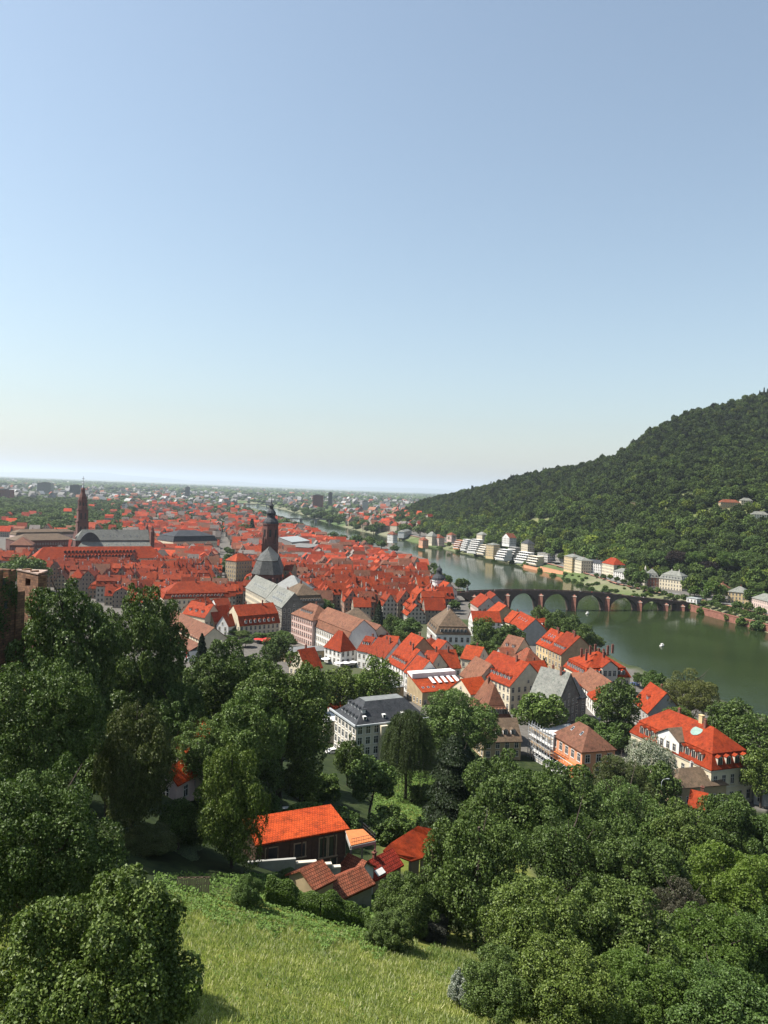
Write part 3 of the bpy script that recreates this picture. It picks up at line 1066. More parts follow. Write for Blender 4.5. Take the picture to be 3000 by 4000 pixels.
# ------------------------------------------------------------------ the ground, one sheet to the horizon, and the river
def axis(parts):
    a = []
    for lo, hi, st in parts:
        a += list(np.arange(lo, hi, st))
    return np.array(a + [parts[-1][1]])
gx_ = np.concatenate([-np.geomspace(70000, 1500, 22), axis([(-1400, -400, 40), (-400, -130, 10), (-130, 130, 3.5), (130, 700, 7), (700, 1500, 25)]), np.geomspace(1600, 70000, 22)])
gy_ = np.concatenate([[-3000, -800, -250, -100], axis([(-60, 20, 10), (20, 280, 3.5), (280, 1100, 7), (1100, 2200, 12), (2200, 4200, 25)]), np.geomspace(4300, 75000, 30)])
GX, GY = np.meshgrid(gx_, gy_)
GZ = gz(GX, GY)
V = np.stack([GX, GY, GZ], -1).reshape(-1, 3)
ny_, nx_ = GX.shape
idx = np.arange(nx_ * ny_).reshape(ny_, nx_)
Fq = np.stack([idx[:-1, :-1], idx[:-1, 1:], idx[1:, 1:], idx[1:, :-1]], -1).reshape(-1, 4)
X, Y = V[:, 0], V[:, 1]
dn, ds = seg_dist(X, Y, NB), seg_dist(X, Y, SB)
s_ = .55 * X + .83 * Y
north = dn < ds
px_ = np.array([proj(p) if p[1] > 5 else (0, 0) for p in V])
mead = ((X > -60) & (X < 14) & (Y > 20) & (Y < 100) & (px_[:, 1] > 3470) & ((px_[:, 0] > 560) | (Y < 62))) | ((X > 2) & (X < 30) & (Y > 118) & (Y < 205)) | ((X > -16) & (X < -8) & (Y > 108) & (Y < 116))
mead = mead & ~north
bankg = north & (dn < 34) & (Y < 1500)
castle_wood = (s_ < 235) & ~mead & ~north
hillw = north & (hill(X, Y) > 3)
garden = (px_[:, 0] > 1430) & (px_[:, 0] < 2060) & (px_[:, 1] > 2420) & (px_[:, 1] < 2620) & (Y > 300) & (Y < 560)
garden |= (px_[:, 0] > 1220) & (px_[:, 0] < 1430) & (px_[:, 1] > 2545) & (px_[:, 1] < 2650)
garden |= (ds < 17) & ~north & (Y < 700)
townz = (~north) & ~garden & (s_ >= 215) & (Y < 2600)
roadz = north & (dn >= 34) & (dn < 120) & (Y < 1700) & ~hillw
CLEARINGS = [(PG(x, y)[:2], rad) for x, y, rad in ((2040, 2056, 30), (2100, 2050, 26), (2130, 2062, 22), (2470, 1988, 15), (2585, 1992, 13), (2850, 1998, 30), (2915, 1992, 22), (2970, 2044, 26), (2400, 2078, 20), (2330, 1960, 22), (2740, 2020, 22), (1960, 2030, 22), (2240, 2040, 20), (2660, 1950, 20))]
clearing = np.zeros(len(X), bool)
for c_, r_ in CLEARINGS:
    clearing |= np.hypot(X - c_[0], Y - c_[1]) < r_
hillw = hillw & ~clearing
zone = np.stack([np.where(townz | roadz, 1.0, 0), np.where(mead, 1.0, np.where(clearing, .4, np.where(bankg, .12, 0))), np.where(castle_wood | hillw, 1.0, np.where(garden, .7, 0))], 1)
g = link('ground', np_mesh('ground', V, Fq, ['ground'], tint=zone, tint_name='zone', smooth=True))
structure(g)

b = MB()
b.poly([(-2500, 100, 0), (2500, 100, 0), (2500, 5200, 0), (-2500, 5200, 0)])
structure(link('water', b.mesh('water', ['water'])))

# meadow grass: thin tufts over the clearing below the terrace
def grass(n, reg, hlo, hhi, w, seed, mat, keep=None):
    r = np.random.default_rng(seed)
    x = r.uniform(reg[0], reg[1], n); y = r.uniform(reg[2], reg[3], n)
    if keep is not None:
        m = keep(x, y); x, y = x[m], y[m]
    z = gz(x, y)
    n = len(x)
    a = r.uniform(0, 6.283, n); h = r.uniform(hlo, hhi, n); l = r.uniform(.1, .8, n) * h
    b_ = r.uniform(0, 6.283, n)
    P = np.stack([x, y, z - .03], 1)
    s = np.stack([np.cos(a) * w, np.sin(a) * w, np.zeros(n)], 1) * r.uniform(.6, 1.4, n)[:, None]
    t = np.stack([np.cos(b_) * l, np.sin(b_) * l, h], 1)
    V = np.empty((n, 4, 3)); V[:, 0] = P - s; V[:, 1] = P + s; V[:, 2] = P + t + s * .35; V[:, 3] = P + t - s * .35
    return V.reshape(-1, 3), np.arange(n * 4).reshape(n, 4)
M['grassy'] = foliage('grass_blades', [(.28, .32, .07), (.42, .44, .12), (.57, .55, .21), (.74, .67, .40)], .7, .3, 0, .16)
M['weeds'] = foliage('weed_leaves', [(.12, .19, .03), (.18, .27, .05), (.25, .34, .08)], .6, .3, 0)
def pxkeep(fn):
    def k(x, y):
        z = gz(x, y)
        P = np.stack([x, y, z], 1) - CAM
        w = P @ _f
        return fn(1500 + F * (P @ _r) / w, 2000 - F * (P @ _u) / w)
    return k
def weed_edge(u):
    return np.interp(u, [560, 640, 900, 1100, 1300, 1600], [3440, 3560, 3625, 3640, 3690, 3745])
def noisy(u, v):
    return 26 * np.sin(u * .031) + 16 * np.sin(u * .083 + v * .05)
V, Fq = grass(170000, (-40, 16, 42, 98), .16, .42, .035, 3, 'grassy', pxkeep(lambda u, v: (v > weed_edge(u) - 60 + noisy(u, v)) & (v < 4200) & ((u > 640) | (v > 3540))))
structure(link('grass', np_mesh('grass', V, Fq, ['grassy'])), 'stuff')
r = np.random.default_rng(5)
def weeds(n, reg, keep, seed, size=.13, hmax=.8):
    r = np.random.default_rng(seed)
    x = r.uniform(reg[0], reg[1], n); y = r.uniform(reg[2], reg[3], n)
    m = keep(x, y); x, y = x[m], y[m]
    cl = .55 + .45 * np.sin(x * 1.1 + 2 * np.sin(y * .9)) * np.sin(y * 1.3)
    P = np.stack([x, y, gz(x, y) + r.uniform(0, 1, len(x)) ** .6 * hmax * cl], 1)
    N = np.tile([0, -.15, 1.0], (len(x), 1))
    return leaf_cards(P, N, np.full(len(x), size), r, .5)
V, Fq = weeds(60000, (-38, 8, 68, 112), pxkeep(lambda u, v: (v < weed_edge(u) + noisy(u, v)) & (u > 600) & (u < 1560) & (v > 3420)), 11)
structure(link('weeds', np_mesh('weeds', V, Fq, ['weeds'])), 'stuff')
V, Fq = weeds(22000, (-40, 16, 42, 96), pxkeep(lambda u, v: (np.sin(u * .021 + 3 * np.sin(v * .017)) * np.sin(v * .019 + u * .006) > .60) & (v > 3640)), 12, .09, .5)
structure(link('weeds', np_mesh('weeds', V, Fq, ['weeds'])), 'stuff')
V, Fq = weeds(42000, (0, 34, 112, 215), pxkeep(lambda u, v: (u > 1440) & (u < 1700) & (v < 3300)), 13, .22, .9)
structure(link('weeds', np_mesh('weeds', V, Fq, ['weeds'])), 'stuff')

# ------------------------------------------------------------------ the great buildings of the old town
# town hall: two grey stepped roofs, and the darker wing behind
house('town_hall_wing', 'long town hall wing with light grey zinc roof left of the stone gable', 'town hall', (960, 2294, 1040, 2336), 15, 14, 8.5, 'gx', 'slate2', 'cream', rows=4, sky=[('N', 7, .35)], chim=0, win='N')
house('town_hall', 'tall grey stone gabled town hall with light grey roof facing the square', 'town hall', (1039, 2340, 1102, 2373), 14.5, 15, 8.5, 'gx', 'slate2', 'sandgrey', rows=4, sky=[('N', 9, .2), ('N', 5, .55)], chim=1, win='NR', wsize=(1.2, 1.9))
house('guild_building', 'large dark grey mansard building with a row of pale dormers behind the town hall', 'building', (1150, 2357, 1266, 2352), 13, 26, 11, 'man', 'umber', 'sandgrey', dorm=[('N', 9, .1)], chim=2, win='N', h1f=.42)
house('guild_building', 'dark grey hipped roof with one bright slope beside the church choir', 'building', (1055, 2300, 1180, 2310), 15, 22, 9, 'hip', 'lead', 'sandgrey', chim=0, win='')
# the palace along the square
house('palace', 'tall pink and white palace front with five dark roof dormers on the square', 'palace', (1140, 2396, 1221, 2423), 15, 15, 6.5, 'hip', 'brown', 'pink', rows=4, dorm=[('N', 5, .30)], wsize=(1.1, 2.0), spacing=2.3, frame='redtrim', chim=1, win='N')
house('palace', 'long white palace wing with broken brown roof and small pediment', 'palace', (1223, 2443, 1360, 2500), 11.5, 17, 9.5, 'mang', 'brown', 'white', rows=3, wsize=(1.0, 2.0), spacing=2.2, frame='cream', chim=0, win='N', h1f=.42)
house('palace', 'short brown roofed palace wing with grey end behind red pavilion', 'palace', (1369, 2466, 1440, 2492), 11.5, 14, 6, 'gx', 'brown', 'cream', rows=3, chim=0, win='N')
house('grey_shed', 'low building with flat grey green roof in front of the palace', 'building', (1115, 2549, 1282, 2541), 5.0, 11, 1.2, 'hipflat', 'lead', 'ochre', rows=1, chim=0, win='N')
house('riding_hall', 'dark brown hipped hall roof behind the long palace wing', 'hall', (1335, 2421, 1450, 2424), 8, 16, 6, 'hip', 'umber', 'cream', rows=2, chim=0, win='N', zb=8)
house('manor_house', 'large brown steep hipped manor with white front in the gardens', 'manor', (1705, 2477, 1839, 2479), 10, 27, 12, 'man', 'umber', 'white', rows=2, dorm=[('N', 7, .12), ('L', 4, .12)], wsize=(1.3, 2.4), spacing=2.9, chim=2, chimmat='chimw', h1f=.34, dsize=(1.6, 1.8))
# long hall with red banners
def banner_hall():
    r_, L, z = house('banner_hall', 'long brown roofed hall with lean-to and red banners by the trees', 'hall', (630, 2424, 784, 2499), 10.5, 13.5, 5.2, 'gx', 'brown', 'cream', rows=1, chim=0, win='', z0=8)
    b = MB()
    b.box(-L / 2, L / 2, -6, -.01, -3, 5.2)
    link('aisle_wall', b.mesh('aisle_wall', ['white']), r_)
    b = MB()
    b.slab([(-L / 2 - .3, -6.4, 5.2), (L / 2 + .3, -6.4, 5.2), (L / 2 + .3, 0, 8.4), (-L / 2 - .3, 0, 8.4)], .22)
    link('aisle_roof', b.mesh('aisle_roof', ['brown']), r_)
    for i in range(16):
        link('window', window_mesh(1.7, 1.6, 'cream'), r_, (-L / 2 + L * (i + .5) / 16, 0, 9.0))
    for i in range(11):
        link('window', window_mesh(1.5, 2.6, 'white'), r_, (-L / 2 + L * (i + .5) / 11, -6, .9))
    bn = MB(); bn.box(-.55, .55, -.12, -.05, .6, 5.0)
    bm = bn.mesh('banner', ['red_cloth'])
    for i in (7, 8, 9.6):
        link('banner', bm, r_, (-L / 2 + L * (i + 1) / 11, -6, 0))
banner_hall()
house('annex_house', 'brown hipped annex with small chimney at the end of the banner hall', 'house', (792, 2508, 868, 2480), 5, 14, 5, 'hip', 'brown', 'cream', rows=1, chim=1, win='N')
house('corner_house', 'wide red house with white stepped gable and brown dormer storey on the square', 'house', (936, 2446, 1092, 2432), 7, 17, 10.5, 'mang', 'red', 'cream', rows=2, dorm=[('N', 7, .2)], chim=2, win='NL', wsize=(1.1, 2.0))
house('gabled_house', 'small white gabled house with blue shadowed front beside the wide red house', 'house', (846, 2440, 892, 2446), 7, 14, 5.5, 'gy', 'red', 'white', rows=2, chim=1, win='N')
house('gabled_house', 'bright red steep house standing over the brown hall ridge', 'house', (715, 2395, 800, 2412), 11, 12, 6.5, 'gx', 'bright', 'cream', rows=2, dorm=[('N', 3, .25)], chim=2)
house('gabled_house', 'narrow red gable with brown timber front right of the brown hall ridge', 'house', (795, 2417, 836, 2425), 9, 14, 7, 'gy', 'bright', 'ochre', rows=2, chim=1)
house('gabled_house', 'red roofed house with two chimneys behind the small white gable', 'house', (783, 2390, 846, 2376), 11, 13, 6, 'gx', 'red', 'cream', rows=2, chim=2)
house('gabled_house', 'low red roofed range between the white gable and the long dormered roof', 'house', (850, 2376, 905, 2372), 9, 12, 5, 'gx', 'red', 'white', rows=2, chim=1)
house('long_house', 'long red hipped building with an unbroken row of dormers', 'building', (640, 2340, 900, 2333), 12, 21, 9.5, 'man', 'red', 'cream', rows=3, dorm=[('N', 15, .1)], chim=3, h1f=.33, frame='trim')
house('seminary', 'very long red roofed seminary below the grey nave with two dormer rows', 'building', (130, 2186, 640, 2178), 14, 19, 10, 'hip', 'bright', 'cream', rows=3, dorm=[('N', 22, .1), ('N', 20, .48)], chim=0, zb=8, win='N', dsize=(2.0, 2.0), face='chim')
house('townhouse', 'tall pale five storey house front beside the main street', 'building', (923, 2192, 985, 2188), 19, 14, 6, 'hip', 'red', 'ochre', rows=5, chim=2, zb=8, wsize=(1.2, 2.0))
house('townhouse', 'tall ochre house front just right of the church choir', 'building', (1108, 2226, 1140, 2228), 16, 14, 6, 'gx', 'red', 'ochre', rows=4, chim=1, zb=8)
house('museum', 'brown hipped building with dark red brick front at left edge of the town', 'museum', (38, 2129, 126, 2130), 16, 30, 7, 'hip', 'brown', 'sand', rows=3, chim=0, zb=8, win='N')
house('museum', 'long building with low greyish brown roof left of the red stone tower', 'museum', (60, 2112, 300, 2108), 17, 30, 6, 'hip', 'umber', 'sand', rows=3, chim=0, zb=8, win='N')
house('university_building', 'brown roofed mansard building beyond the long museum roof', 'building', (62, 2090, 300, 2086), 16, 18, 6, 'man', 'umber', 'pink', rows=3, chim=2, zb=8, win='N')
house('university_hall', 'dark slate domed hall with a square roof turret', 'hall', (677, 2116, 848, 2112), 16, 38, 12, 'man', 'slate', 'cream', rows=3, chim=0, zb=8, win='N', h1f=.5)
house('theatre', 'modern building with pale folded metal roof right of the church tower', 'building', (1140, 2118, 1210, 2112), 14, 40, 5, 'gx', 'zinc', 'conc', rows=2, chim=0, zb=8, win='N')
house('theatre', 'dark flat roofed stage block beside the pale folded roof', 'building', (1205, 2140, 1268, 2128), 13, 34, 2, 'flat', 'concd', 'concd', rows=2, chim=0, zb=8, win='N')

# ------------------------------------------------------------------ church of the market square
def church():
    e = 27.0
    A, B = PZ(984, 2243, e), PZ(1098, 2246, e)
    d = (B - A)[:2]; L = float(np.hypot(*d)); d /= L
    mid = (A + B)[:2] / 2
    z = 8.0
    rz = math.atan2(d[1], d[0])
    FOOT.append((mid[0] - d[1] * 30, mid[1] + d[0] * 30, d[0], d[1], L / 2 + 1, 31))
    r_ = thing('church', 'great red sandstone church with grey mansard choir roof and dark spire', 'church', (mid[0], mid[1], z), rz)
    e -= z
    b = MB()                                     # choir with a three sided end, then the nave
    l = L / 2
    fp = [(-l * .45, 0), (l * .45, 0), (l, 6), (l, 60), (-l, 60), (-l, 6)]
    for i in range(6):
        p, q = fp[i], fp[(i + 1) % 6]
        b.poly([(*p, -2), (*q, -2), (*q, e), (*p, e)])
    link('wall', b.mesh('wall', ['sand']), r_)
    b = MB()
    def ring(off, zz, back=0):
        c = (0, 18)
        out = []
        for x, y in fp:
            k = off
            out.append((x * (1 - k / l), y + (k if y < 30 else -back) if True else y, zz))
        return out
    rings = [ring(-.9, e), ring(2.6, e + 9.5), ring(3.0, e + 10.0), ring(l - .5, e + 17.5)]
    rings[3] = [(x * .02, 16 if y < 30 else 58, e + 17.5) for x, y in fp]
    for a, c in ((rings[0], rings[1]), (rings[2], rings[3])):
        for i in range(6):
            j = (i + 1) % 6
            b.slab([a[i], a[j], c[j], c[i]], .3)
    link('roof', b.mesh('roof', ['churchslate']), r_)
    wm = window_mesh(2.4, 11.5, 'sand', 0)
    for i in (0, 1, 5):
        p, q = Vector((*fp[i], 0)), Vector((*fp[(i + 1) % 6], 0))
        t = (q - p).normalized()
        n = 2 if i == 0 else 1
        for k in range(n):
            c = p.lerp(q, (k + .5) / n)
            link('window', wm, r_, (c.x, c.y, 4.5), math.atan2(t.y, t.x))
    for s, a in ((1, math.pi / 2), (-1, -math.pi / 2)):
        for k in range(6):
            link('window', wm, r_, (s * l, 11 + 8.6 * k, 4.5), a)
    for i in range(6):
        b = MB(); b.box(-.6, .6, -1.6, .4, -2, e - 3); b.poly([(-.6, -1.6, e - 3), (.6, -1.6, e - 3), (.6, .4, e - .5), (-.6, .4, e - .5)])
        p = fp[i]
        if i in (0, 1, 2, 5):
            link('buttress', b.mesh('buttress', ['sand']), r_, (p[0], p[1], 0), rz=(0, 0, .8, 0, 0, -.8)[i])
    for x, y, t in ((-5, 4, .35), (4.5, 4, .35), (l - 2.2, 12, .3), (l - 2.2, 20, .3), (-l + 2.2, 12, .3)):
        link('dormer', dormer_mesh(2.0, 'slate2', 'slate2', 1.0, 1.0), r_, (x, y - 3, e + 3), 0 if abs(x) < l - 3 else (math.pi / 2 if x > 0 else -math.pi / 2))
    # tower: square shaft turning octagonal, bulbous slate helm, lantern and needle
    ty = 62
    b = MB()
    hw = 6.7
    b.box(-hw, hw, ty - hw, ty + hw, -2, 38)
    for zz in (24, 37.2):
        b.box(-hw - .35, hw + .35, ty - hw - .35, ty + hw + .35, zz, zz + .8)
    b.lathe([(7.2, 38), (6.7, 54)], 8, 0, ty)
    b.lathe([(7.3, 54), (7.3, 55)], 8, 0, ty)
    for sx in (-1, 1):
        for sy in (-1, 1):
            b.lathe([(1.1, 38), (1.0, 43), (.05, 47)], 6, sx * (hw - 1), ty + sy * (hw - 1))
    tw = link('tower', b.mesh('tower', ['sand']), r_)
    for zz, ws in ((27, (1.6, 7.5)), (42, (1.7, 8.0))):
        for k in range(3 if zz < 30 else 8):
            if zz < 30:
                for c in (-1.9, 1.9):
                    a = (0, math.pi / 2, -math.pi / 2)[k]
                    x, y = (c, -hw) if k == 0 else ((hw, c) if k == 1 else (-hw, c))
                    link('window', window_mesh(*ws, 'sand', 0), tw, (x, ty + y, zz), a)
            else:
                a = 2 * math.pi * k / 8
                rr = 7.0 * math.cos(math.pi / 8)
                link('window', window_mesh(*ws, 'sand', 0), tw, (rr * math.cos(a), ty + rr * math.sin(a), zz), a + math.pi / 2)
    b = MB()
    b.lathe([(6.9, 55), (6.6, 56.49), (5.2, 58.52), (3.6, 59.87), (3.4, 60.55), (3.5, 62.58), (4.1, 62.85), (4.2, 63.93), (3.2, 65.63), (1.9, 66.98), (1.7, 67.32), (1.7, 69.01), (2.1, 69.35), (2.1, 70.02), (1.2, 71.38), (0.5, 72.39), (0.3, 74.09), (0.12, 77.47)], 10, 0, ty)
    b.lathe([(.01, 77.0), (.4, 77.3), (.4, 77.8), (0.02, 78.1)], 6, 0, ty)
    b.box(-.08, .08, ty - .08, ty + .08, 77.8, 79.6); b.box(-.6, .6, ty - .07, ty + .07, 78.6, 78.8)
    link('spire', b.mesh('spire', ['slate']), r_)
church()

def jesuit_church():
    zb = 8.0
    A, B = PZ(300, 2141, zb + 14), PZ(590, 2139, zb + 14)
    d = (B - A)[:2]; L = float(np.hypot(*d)); d /= L
    mid = (A + B)[:2] / 2
    w = 30
    FOOT.append((mid[0] - d[1] * w / 2, mid[1] + d[0] * w / 2, d[0], d[1], L / 2 + 3, w / 2 + 2))
    r_ = thing('church', 'long grey two tier roofed church with tall slender red stone tower', 'church', (mid[0], mid[1], zb), math.atan2(d[1], d[0]))
    l = L / 2
    b = MB(); b.box(-l, l, 0, w, -2, 14)
    b.box(-l, l, 7.5, w - 7.5, 14, 21.5)
    for s in (-1, 1):
        b.poly([(s * l, 6.5, 21), (s * l, w - 6.5, 21), (s * l, w / 2, 32.4)][::s])
    link('wall', b.mesh('wall', ['sand']), r_)
    b = MB()
    b.slab([(-l - .4, -.8, 13.8), (l + .4, -.8, 13.8), (l + .4, 7.6, 21), (-l + 7, 7.6, 21)], .3)
    b.slab([(l + .4, w + .8, 13.8), (-l - .4, w + .8, 13.8), (-l - .4, w - 7.6, 21), (l + .4, w - 7.6, 21)], .3)
    b.slab([(-l - .4, 6.6, 21.6), (l + .4, 6.6, 21.6), (l + .4, w / 2, 32.5), (-l + 8, w / 2, 32.5)], .3)
    b.slab([(l + .4, w - 6.6, 21.6), (-l - .4, w - 6.6, 21.6), (-l + 8, w / 2, 32.5), (l + .4, w / 2, 32.5)], .3)
    b.slab([(-l - .4, w - 6.6, 21.6), (-l - .4, 6.6, 21.6), (-l + 8, w / 2, 32.5)], .3)
    ro = link('roof', b.mesh('roof', ['slate2']), r_)
    for i in range(8):
        link('skylight', skylight_mesh(.86), ro, (-l + 10 + i * (L - 16) / 8, 2.6, 16.9))
        link('skylight', skylight_mesh(1.3), ro, (-l + 14 + i * (L - 20) / 8, 9.2, 25.3))
    b = MB()                                     # curved gable over the transept
    n = 10
    prof = [(-l + 4 + 20 * (i / n), 21.5 + 8.5 * math.sin(math.pi * i / n) ** .8) for i in range(n + 1)]
    for i in range(n):
        (x0, z0), (x1, z1) = prof[i], prof[i + 1]
        b.slab([(x0, 5.4, z0), (x1, 5.4, z1), (x1, w / 2, z1), (x0, w / 2, z0)], .25)
        b.poly([(x0, 5.6, 20.5), (x1, 5.6, 20.5), (x1, 5.6, z1 - .26), (x0, 5.6, z0 - .26)])
    link('curved_gable', b.mesh('curved_gable', ['slate']), r_)
    for y in (2, w - 6):
        b = MB(); b.box(l, l + 4, y, y + 4, -2, 31); b.lathe([(2.4, 31), (1.6, 33), (1.6, 35), (.1, 38)], 8, l + 2, y + 2)
        link('front_turret', b.mesh('front_turret', ['sand']), r_)
    for i in range(9):
        link('window', window_mesh(1.8, 5.0, 'trim', 1), r_, (-l + 6 + i * (L - 10) / 9, 0, 5))
    # tower, standing at the left end on the far side
    tx, ty = -l + 11.5, w + 6
    k = (95 - zb)
    b = MB()
    b.box(tx - 5.6, tx + 5.6, ty - 5.6, ty + 5.6, -2, 40)
    b.box(tx - 6.1, tx + 6.1, ty - 6.1, ty + 6.1, 39, 40.4)
    b.box(tx - 5.0, tx + 5.0, ty - 5.0, ty + 5.0, 40, 52); b.box(tx - 5.5, tx + 5.5, ty - 5.5, ty + 5.5, 52, 53)
    b.lathe([(5.1, 53), (4.9, 62), (5.3, 62), (5.3, 63)], 8, tx, ty)
    b.lathe([(4.5, 63), (4.2, 66), (2.6, 70), (2.2, 71), (2.1, 74), (2.5, 74.4), (1.4, 76.5)], 8, tx, ty)
    tw = link('tower', b.mesh('tower', ['sand']), r_)
    for zz, hw in ((28, 5.6), (42.5, 5.0)):
        for c in (-2.2, 2.2):
            link('window', window_mesh(1.5, 6.5, 'sand', 0), tw, (tx + c, ty - hw, zz))
            link('window', window_mesh(1.5, 6.5, 'sand', 0), tw, (tx + hw, ty + c, zz), math.pi / 2)
    for a in range(8):
        aa = 2 * math.pi * a / 8
        rr = 5.0 * math.cos(math.pi / 8)
        link('window', window_mesh(1.4, 5.5, 'sand', 0), tw, (tx + rr * math.cos(aa), ty + rr * math.sin(aa), 55), aa + math.pi / 2)
    b = MB()
    b.lathe([(1.4, 76.5), (.9, 78), (.35, 79), (.3, 84)], 8, tx, ty)
    b.box(tx - .22, tx + .22, ty - .22, ty + .22, 83, 88.5); b.box(tx - 1.2, tx + 1.2, ty - .2, ty + .2, 86.0, 86.5)
    link('spire', b.mesh('spire', ['steel']), r_)
jesuit_church()
# roof turret of the slate hall
def turret_on(px, py, Y, label, w=4.5, h=12, mat='slate', cat='roof turret', z0=20):
    p = PY(px, py, Y)
    b = MB()
    hh = p[2]
    b.box(-w / 2, w / 2, -w / 2, w / 2, z0, hh - 1.5); b.box(-w / 2 - .4, w / 2 + .4, -w / 2 - .4, w / 2 + .4, hh - 1.5, hh)
    return tag(link('roof_turret', b.mesh('roof_turret', [mat]), None, (p[0], p[1], 0)), label, cat)

# ------------------------------------------------------------------ front row of houses, left to right
house('gabled_house', 'small steep orange red house half sunk among the trees below the square', 'house', (1196, 2616, 1258, 2604), 8, 11, 7.5, 'gx', 'bright', 'cream', rows=2, chim=1)
house('pavilion', 'white pavilion with red tent shaped roof at the start of the red row', 'pavilion', (1331, 2541, 1389, 2533), 8, 13, 8, 'hip', 'bright', 'white', rows=2, chim=0, wsize=(1.2, 2.2))
house('row_house', 'low dark red connecting roof right behind the tent roofed pavilion', 'house', (1372, 2520, 1408, 2524), 8, 13, 5, 'gx', 'red', 'white', rows=2, chim=1)
house('row_house', 'narrow red row house with two dormers and black chimney', 'house', (1396, 2539, 1431, 2546), 8.5, 13, 6, 'gx', 'bright', 'white', rows=2, dorm=[('N', 2, .4)], chim=1)
house('row_house', 'white row house with wide plain orange red roof', 'house', (1432, 2546, 1502, 2571), 8.5, 13.5, 6.5, 'gx', 'bright', 'white', rows=2, chim=2, wsize=(1.1, 2.0))
house('row_house', 'white row house with six small dormers in its red roof', 'house', (1512, 2580, 1578, 2615), 9, 15, 8, 'gx', 'bright', 'white', rows=3, dorm=[('N', 6, .17)], chim=2)
house('row_house', 'white row house with bright scarlet roof at the end of the row', 'house', (1581, 2622, 1626, 2645), 8.5, 12, 6.5, 'gx', 'bright', 'white', rows=3, chim=1)
house('row_house', 'big red roof rising behind the dormered row house', 'house', (1543, 2540, 1588, 2562), 10, 17, 8, 'gx', 'bright', 'ochre', rows=3, chim=1)
house('row_house', 'long low dark red roof running behind the white row', 'house', (1440, 2520, 1545, 2530), 8, 12, 4.5, 'gx', 'red', 'white', rows=2, chim=1)
house('tower_house', 'small white tower house with red gabled roof above the red roofs', 'house', (1682, 2527, 1716, 2537), 12, 9, 3.5, 'gx', 'bright', 'pink', rows=3, chim=0)
house('row_house', 'broad dark red roof spreading below the white tower house', 'house', (1645, 2556, 1775, 2552), 7.5, 18, 6, 'hip', 'red', 'white', rows=2, chim=1)
house('row_house', 'red roof with small brown gable above the white terrace', 'house', (1690, 2612, 1800, 2608), 8, 15, 6.5, 'gx', 'red', 'white', rows=2, chim=2)
house('row_house', 'narrow red roofed house right of the scarlet end house', 'house', (1632, 2600, 1676, 2612), 9, 12, 6, 'gx', 'bright', 'cream', rows=2, chim=1, dorm=[('N', 1, .3)])
house('gabled_house', 'plain brown steep roof between terrace and big red dormered house', 'house', (1798, 2634, 1858, 2668), 8, 14, 7.5, 'gx', 'brown', 'cream', rows=2, chim=0)
house('row_house', 'red roof with deep brown eaves behind the plain brown roof', 'house', (1800, 2570, 1866, 2580), 9, 14, 5, 'gx', 'red', 'cream', rows=2, chim=1)
# terrace house with white awnings and skylights
def terrace_house():
    r_, L, z = house('terrace_house', 'red roofed terrace house with slanting white awnings and skylights', 'house', (1650, 2706, 1822, 2692), 6, 14, 4.5, 'shed', 'red', 'ochre', rows=1, chim=0, sky=None)
    for i in range(5):
        b = MB()
        x = -L * .12 + L * .58 * i / 4.2
        b.slab([(x - .75, 4.4, 8.4), (x + .75, 4.4, 8.4), (x + .75, 8.8, 9.8), (x - .75, 8.8, 9.8)], .12)
        link('awning', b.mesh('awning', ['white_cloth']), r_)
    b = MB(); b.box(-L / 2, L / 2, 9.5, 14.3, 9.2, 11.4)
    link('white_parapet', b.mesh('white_parapet', ['white']), r_)
    for i in range(3):
        link('skylight', skylight_mesh(.32), r_, (-L * .42 + i * 2.4, 2.2, 7.05))
terrace_house()
house('garden_wall_house', 'low ochre walled range with flat roof above the slate building', 'building', (1502, 2690, 1578, 2684), 5.5, 9, 1, 'flat', 'lead', 'ochre', rows=1, chim=0, win='')
# big red dormered house and the stepped houses in front
house('dormer_house', 'big cream house with red roof and a row of white dormers', 'house', (1858, 2625, 1993, 2680), 10.5, 18, 8.5, 'gx', 'bright', 'cream', rows=3, dorm=[('N', 8, .17)], chim=2, wsize=(1.1, 1.9), face='white')
house('lower_house', 'orange red lean roof tucked under the cream dormered house', 'house', (1838, 2712, 1915, 2700), 7, 12, 4.5, 'gx', 'orange', 'cream', rows=1, chim=0)
house('mansard_house', 'brown roofed house with dark mansard front and white framed dormers', 'house', (1896, 2803, 1992, 2801), 9.5, 17, 10, 'man', 'brown', 'ochre', rows=2, dorm=[('N', 6, .15)], chim=1, h1f=.42, wsize=(1.1, 2.0))
house('lower_house', 'low house with dark brown roof and four dormers below the mansard', 'house', (1890, 2896, 2036, 2893), 6, 11, 5.5, 'gx', 'umber', 'ochre', rows=2, dorm=[('N', 4, .25)], chim=0, wsize=(1.2, 1.7))
house('stone_house', 'dark stone house with pale grey slate roof behind the round tree', 'house', (2070, 2712, 2182, 2740), 10, 15, 9.5, 'gx', 'slate2', 'sandgrey', rows=3, chim=2, win='NR')
house('stone_house', 'dark slate roofed stone wing with small dormer in the garden', 'house', (2218, 2735, 2290, 2722), 9, 13, 6, 'gx', 'slate', 'sandgrey', rows=3, chim=1, dorm=[('N', 1, .3)])
house('gabled_house', 'brown gabled roof with two dark attic windows in the gardens', 'house', (1950, 2540, 2010, 2556), 7, 13, 7.5, 'gx', 'brown', 'cream', rows=2, dorm=[('N', 2, .3)], chim=0)
house('gabled_house', 'low red brown roof in front of the brown garden gable', 'house', (1960, 2566, 2050, 2566), 6, 10, 3.5, 'gx', 'pan', 'grey', rows=1, chim=0)
house('gabled_house', 'small brown red hipped house with white balcony', 'house', (2050, 2590, 2122, 2588), 8, 13, 5.5, 'hip', 'pan', 'white', rows=2, chim=0)
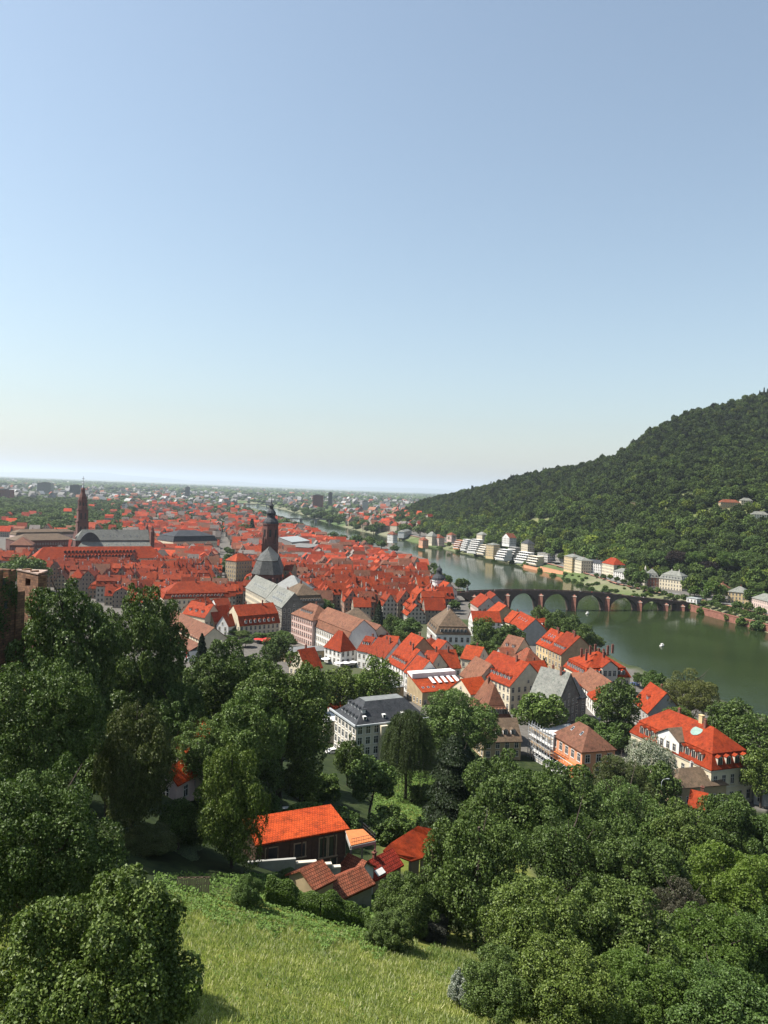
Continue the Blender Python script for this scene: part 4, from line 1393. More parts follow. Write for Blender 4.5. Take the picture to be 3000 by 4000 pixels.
house('gabled_house', 'little bright red roof beside the black cypress', 'house', (2075, 2640, 2150, 2634), 7, 11, 5, 'gx', 'bright', 'cream', rows=2, chim=1)
house('gabled_house', 'small red hipped cottage above the grey slate roof', 'house', (2184, 2679, 2268, 2677), 7, 12, 5, 'hip', 'bright', 'cream', rows=2, chim=1)
house('gabled_house', 'dark brown steep roof in front of the big hipped riverside house', 'house', (2225, 2640, 2330, 2720), 7, 12, 6, 'gx', 'brown', 'white', rows=2, chim=0)
house('gabled_house', 'bright red sliver of roof with white gable left of the dark garden tree', 'house', (2296, 2710, 2338, 2752), 6, 9, 4, 'gx', 'bright', 'white', rows=2, chim=0)
# white and red houses behind the gardens
house('gabled_house', 'white gabled house with red roof behind the garden trees', 'house', (1848, 2428, 1957, 2430), 9, 12, 5.5, 'gx', 'bright', 'white', rows=3, chim=1, win='NL')
house('gabled_house', 'white flat roofed terrace building among the garden trees', 'house', (1905, 2444, 1966, 2446), 5, 8, .5, 'flat', 'white', 'white', rows=1, chim=0)
house('gabled_house', 'red roofed house with bare grey gable facing the gardens', 'house', (1989, 2429, 2045, 2461), 9, 14, 6.5, 'gx', 'bright', 'grey', rows=2, sky=[('N', 4, .5)], chim=0, win='N')
house('gabled_house', 'narrow bright red roof left of the bare grey gable', 'house', (1965, 2424, 1990, 2432), 9, 13, 6, 'gx', 'bright', 'cream', rows=2, chim=1, win='N')
house('gabled_house', 'low red roofed house by the river right of the bare grey gable', 'house', (2106, 2464, 2168, 2452), 8, 14, 5, 'gx', 'bright', 'cream', rows=2, dorm=[('N', 3, .4)], chim=1)
house('gabled_house', 'red roofed house with brown timbered gable near the bridge', 'house', (1897, 2391, 1925, 2409), 10, 17, 7, 'gx', 'bright', 'ochre', rows=2, chim=1)
house('gabled_house', 'twin red roof left of the timbered gable by the bridge', 'house', (1838, 2352, 1868, 2372), 11, 14, 6.5, 'gx', 'bright', 'pink', rows=3, chim=1)
house('gabled_house', 'red hipped house with grey gable at the bridge head', 'house', (1868, 2345, 1890, 2362), 12, 16, 7, 'gx', 'bright', 'grey', rows=3, chim=1)
house('riverside_house', 'yellow fronted house with red dormered roof above the curved white wall', 'house', (2096, 2512, 2143, 2533), 11.5, 16, 7.5, 'gx', 'bright', 'yellow', rows=3, dorm=[('N', 4, .2)], sky=[('N', 3, .55)], chim=2, wsize=(1.1, 2.0))
house('riverside_house', 'cream fronted house with red roof and plain brown gable by the river', 'house', (2144, 2534, 2193, 2557), 11.5, 19, 8.5, 'gx', 'bright', 'ochre', rows=3, dorm=[('N', 5, .2)], chim=2, wsize=(1.1, 2.0), win='N')
def bank_mansion():
    r_, L, z = house('riverside_mansion', 'wide red mansard mansion with cream pediment and many chimneys by the river', 'mansion', (2286, 2647, 2461, 2645), 9, 21, 9.2, 'man', 'bright', 'cream', rows=2, dorm=[('N', 8, .12), ('L', 7, .12)], chim=0, wsize=(1.2, 2.2), h1f=.42, dsize=(1.5, 2.1))
    l = L / 2
    b = MB(); pw = L * .17; cx = L * .03
    b.box(cx - pw, cx + pw, -.5, 3, 0, 13.4)
    b.poly([(cx - pw, -.5, 13.4), (cx + pw, -.5, 13.4), (cx, -.5, 16.0)])
    link('pediment', b.mesh('pediment', ['trim']), r_)
    b = MB()
    b.slab([(cx - pw - .4, 9, 13.5), (cx - pw - .4, -.9, 13.5), (cx, -.9, 16.5), (cx, 9, 16.5)], .2)
    b.slab([(cx + pw + .4, -.9, 13.5), (cx + pw + .4, 9, 13.5), (cx, 9, 16.5), (cx, -.9, 16.5)], .2)
    link('pediment_roof', b.mesh('pediment_roof', ['bright']), r_)
    for i in range(3):
        for zz in (1.2, 5.3, 9.7):
            link('window', window_mesh(1.3, 2.3, 'trim'), r_, (cx + (i - 1) * pw * .6, -.5, zz))
    ro = [c for c in r_.children if c.name.startswith('roof')][0]
    for i in range(10):
        link('chimney', chimney_mesh(2.2, 'chim', .9), ro, (-l + 3 + (L - 6) * i / 9, (6, 14, 9, 16, 11)[i % 5], 9 + (7.8, 7.4, 9.6, 6.6, 9.8)[i % 5]))
bank_mansion()
house('gabled_house', 'red roofed house with long bare grey gable among riverside trees', 'house', (2474, 2738, 2533, 2784), 8, 13, 7.5, 'gx', 'bright', 'grey', rows=2, chim=1, dorm=[('N', 1, .35)])

# ------------------------------------------------------------------ the mansion at the right
def mansion():
    r_, L, z = house('mansion', 'large yellow mansion with red mansard roof and white pediment above the trees', 'mansion', (2466, 2860, 2779, 3008), 10.5, 15.5, 9.0, 'man', 'bright', 'cream', rows=2, dorm=[('N', 11, .13), ('R', 4, .13)], chim=2, wsize=(1.25, 2.5), spacing=2.9, h1f=.45, dsize=(1.7, 2.3), face='trim', frame='trim')
    print('mansion', L, z)
    b = MB(); cx, pw = L * .0, 4.6
    b.box(cx - pw, cx + pw, -.35, 4, 10.3, 14.4)
    b.poly([(cx - pw, -.35, 14.4), (cx + pw, -.35, 14.4), (cx, -.35, 16.8)])
    link('pediment', b.mesh('pediment', ['white']), r_)
    b = MB()
    b.slab([(cx - pw - .5, 8.5, 14.4), (cx - pw - .5, -.8, 14.4), (cx, -.8, 17.2), (cx, 8.5, 17.2)], .22)
    b.slab([(cx + pw + .5, -.8, 14.4), (cx + pw + .5, 8.5, 14.4), (cx, 8.5, 17.2), (cx, -.8, 17.2)], .22)
    link('pediment_roof', b.mesh('pediment_roof', ['umber']), r_)
    for i in range(3):
        link('window', window_mesh(1.2, 2.0, 'trim'), r_, (cx + (i - 1) * 2.7, -.35, 11.2))
    b = MB(); b.box(-L / 2 - .25, L / 2 + .25, -.25, -.002, 9.9, 10.4); b.box(-L / 2 - .25, L / 2 + .25, -.14, -.002, 5.0, 5.25)
    b.box(L / 2 + .002, L / 2 + .25, -.25, 15.7, 9.9, 10.4); b.box(L / 2 + .002, L / 2 + .14, 0, 15.6, 5.0, 5.25)
    link('cornice', b.mesh('cornice', ['trim']), r_)
    b = MB()
    b.lathe([(1.9, 0), (1.9, .12)], 12)
    hh = 10.5 + 9.5
    o = link('roof_patch', b.mesh('roof_patch', ['copper']), r_, (L * .16, 5.2, 17.6))
    o.rotation_euler = (math.atan2(5.2, 7.0) * .98, 0, 0)
    b = MB(); b.box(-.7, .7, -.5, .5, -1.2, 1.5); b.box(-.8, .8, -.6, .6, 1.5, 1.7)
    link('vent_box', b.mesh('vent_box', ['yellow']), r_, (L * .13, 7.8, 20.2))
mansion()
house('annex_house', 'low annex with brown hipped roof and chimney below the yellow mansion', 'house', (2640, 3078, 2838, 3062), 5.5, 9, 3.4, 'hip', 'umber', 'ochre', rows=1, chim=1, chimmat='chimw')
house('garden_shed', 'small bright orange roof peeping out of the trees below the mansion', 'shed', (2690, 3145, 2752, 3160), 4, 6, 3, 'gx', 'bright', 'cream', rows=1, chim=1, win='N')
house('garden_shed', 'flat grey roofed shed at the right edge beside the mansion', 'shed', (2948, 3088, 3030, 3100), 4, 8, 1, 'shed', 'slate2', 'grey', rows=1, chim=0)

# ------------------------------------------------------------------ house under scaffolding
def scaffold_house():
    r_, L, z = house('villa', 'apricot villa with brown hipped roof and glazed winter garden beside scaffolding', 'villa', (2159, 2866, 2275, 2936), 8.5, 11.5, 5.2, 'hip', 'brown', 'apricot', rows=2, sky=[('N', 2, .5)], chim=0, wsize=(1.5, 2.2), spacing=2.9, frame='white')
    l = L / 2
    b = MB(); b.box(-l, l + 1, -3.2, -.01, -3, 3.6)
    link('terrace', b.mesh('terrace', ['terrace']), r_)
    b = MB()
    for i in range(13):
        b.box(-l + i * (L + 1) / 12 - .04, -l + i * (L + 1) / 12 + .04, -3.2, -3.12, 3.6, 4.6)
    b.box(-l, l + 1, -3.22, -3.1, 4.6, 4.68)
    link('railing', b.mesh('railing', ['white']), r_)
    b = MB()
    b.slab([(-l - 1, -5.8, 2.0), (l - 2, -5.8, 2.0), (l - 2, -3.3, 3.2), (-l - 1, -3.3, 3.2)], .1)
    link('glass_roof', b.mesh('glass_roof', ['glass']), r_)
    b = MB(); b.box(-l - 1, l - 2, -5.7, -3.25, -3, 1.85)
    for i in range(9):
        x = -l - 1 + (L - 1) * i / 8
        b.bar((x, -5.8, 2.06), (x, -3.3, 3.26), .12, .1)
    link('winter_garden', b.mesh('winter_garden', ['white']), r_)
    return r_
scaffold_house()
house('flat_wing', 'flat white roofed wing behind the scaffolding', 'house', (2112, 2852, 2162, 2872), 9, 13, .5, 'flat', 'white', 'white', rows=2, chim=0)
def scaffolding():
    A, B, z = place_edge((2066, 2840, 2150, 2890), 9.5)
    d = B - A; L = float(np.hypot(*d)); d /= L
    n = np.array([-d[1], d[0]])
    t = thing('scaffolding', 'pale metal scaffolding wrapped round the wing beside the apricot villa', 'scaffolding', (*((A + B) / 2), z), math.atan2(d[1], d[0]))
    b = MB()
    nx = 9
    for i in range(nx):
        x = -L / 2 + L * i / (nx - 1)
        for y in (0, 1.2):
            b.bar((x, y, -2), (x, y, 11.5), .13, .13)
    link('standards', b.mesh('standards', ['steel']), t)
    for k in range(5):
        b = MB(); b.box(-L / 2, L / 2, .02, 1.18, k * 2.2 + .6, k * 2.2 + .72)
        link('platform', b.mesh('platform', ['white' if k % 2 else 'timberl']), t)
        b = MB()
        for y in (-.1, 1.3):
            b.box(-L / 2 - .3, L / 2 + .3, y - .05, y + .05, k * 2.2 + 1.6, k * 2.2 + 1.7)
        link('guard_rail', b.mesh('guard_rail', ['steel']), t)
    b = MB()
    for i in range(nx - 1):
        x = -L / 2 + L * i / (nx - 1)
        b.bar((x, -.15, (i % 4) * 2.2), (x + L / (nx - 1), -.15, (i % 4) * 2.2 + 2.2), .08, .08)
    link('brace', b.mesh('brace', ['steel']), t)
scaffolding()

# ------------------------------------------------------------------ the slate roofed institute
def institute():
    r_, L, z = house('institute', 'large grey institute with dark slate roof and lit left hip', 'building', (1391, 2838, 1668, 2806), 12.5, 15, 7, 'hipflat', 'slate', 'trim', rows=4, chim=0, wsize=(1.3, 1.9), spacing=2.5, win='NLR', frame='white')
    print('institute', L, z)
    l = L / 2
    b = MB(); b.box(-l - .5, l + .5, -.5, -.002, 12.2, 12.7); b.box(-l - .5, -l - .002, -.5, 18.5, 12.2, 12.7)
    link('gutter', b.mesh('gutter', ['steel']), r_)
    b = MB(); b.box(-l + 7.2, -l + 9.4, -1.6, -.002, -3, 12.1)
    link('stair_bay', b.mesh('stair_bay', ['cream']), r_)
    for i in range(3):
        b = MB()
        b.box(-.5, .5, 0, 1.2, -.3, 1.0); b.box(-.32, .32, -.02, 0, .1, .85, 1)
        link('dormer', b.mesh('dormer', ['white', 'glass']), r_, (-l + 3.2 + i * 6.2, .9, 13.6))
    for k in range(2):
        for i in range(5):
            link('dormer', dormer_mesh(.93, 'slate', 'steel', .8, .7), r_, (-l + .9 + 2.0 * k, 2.8 + 2.3 * i, 12.85 + (.9 + 2.0 * k) * .93), -math.pi / 2)
institute()
house('gabled_house', 'small red roofed house left behind the slate institute', 'house', (1285, 2768, 1345, 2760), 7, 10, 3.5, 'gx', 'red', 'white', rows=2, chim=0)
house('gabled_house', 'pale rendered house at the left foot of the slate institute', 'house', (1268, 2822, 1330, 2815), 7, 9, 2, 'flat', 'white', 'cream', rows=2, chim=0)

# ------------------------------------------------------------------ white house among the left trees
def tree_house():
    r_, L, z = house('cottage', 'cream cottage with orange red roof half hidden by the olive tree', 'cottage', (672, 2886, 720, 2952), 6.5, 9, 3.4, 'gx', 'orange', 'cream', rows=2, chim=0, wsize=(.9, 1.4))
tree_house()
house('cottage', 'dark red shaded roof just behind the cream cottage', 'cottage', (700, 2856, 790, 2850), 6, 7, 3, 'gx', 'red', 'cream', rows=1, chim=0, win='')
house('cottage', 'pink walled outbuilding with small orange roof below the cream cottage', 'outbuilding', (690, 3060, 762, 3020), 4, 4, 2.0, 'gx', 'orange', 'pink', rows=1, chim=0)

# ------------------------------------------------------------------ the orange roofed house below the meadow and its sheds
def near_house():
    r_, L, z = house('garden_house', 'dark timber house with wide bright orange tiled roof below the meadow', 'house', (1000, 3320, 1348, 3257), 5.6, 6.0, .8, 'shed', 'orange', 'timber', rows=1, chim=0, win='', ov=.8)
    print('near house', L, z)
    l = L / 2
    for x, w_, zz, h in ((-l + 2.2, 1.6, 3.2, 1.5), (-l + 6.2, 1.5, 2.9, 1.7), (-l + 9.6, 1.0, 2.2, 2.6), (-l + 11.0, 1.0, 2.2, 2.6), (-l + 12.3, 1.0, 2.2, 2.6), (l - 1.6, .8, .5, 1.4), (l - 4.0, .8, .5, 1.2)):
        if x < l - .8:
            link('window', window_mesh(w_, h, 'timberl', 0), r_, (x, 0, zz))
    b = MB(); b.box(-l - .2, l + .2, -.12, -.003, 1.75, 1.95); b.box(-l, l, -.09, -.003, 5.0, 5.2)
    for i in range(9):
        b.box(-l + L * i / 8 - .1, -l + L * i / 8 + .1, -.1, -.003, 1.96, 4.99)
    link('timber_frame', b.mesh('timber_frame', ['timber']), r_)
    # roof terrace on posts beside it
    Z = 42.3
    c = [PZ(1350, 3243, Z), PZ(1418, 3238, Z), PZ(1466, 3281, Z), PZ(1371, 3302, Z)]
    m = sum(c) / 4
    t = thing('roof_terrace', 'terracotta paved terrace on a concrete frame with thin dark railing', 'terrace', (m[0], m[1], Z))
    q = [(p[0] - m[0], p[1] - m[1], 0) for p in c]
    b = MB(); b.slab(q, .12)
    link('floor', b.mesh('floor', ['terrace']), t)
    b = MB()
    for i in range(4):
        p, s = q[i], q[(i + 1) % 4]
        b.bar((p[0], p[1], -.36), (s[0], s[1], -.36), .3, .45)
    for p in q:
        b.bar((p[0], p[1], -8), (p[0], p[1], -.6), .28, .28)
    link('frame', b.mesh('frame', ['conc']), t)
    b = MB()
    for i in (1, 2):
        p, s = Vector(q[i]), Vector(q[(i + 1) % 4])
        for h in (.45, .95):
            b.bar(p + Vector((0, 0, h)), s + Vector((0, 0, h)), .05, .05)
        n = 14 if i == 2 else 10
        for k in range(n + 1):
            e = p.lerp(s, k / n)
            b.bar(e, e + Vector((0, 0, .95)), .035, .035)
    link('railing', b.mesh('railing', ['darkmetal']), t)
    # fan shaped red roof
    inner = [(1496, 3322), (1530, 3290), (1575, 3262), (1610, 3240), (1632, 3226)]
    outer = [(1606, 3364), (1652, 3350), (1686, 3318), (1698, 3278), (1690, 3238)]
    I = [PZ(x, y, 41.2) for x, y in inner]; O = [PZ(x, y, 38.9) for x, y in outer]
    m = sum(O) / 5
    g = gz1(m[0], m[1])
    t = thing('pavilion', 'curved fan shaped bright red tiled roof half in shadow beside the orange house', 'pavilion', (m[0], m[1], g))
    o3 = np.array([m[0], m[1], g])
    b = MB()
    for i in range(4):
        b.slab([O[i] - o3, O[i + 1] - o3, I[i + 1] - o3, I[i] - o3], .2)
    link('roof', b.mesh('roof', ['bright']), t)
    b = MB()
    for i in range(4):
        p, s = O[i] - o3, O[i + 1] - o3
        e = (I[i] + I[i + 1]) / 2 - o3
        ins = lambda a: a + (e - a) * np.array([.10, .10, 0])
        p, s = ins(p), ins(s)
        b.poly([(p[0], p[1], -3), (s[0], s[1], -3), (s[0], s[1], p[2] - .12), (p[0], p[1], p[2] - .12)])
    for i in range(5):
        p = O[i] - o3
        b.bar((p[0] * .97, p[1] * .97, -3), (p[0] * .97, p[1] * .97, p[2] - .15), .18, .18)
    link('wall', b.mesh('wall', ['timberl']), t)
near_house()
house('shed', 'small shed with pale old pantiles and a scalloped ridge', 'shed', (1329, 3404, 1392, 3434), 2.7, 3.6, 1.3, 'gx', 'pan', 'white', rows=1, chim=0, win='', ov=.3)
def long_shed():
    r_, L, z = house('shed', 'long narrow shed with ribbed dark red pantile roof and brick chimney', 'shed', (1392, 3478, 1566, 3382), 2.5, 3.8, 1.5, 'gx', 'pan', 'ochre', rows=1, chim=0, win='', ov=.35)
    ro = [c for c in r_.children if c.name.startswith('roof')][0]
    link('chimney', chimney_mesh(1.0, 'chim', .5), ro, (L * .1, 1.9, 3.9))
    b = MB(); b.slab([(-L * .05, -.2, 2.75), (L * .12, -.2, 2.75), (L * .12, 1.1, 3.55), (-L * .05, 1.1, 3.55)], .06)
    link('metal_sheet', b.mesh('metal_sheet', ['white']), r_)
    for c in ro.data.materials:
        pass
    ro.data.materials[0] = M['ribred']
M['ribred'] = tiles('pantiles_red', (.48, .055, .03), (.36, .05, .03), strength=.8, per_obj=0, row=.5)
long_shed()
house('shed', 'weathered brown pantile shed roof behind the hedge', 'shed', (1226, 3512, 1300, 3474), 2.2, 4.4, 1.3, 'gx', 'pan', 'ochre', rows=1, chim=0, win='', ov=.35)
house('shed', 'patched brown pantile roof beside the crooked pole', 'shed', (1330, 3545, 1452, 3488), 2.2, 4.2, 1.2, 'gx', 'pan', 'conc', rows=1, chim=0, win='', ov=.35)
def wall_run(name, label, pts, h, th, mat, cap='trim', cat='wall'):
    P = [PG(*p) for p in pts]
    o = P[0]
    t = thing(name, label, cat, tuple(o))
    b, c = MB(), MB()
    for i in range(len(P) - 1):
        p, q = P[i] - o, P[i + 1] - o
        top = max(p[2], q[2]) + h
        d = (q - p)[:2]; d = d / np.hypot(*d); n = np.array([-d[1], d[0]]) * th / 2
        def pr(bb, e, z0, z1):
            k = n * e
            a = [(p[0] - k[0], p[1] - k[1]), (q[0] - k[0], q[1] - k[1]), (q[0] + k[0], q[1] + k[1]), (p[0] + k[0], p[1] + k[1])]
            bb.poly([(*x, z1) for x in a])
            for j in range(4):
                l = (j + 1) % 4
                bb.poly([(*a[j], z0), (*a[l], z0), (*a[l], z1), (*a[j], z1)])
        pr(b, 1, min(p[2], q[2]) - 2, top)
        pr(c, 1.5, top + .003, top + .16)
    link('masonry', b.mesh('masonry', [mat]), t)
    link('coping', c.mesh('coping', [cap]), t)
    return t
def stepped_wall():
    seg = [(960, 1156, 3362), (1158, 1237, 3373), (1238, 1296, 3381), (1297, 1331, 3391)]
    Yf = lambda x: np.interp(x, [960, 1348], [98.6, 101.6])
    o = PY(1156, 3370, Yf(1156))
    t = thing('retaining_wall', 'stepped grey garden wall with pale coping in front of the timber house', 'wall', (o[0], o[1], 36.0))
    o = np.array([o[0], o[1], 36.0])
    b, c = MB(), MB()
    for i, (x0, x1, y) in enumerate(seg):
        p, q = PY(x0, y, Yf(x0)) - o, PY(x1, y, Yf(x1)) - o
        zt = (p[2] + q[2]) / 2
        d = (q - p)[:2]; d = d / np.hypot(*d); n = np.array([-d[1], d[0]])
        for bb, k0, k1, z0, z1 in ((b, 0, .45, -8, zt), (c, -.12, .57, zt + .003, zt + .2)):
            if bb is c and i == 0:
                continue
            a = [p[:2] + n * k0, q[:2] + n * k0, q[:2] + n * k1, p[:2] + n * k1]
            bb.poly([(*v, z1) for v in a])
            for j in range(4):
                l = (j + 1) % 4
                bb.poly([(*a[j], z0), (*a[l], z0), (*a[l], z1), (*a[j], z1)])
    link('masonry', b.mesh('masonry', ['conc']), t)
    link('coping', c.mesh('coping', ['trim']), t)
stepped_wall()
def wood_fence():
    A = PG(690, 3470)
    B = PY(822, 3466, A[1] + .4)
    d = (B - A)[:2]; L = np.hypot(*d)
    t = thing('wooden_fence', 'short weathered board fence at the edge of the shaded trees', 'fence', tuple(A), math.atan2(d[1], d[0]))
    b = MB()
    n = int(L / .22)
    for i in range(n):
        b.box(i * .22, i * .22 + .17, -.02, .02, -.6, .95 + .06 * ((i * 7) % 3))
    link('boards', b.mesh('boards', ['timberl']), t)
    b = MB()
    for zz in (.3, 1.0):
        b.box(0, L, .021, .08, zz, zz + .1)
    link('rails', b.mesh('rails', ['timber']), t)
wood_fence()
def pole(px, py, h, label, mat='timber', r=.09, lean=.0, name='pole'):
    p = PG(px, py)
    b = MB()
    b.tube((0, 0, -.5), (lean * h, 0, h), r, r * .7, 6)
    b.tube((lean * h * .6, 0, h * .6), (lean * h * .6 - .3, .1, h * .78), r * .5, r * .3, 5)
    return tag(link(name, b.mesh(name, [mat]), None, tuple(p)), label, 'pole')
pole(1428, 3545, 4.2, 'crooked dark wooden pole standing by the patched pantile roof', lean=-.08)
def lamp(px, py, Y, label):
    p = PY(px, py, Y)
    g = gz1(p[0], p[1])
    h = p[2] - g
    b = MB()
    b.tube((0, 0, -.5), (0, 0, h - .6), .12, .07, 8)
    b.tube((0, 0, h - .6), (.5, .2, h), .06, .05, 6); b.tube((.5, .2, h), (1.6, .5, h + .1), .05, .05, 6)
    t = thing('street_lamp', label, 'street lamp', (p[0], p[1], g))
    link('post', b.mesh('post', ['steel']), t)
    b = MB(); b.box(1.4, 2.1, .35, .65, h, h + .14)
    link('lamp_head', b.mesh('lamp_head', ['steel']), t)
lamp(2585, 3045, 190, 'tall grey lamp post rising from the trees beside the mansion annex')

def leaf_box_hedge(name, label, pts, h, th, kind, seed, n=26000, size=.13, cat='hedge'):
    P = [PG(*p) for p in pts]
    r = np.random.default_rng(seed)
    o = P[0]
    seg = [np.linalg.norm((P[i + 1] - P[i])[:2]) for i in range(len(P) - 1)]
    cs = np.cumsum([0] + seg)
    u = r.uniform(0, cs[-1], n)
    k = np.clip(np.searchsorted(cs, u) - 1, 0, len(seg) - 1)
    f = (u - cs[k]) / np.array(seg)[k]
    Pa = np.array(P)
    C = Pa[k] + (Pa[k + 1] - Pa[k]) * f[:, None]
    d = (Pa[k + 1] - Pa[k])[:, :2]; d = d / np.linalg.norm(d, axis=1)[:, None]
    nn = np.stack([-d[:, 1], d[:, 0]], 1)
    a = r.uniform(-.35, math.pi + .35, n)
    hh = h * (1 + .16 * np.sin(u * 1.1) + .1 * np.sin(u * 2.7 + 1))
    rad = r.uniform(.82, 1.08, n)
    off = np.cos(a) * th / 2 * rad; zz = np.clip(np.sin(a), -.2, 1) * hh * rad
    zz = np.where(zz < 0, r.uniform(0, 1, n) * hh * .8, zz)
    Q = np.stack([C[:, 0] + nn[:, 0] * off, C[:, 1] + nn[:, 1] * off, C[:, 2] + zz * .95], 1)
    N = np.stack([nn[:, 0] * np.cos(a), nn[:, 1] * np.cos(a), np.sin(a) + .3], 1)
    V, Fq = leaf_cards(Q - o, N, np.full(n, size), r, .6)
    t = thing(name, label, cat, tuple(o))
    link('foliage', np_mesh('foliage', V, Fq, [kind]), t)
    b = MB()
    for i in range(len(P) - 1):
        for q in range(int(seg[i] / 1.2)):
            p = P[i] + (P[i + 1] - P[i]) * (q / (seg[i] / 1.2)) - o
            b.tube((p[0], p[1], p[2] - .4), (p[0], p[1], p[2] + h * .75), .06, .03, 5)
    link('stems', b.mesh('stems', ['bark']), t)
leaf_box_hedge('hedge', 'long clipped green hedge curving along the meadow below the sheds', [(1040, 3524), (1150, 3556), (1253, 3586), (1338, 3607), (1440, 3632)], 2.6, 2.2, 'lf_light', 3, 60000, .09)

# ------------------------------------------------------------------ castle ruin
def ruin():
    t = thing('castle_ruin', 'broken red sandstone castle tower with one window above the left trees', 'ruin', tuple(PY(130, 2400, 128)[:2]) + (40.0,))
    o = Vector(t.location)
    def top(px, py, Y):
        return Vector(PY(px, py, Y)) - o
    # tower stump: lit face with a window opening, dark return face
    a, c, e = top(68, 2232, 128), top(150, 2236, 124), top(186, 2244, 130)
    b = MB()
    d = Vector((c.x - a.x, c.y - a.y, 0)); L = d.length; d.normalize()
    n = Vector((-d.y, d.x, 0))
    th = 1.3
    zb, zt = -8, a.z
    wz0, wz1, wx0, wx1 = zt - 2.1, zt - .85, L * .40, L * .64
    def wallpiece(x0, x1, z0, z1):
        p = [a + d * x0, a + d * x1, a + d * x1 + n * th, a + d * x0 + n * th]
        for q in range(4):
            s = (q + 1) % 4
            b.poly([(p[q].x, p[q].y, z0), (p[s].x, p[s].y, z0), (p[s].x, p[s].y, z1), (p[q].x, p[q].y, z1)])
        b.poly([(v.x, v.y, z1) for v in p]); b.poly([(v.x, v.y, z0) for v in p[::-1]])
    wallpiece(0, wx0, zb, zt); wallpiece(wx1, L, zb, zt - .1); wallpiece(wx0 + .002, wx1 - .002, zb, wz0); wallpiece(wx0 + .002, wx1 - .002, wz1, zt - .05)
    rr = random.Random(4)
    for x in np.arange(0, L - .4, .45):
        wallpiece(x, x + .43, zt + .002, zt + rr.choice((.1, .2, .3, .55)))
    link('wall', b.mesh('wall', ['ruin']), t)
    b = MB()
    d2 = Vector((e.x - c.x, e.y - c.y, 0)); L2 = d2.length; d2.normalize(); n2 = Vector((-d2.y, d2.x, 0))
    p = [c + d2 * .02, c + d2 * L2, c + d2 * L2 + n2 * 1.3, c + d2 * 1.31 + n2 * 1.3]
    for q in range(4):
        s = (q + 1) % 4
        b.poly([(p[q].x, p[q].y, zb), (p[s].x, p[s].y, zb), (p[s].x, p[s].y, e.z), (p[q].x, p[q].y, e.z)])
    b.poly([(v.x, v.y, e.z) for v in p])
    link('return_wall', b.mesh('return_wall', ['ruin']), t)
    b = MB()
    q = [a - d * .15 - n * .1, c + d * .1 - n * .1, e + d2 * .2, a + n * 4.2]
    b.slab([(v.x, v.y, zt + .42 - .12 * i) for i, v in enumerate(q)], .22)
    link('capping', b.mesh('capping', ['ruincap']), t)
    zt_a, nn_a = a.z, (-n.x, -n.y)
    # the great wall at the edge of the picture
    t2 = thing('ruined_wall', 'tall dark ruined castle wall with broken top at the left edge', 'ruin', tuple(PY(20, 2500, 118)[:2]) + (40.0,))
    o = Vector(t2.location)
    rr = random.Random(9)
    A, B = top(-160, 2215, 108), top(62, 2226, 120)
    d = Vector((B.x - A.x, B.y - A.y, 0)); L = d.length; d.normalize(); n = Vector((-d.y, d.x, 0))
    b = MB()
    x = 0
    while x < L - .3:
        w_ = min(rr.uniform(.5, 1.1), L - x)
        zt = A.z + (B.z - A.z) * x / L - rr.choice((0, .2, .6, 1.3))
        p = [A + d * x, A + d * (x + w_ - .004), A + d * (x + w_ - .004) + n * (2.5 + rr.uniform(0, .3)), A + d * x + n * 2.6]
        for q in range(4):
            s = (q + 1) % 4
            b.poly([(p[q].x, p[q].y, -10), (p[s].x, p[s].y, -10), (p[s].x, p[s].y, zt), (p[q].x, p[q].y, zt)])
        b.poly([(v.x, v.y, zt) for v in p])
        x += w_
    link('wall', b.mesh('wall', ['ruin']), t2)
    for xx, zz in ((L * .78, -3.6), (L * .82, -7.2), (L * .9, -5.3)):
        b = MB(); b.box(-.35, .35, -.05, .3, 0, 1.0); b.box(-.5, .5, -.1, .0, -.15, -.003)
        q = A + d * xx
        link('window_slot', b.mesh('window_slot', ['darkmetal']), t2, (q.x, q.y, A.z + zz), math.atan2(d.y, d.x))
    b = MB()
    p = [B + d * .002 - n * .2, B + d * 1.8 - n * .4, B + d * 2.2 + n * 9, B + n * 9]
    for q in range(4):
        s = (q + 1) % 4
        b.poly([(p[q].x, p[q].y, -10), (p[s].x, p[s].y, -10), (p[s].x, p[s].y, B.z - 3.5 - q), (p[q].x, p[q].y, B.z - 3.5 - q)])
    b.poly([(v.x, v.y, B.z - 3.5 - i) for i, v in enumerate(p)])
    link('buttress', b.mesh('buttress', ['ruin']), t2)
    r = np.random.default_rng(6)
    def ivy(root_, p0, p1, z0, z1, n, out):
        p0, p1 = np.array(p0, float), np.array(p1, float)
        C = r.uniform(0, 1, (9, 2)); k = r.integers(0, 9, n)
        u = np.clip(C[k, 0] + r.normal(0, .09, n), 0, 1); v = C[k, 1] + r.normal(0, .12, n)
        P = p0 + (p1 - p0) * u[:, None]
        P[:, 2] = z0 + (z1 - z0) * v
        nn = np.array([out[0], out[1], .3])
        P += np.array([out[0], out[1], 0]) * r.uniform(.02, .35, n)[:, None]
        V, Fq = leaf_cards(P, np.tile(nn, (n, 1)), np.full(n, .16), r, .6)
        link('ivy', np_mesh('ivy', V, Fq, ['lf_dark']), root_)
    ivy(t2, A, B, A.z - 11, A.z - 2.5, 3000, (-n.x, -n.y))
    ivy(t, a, c, zt_a - 9, zt_a - 5, 900, nn_a)
ruin()
wall_run('terrace_wall', 'low pale terrace wall running under the left castle trees', [(-60, 2598), (60, 2596), (190, 2580)], 1.2, .6, 'ruin', 'trim')

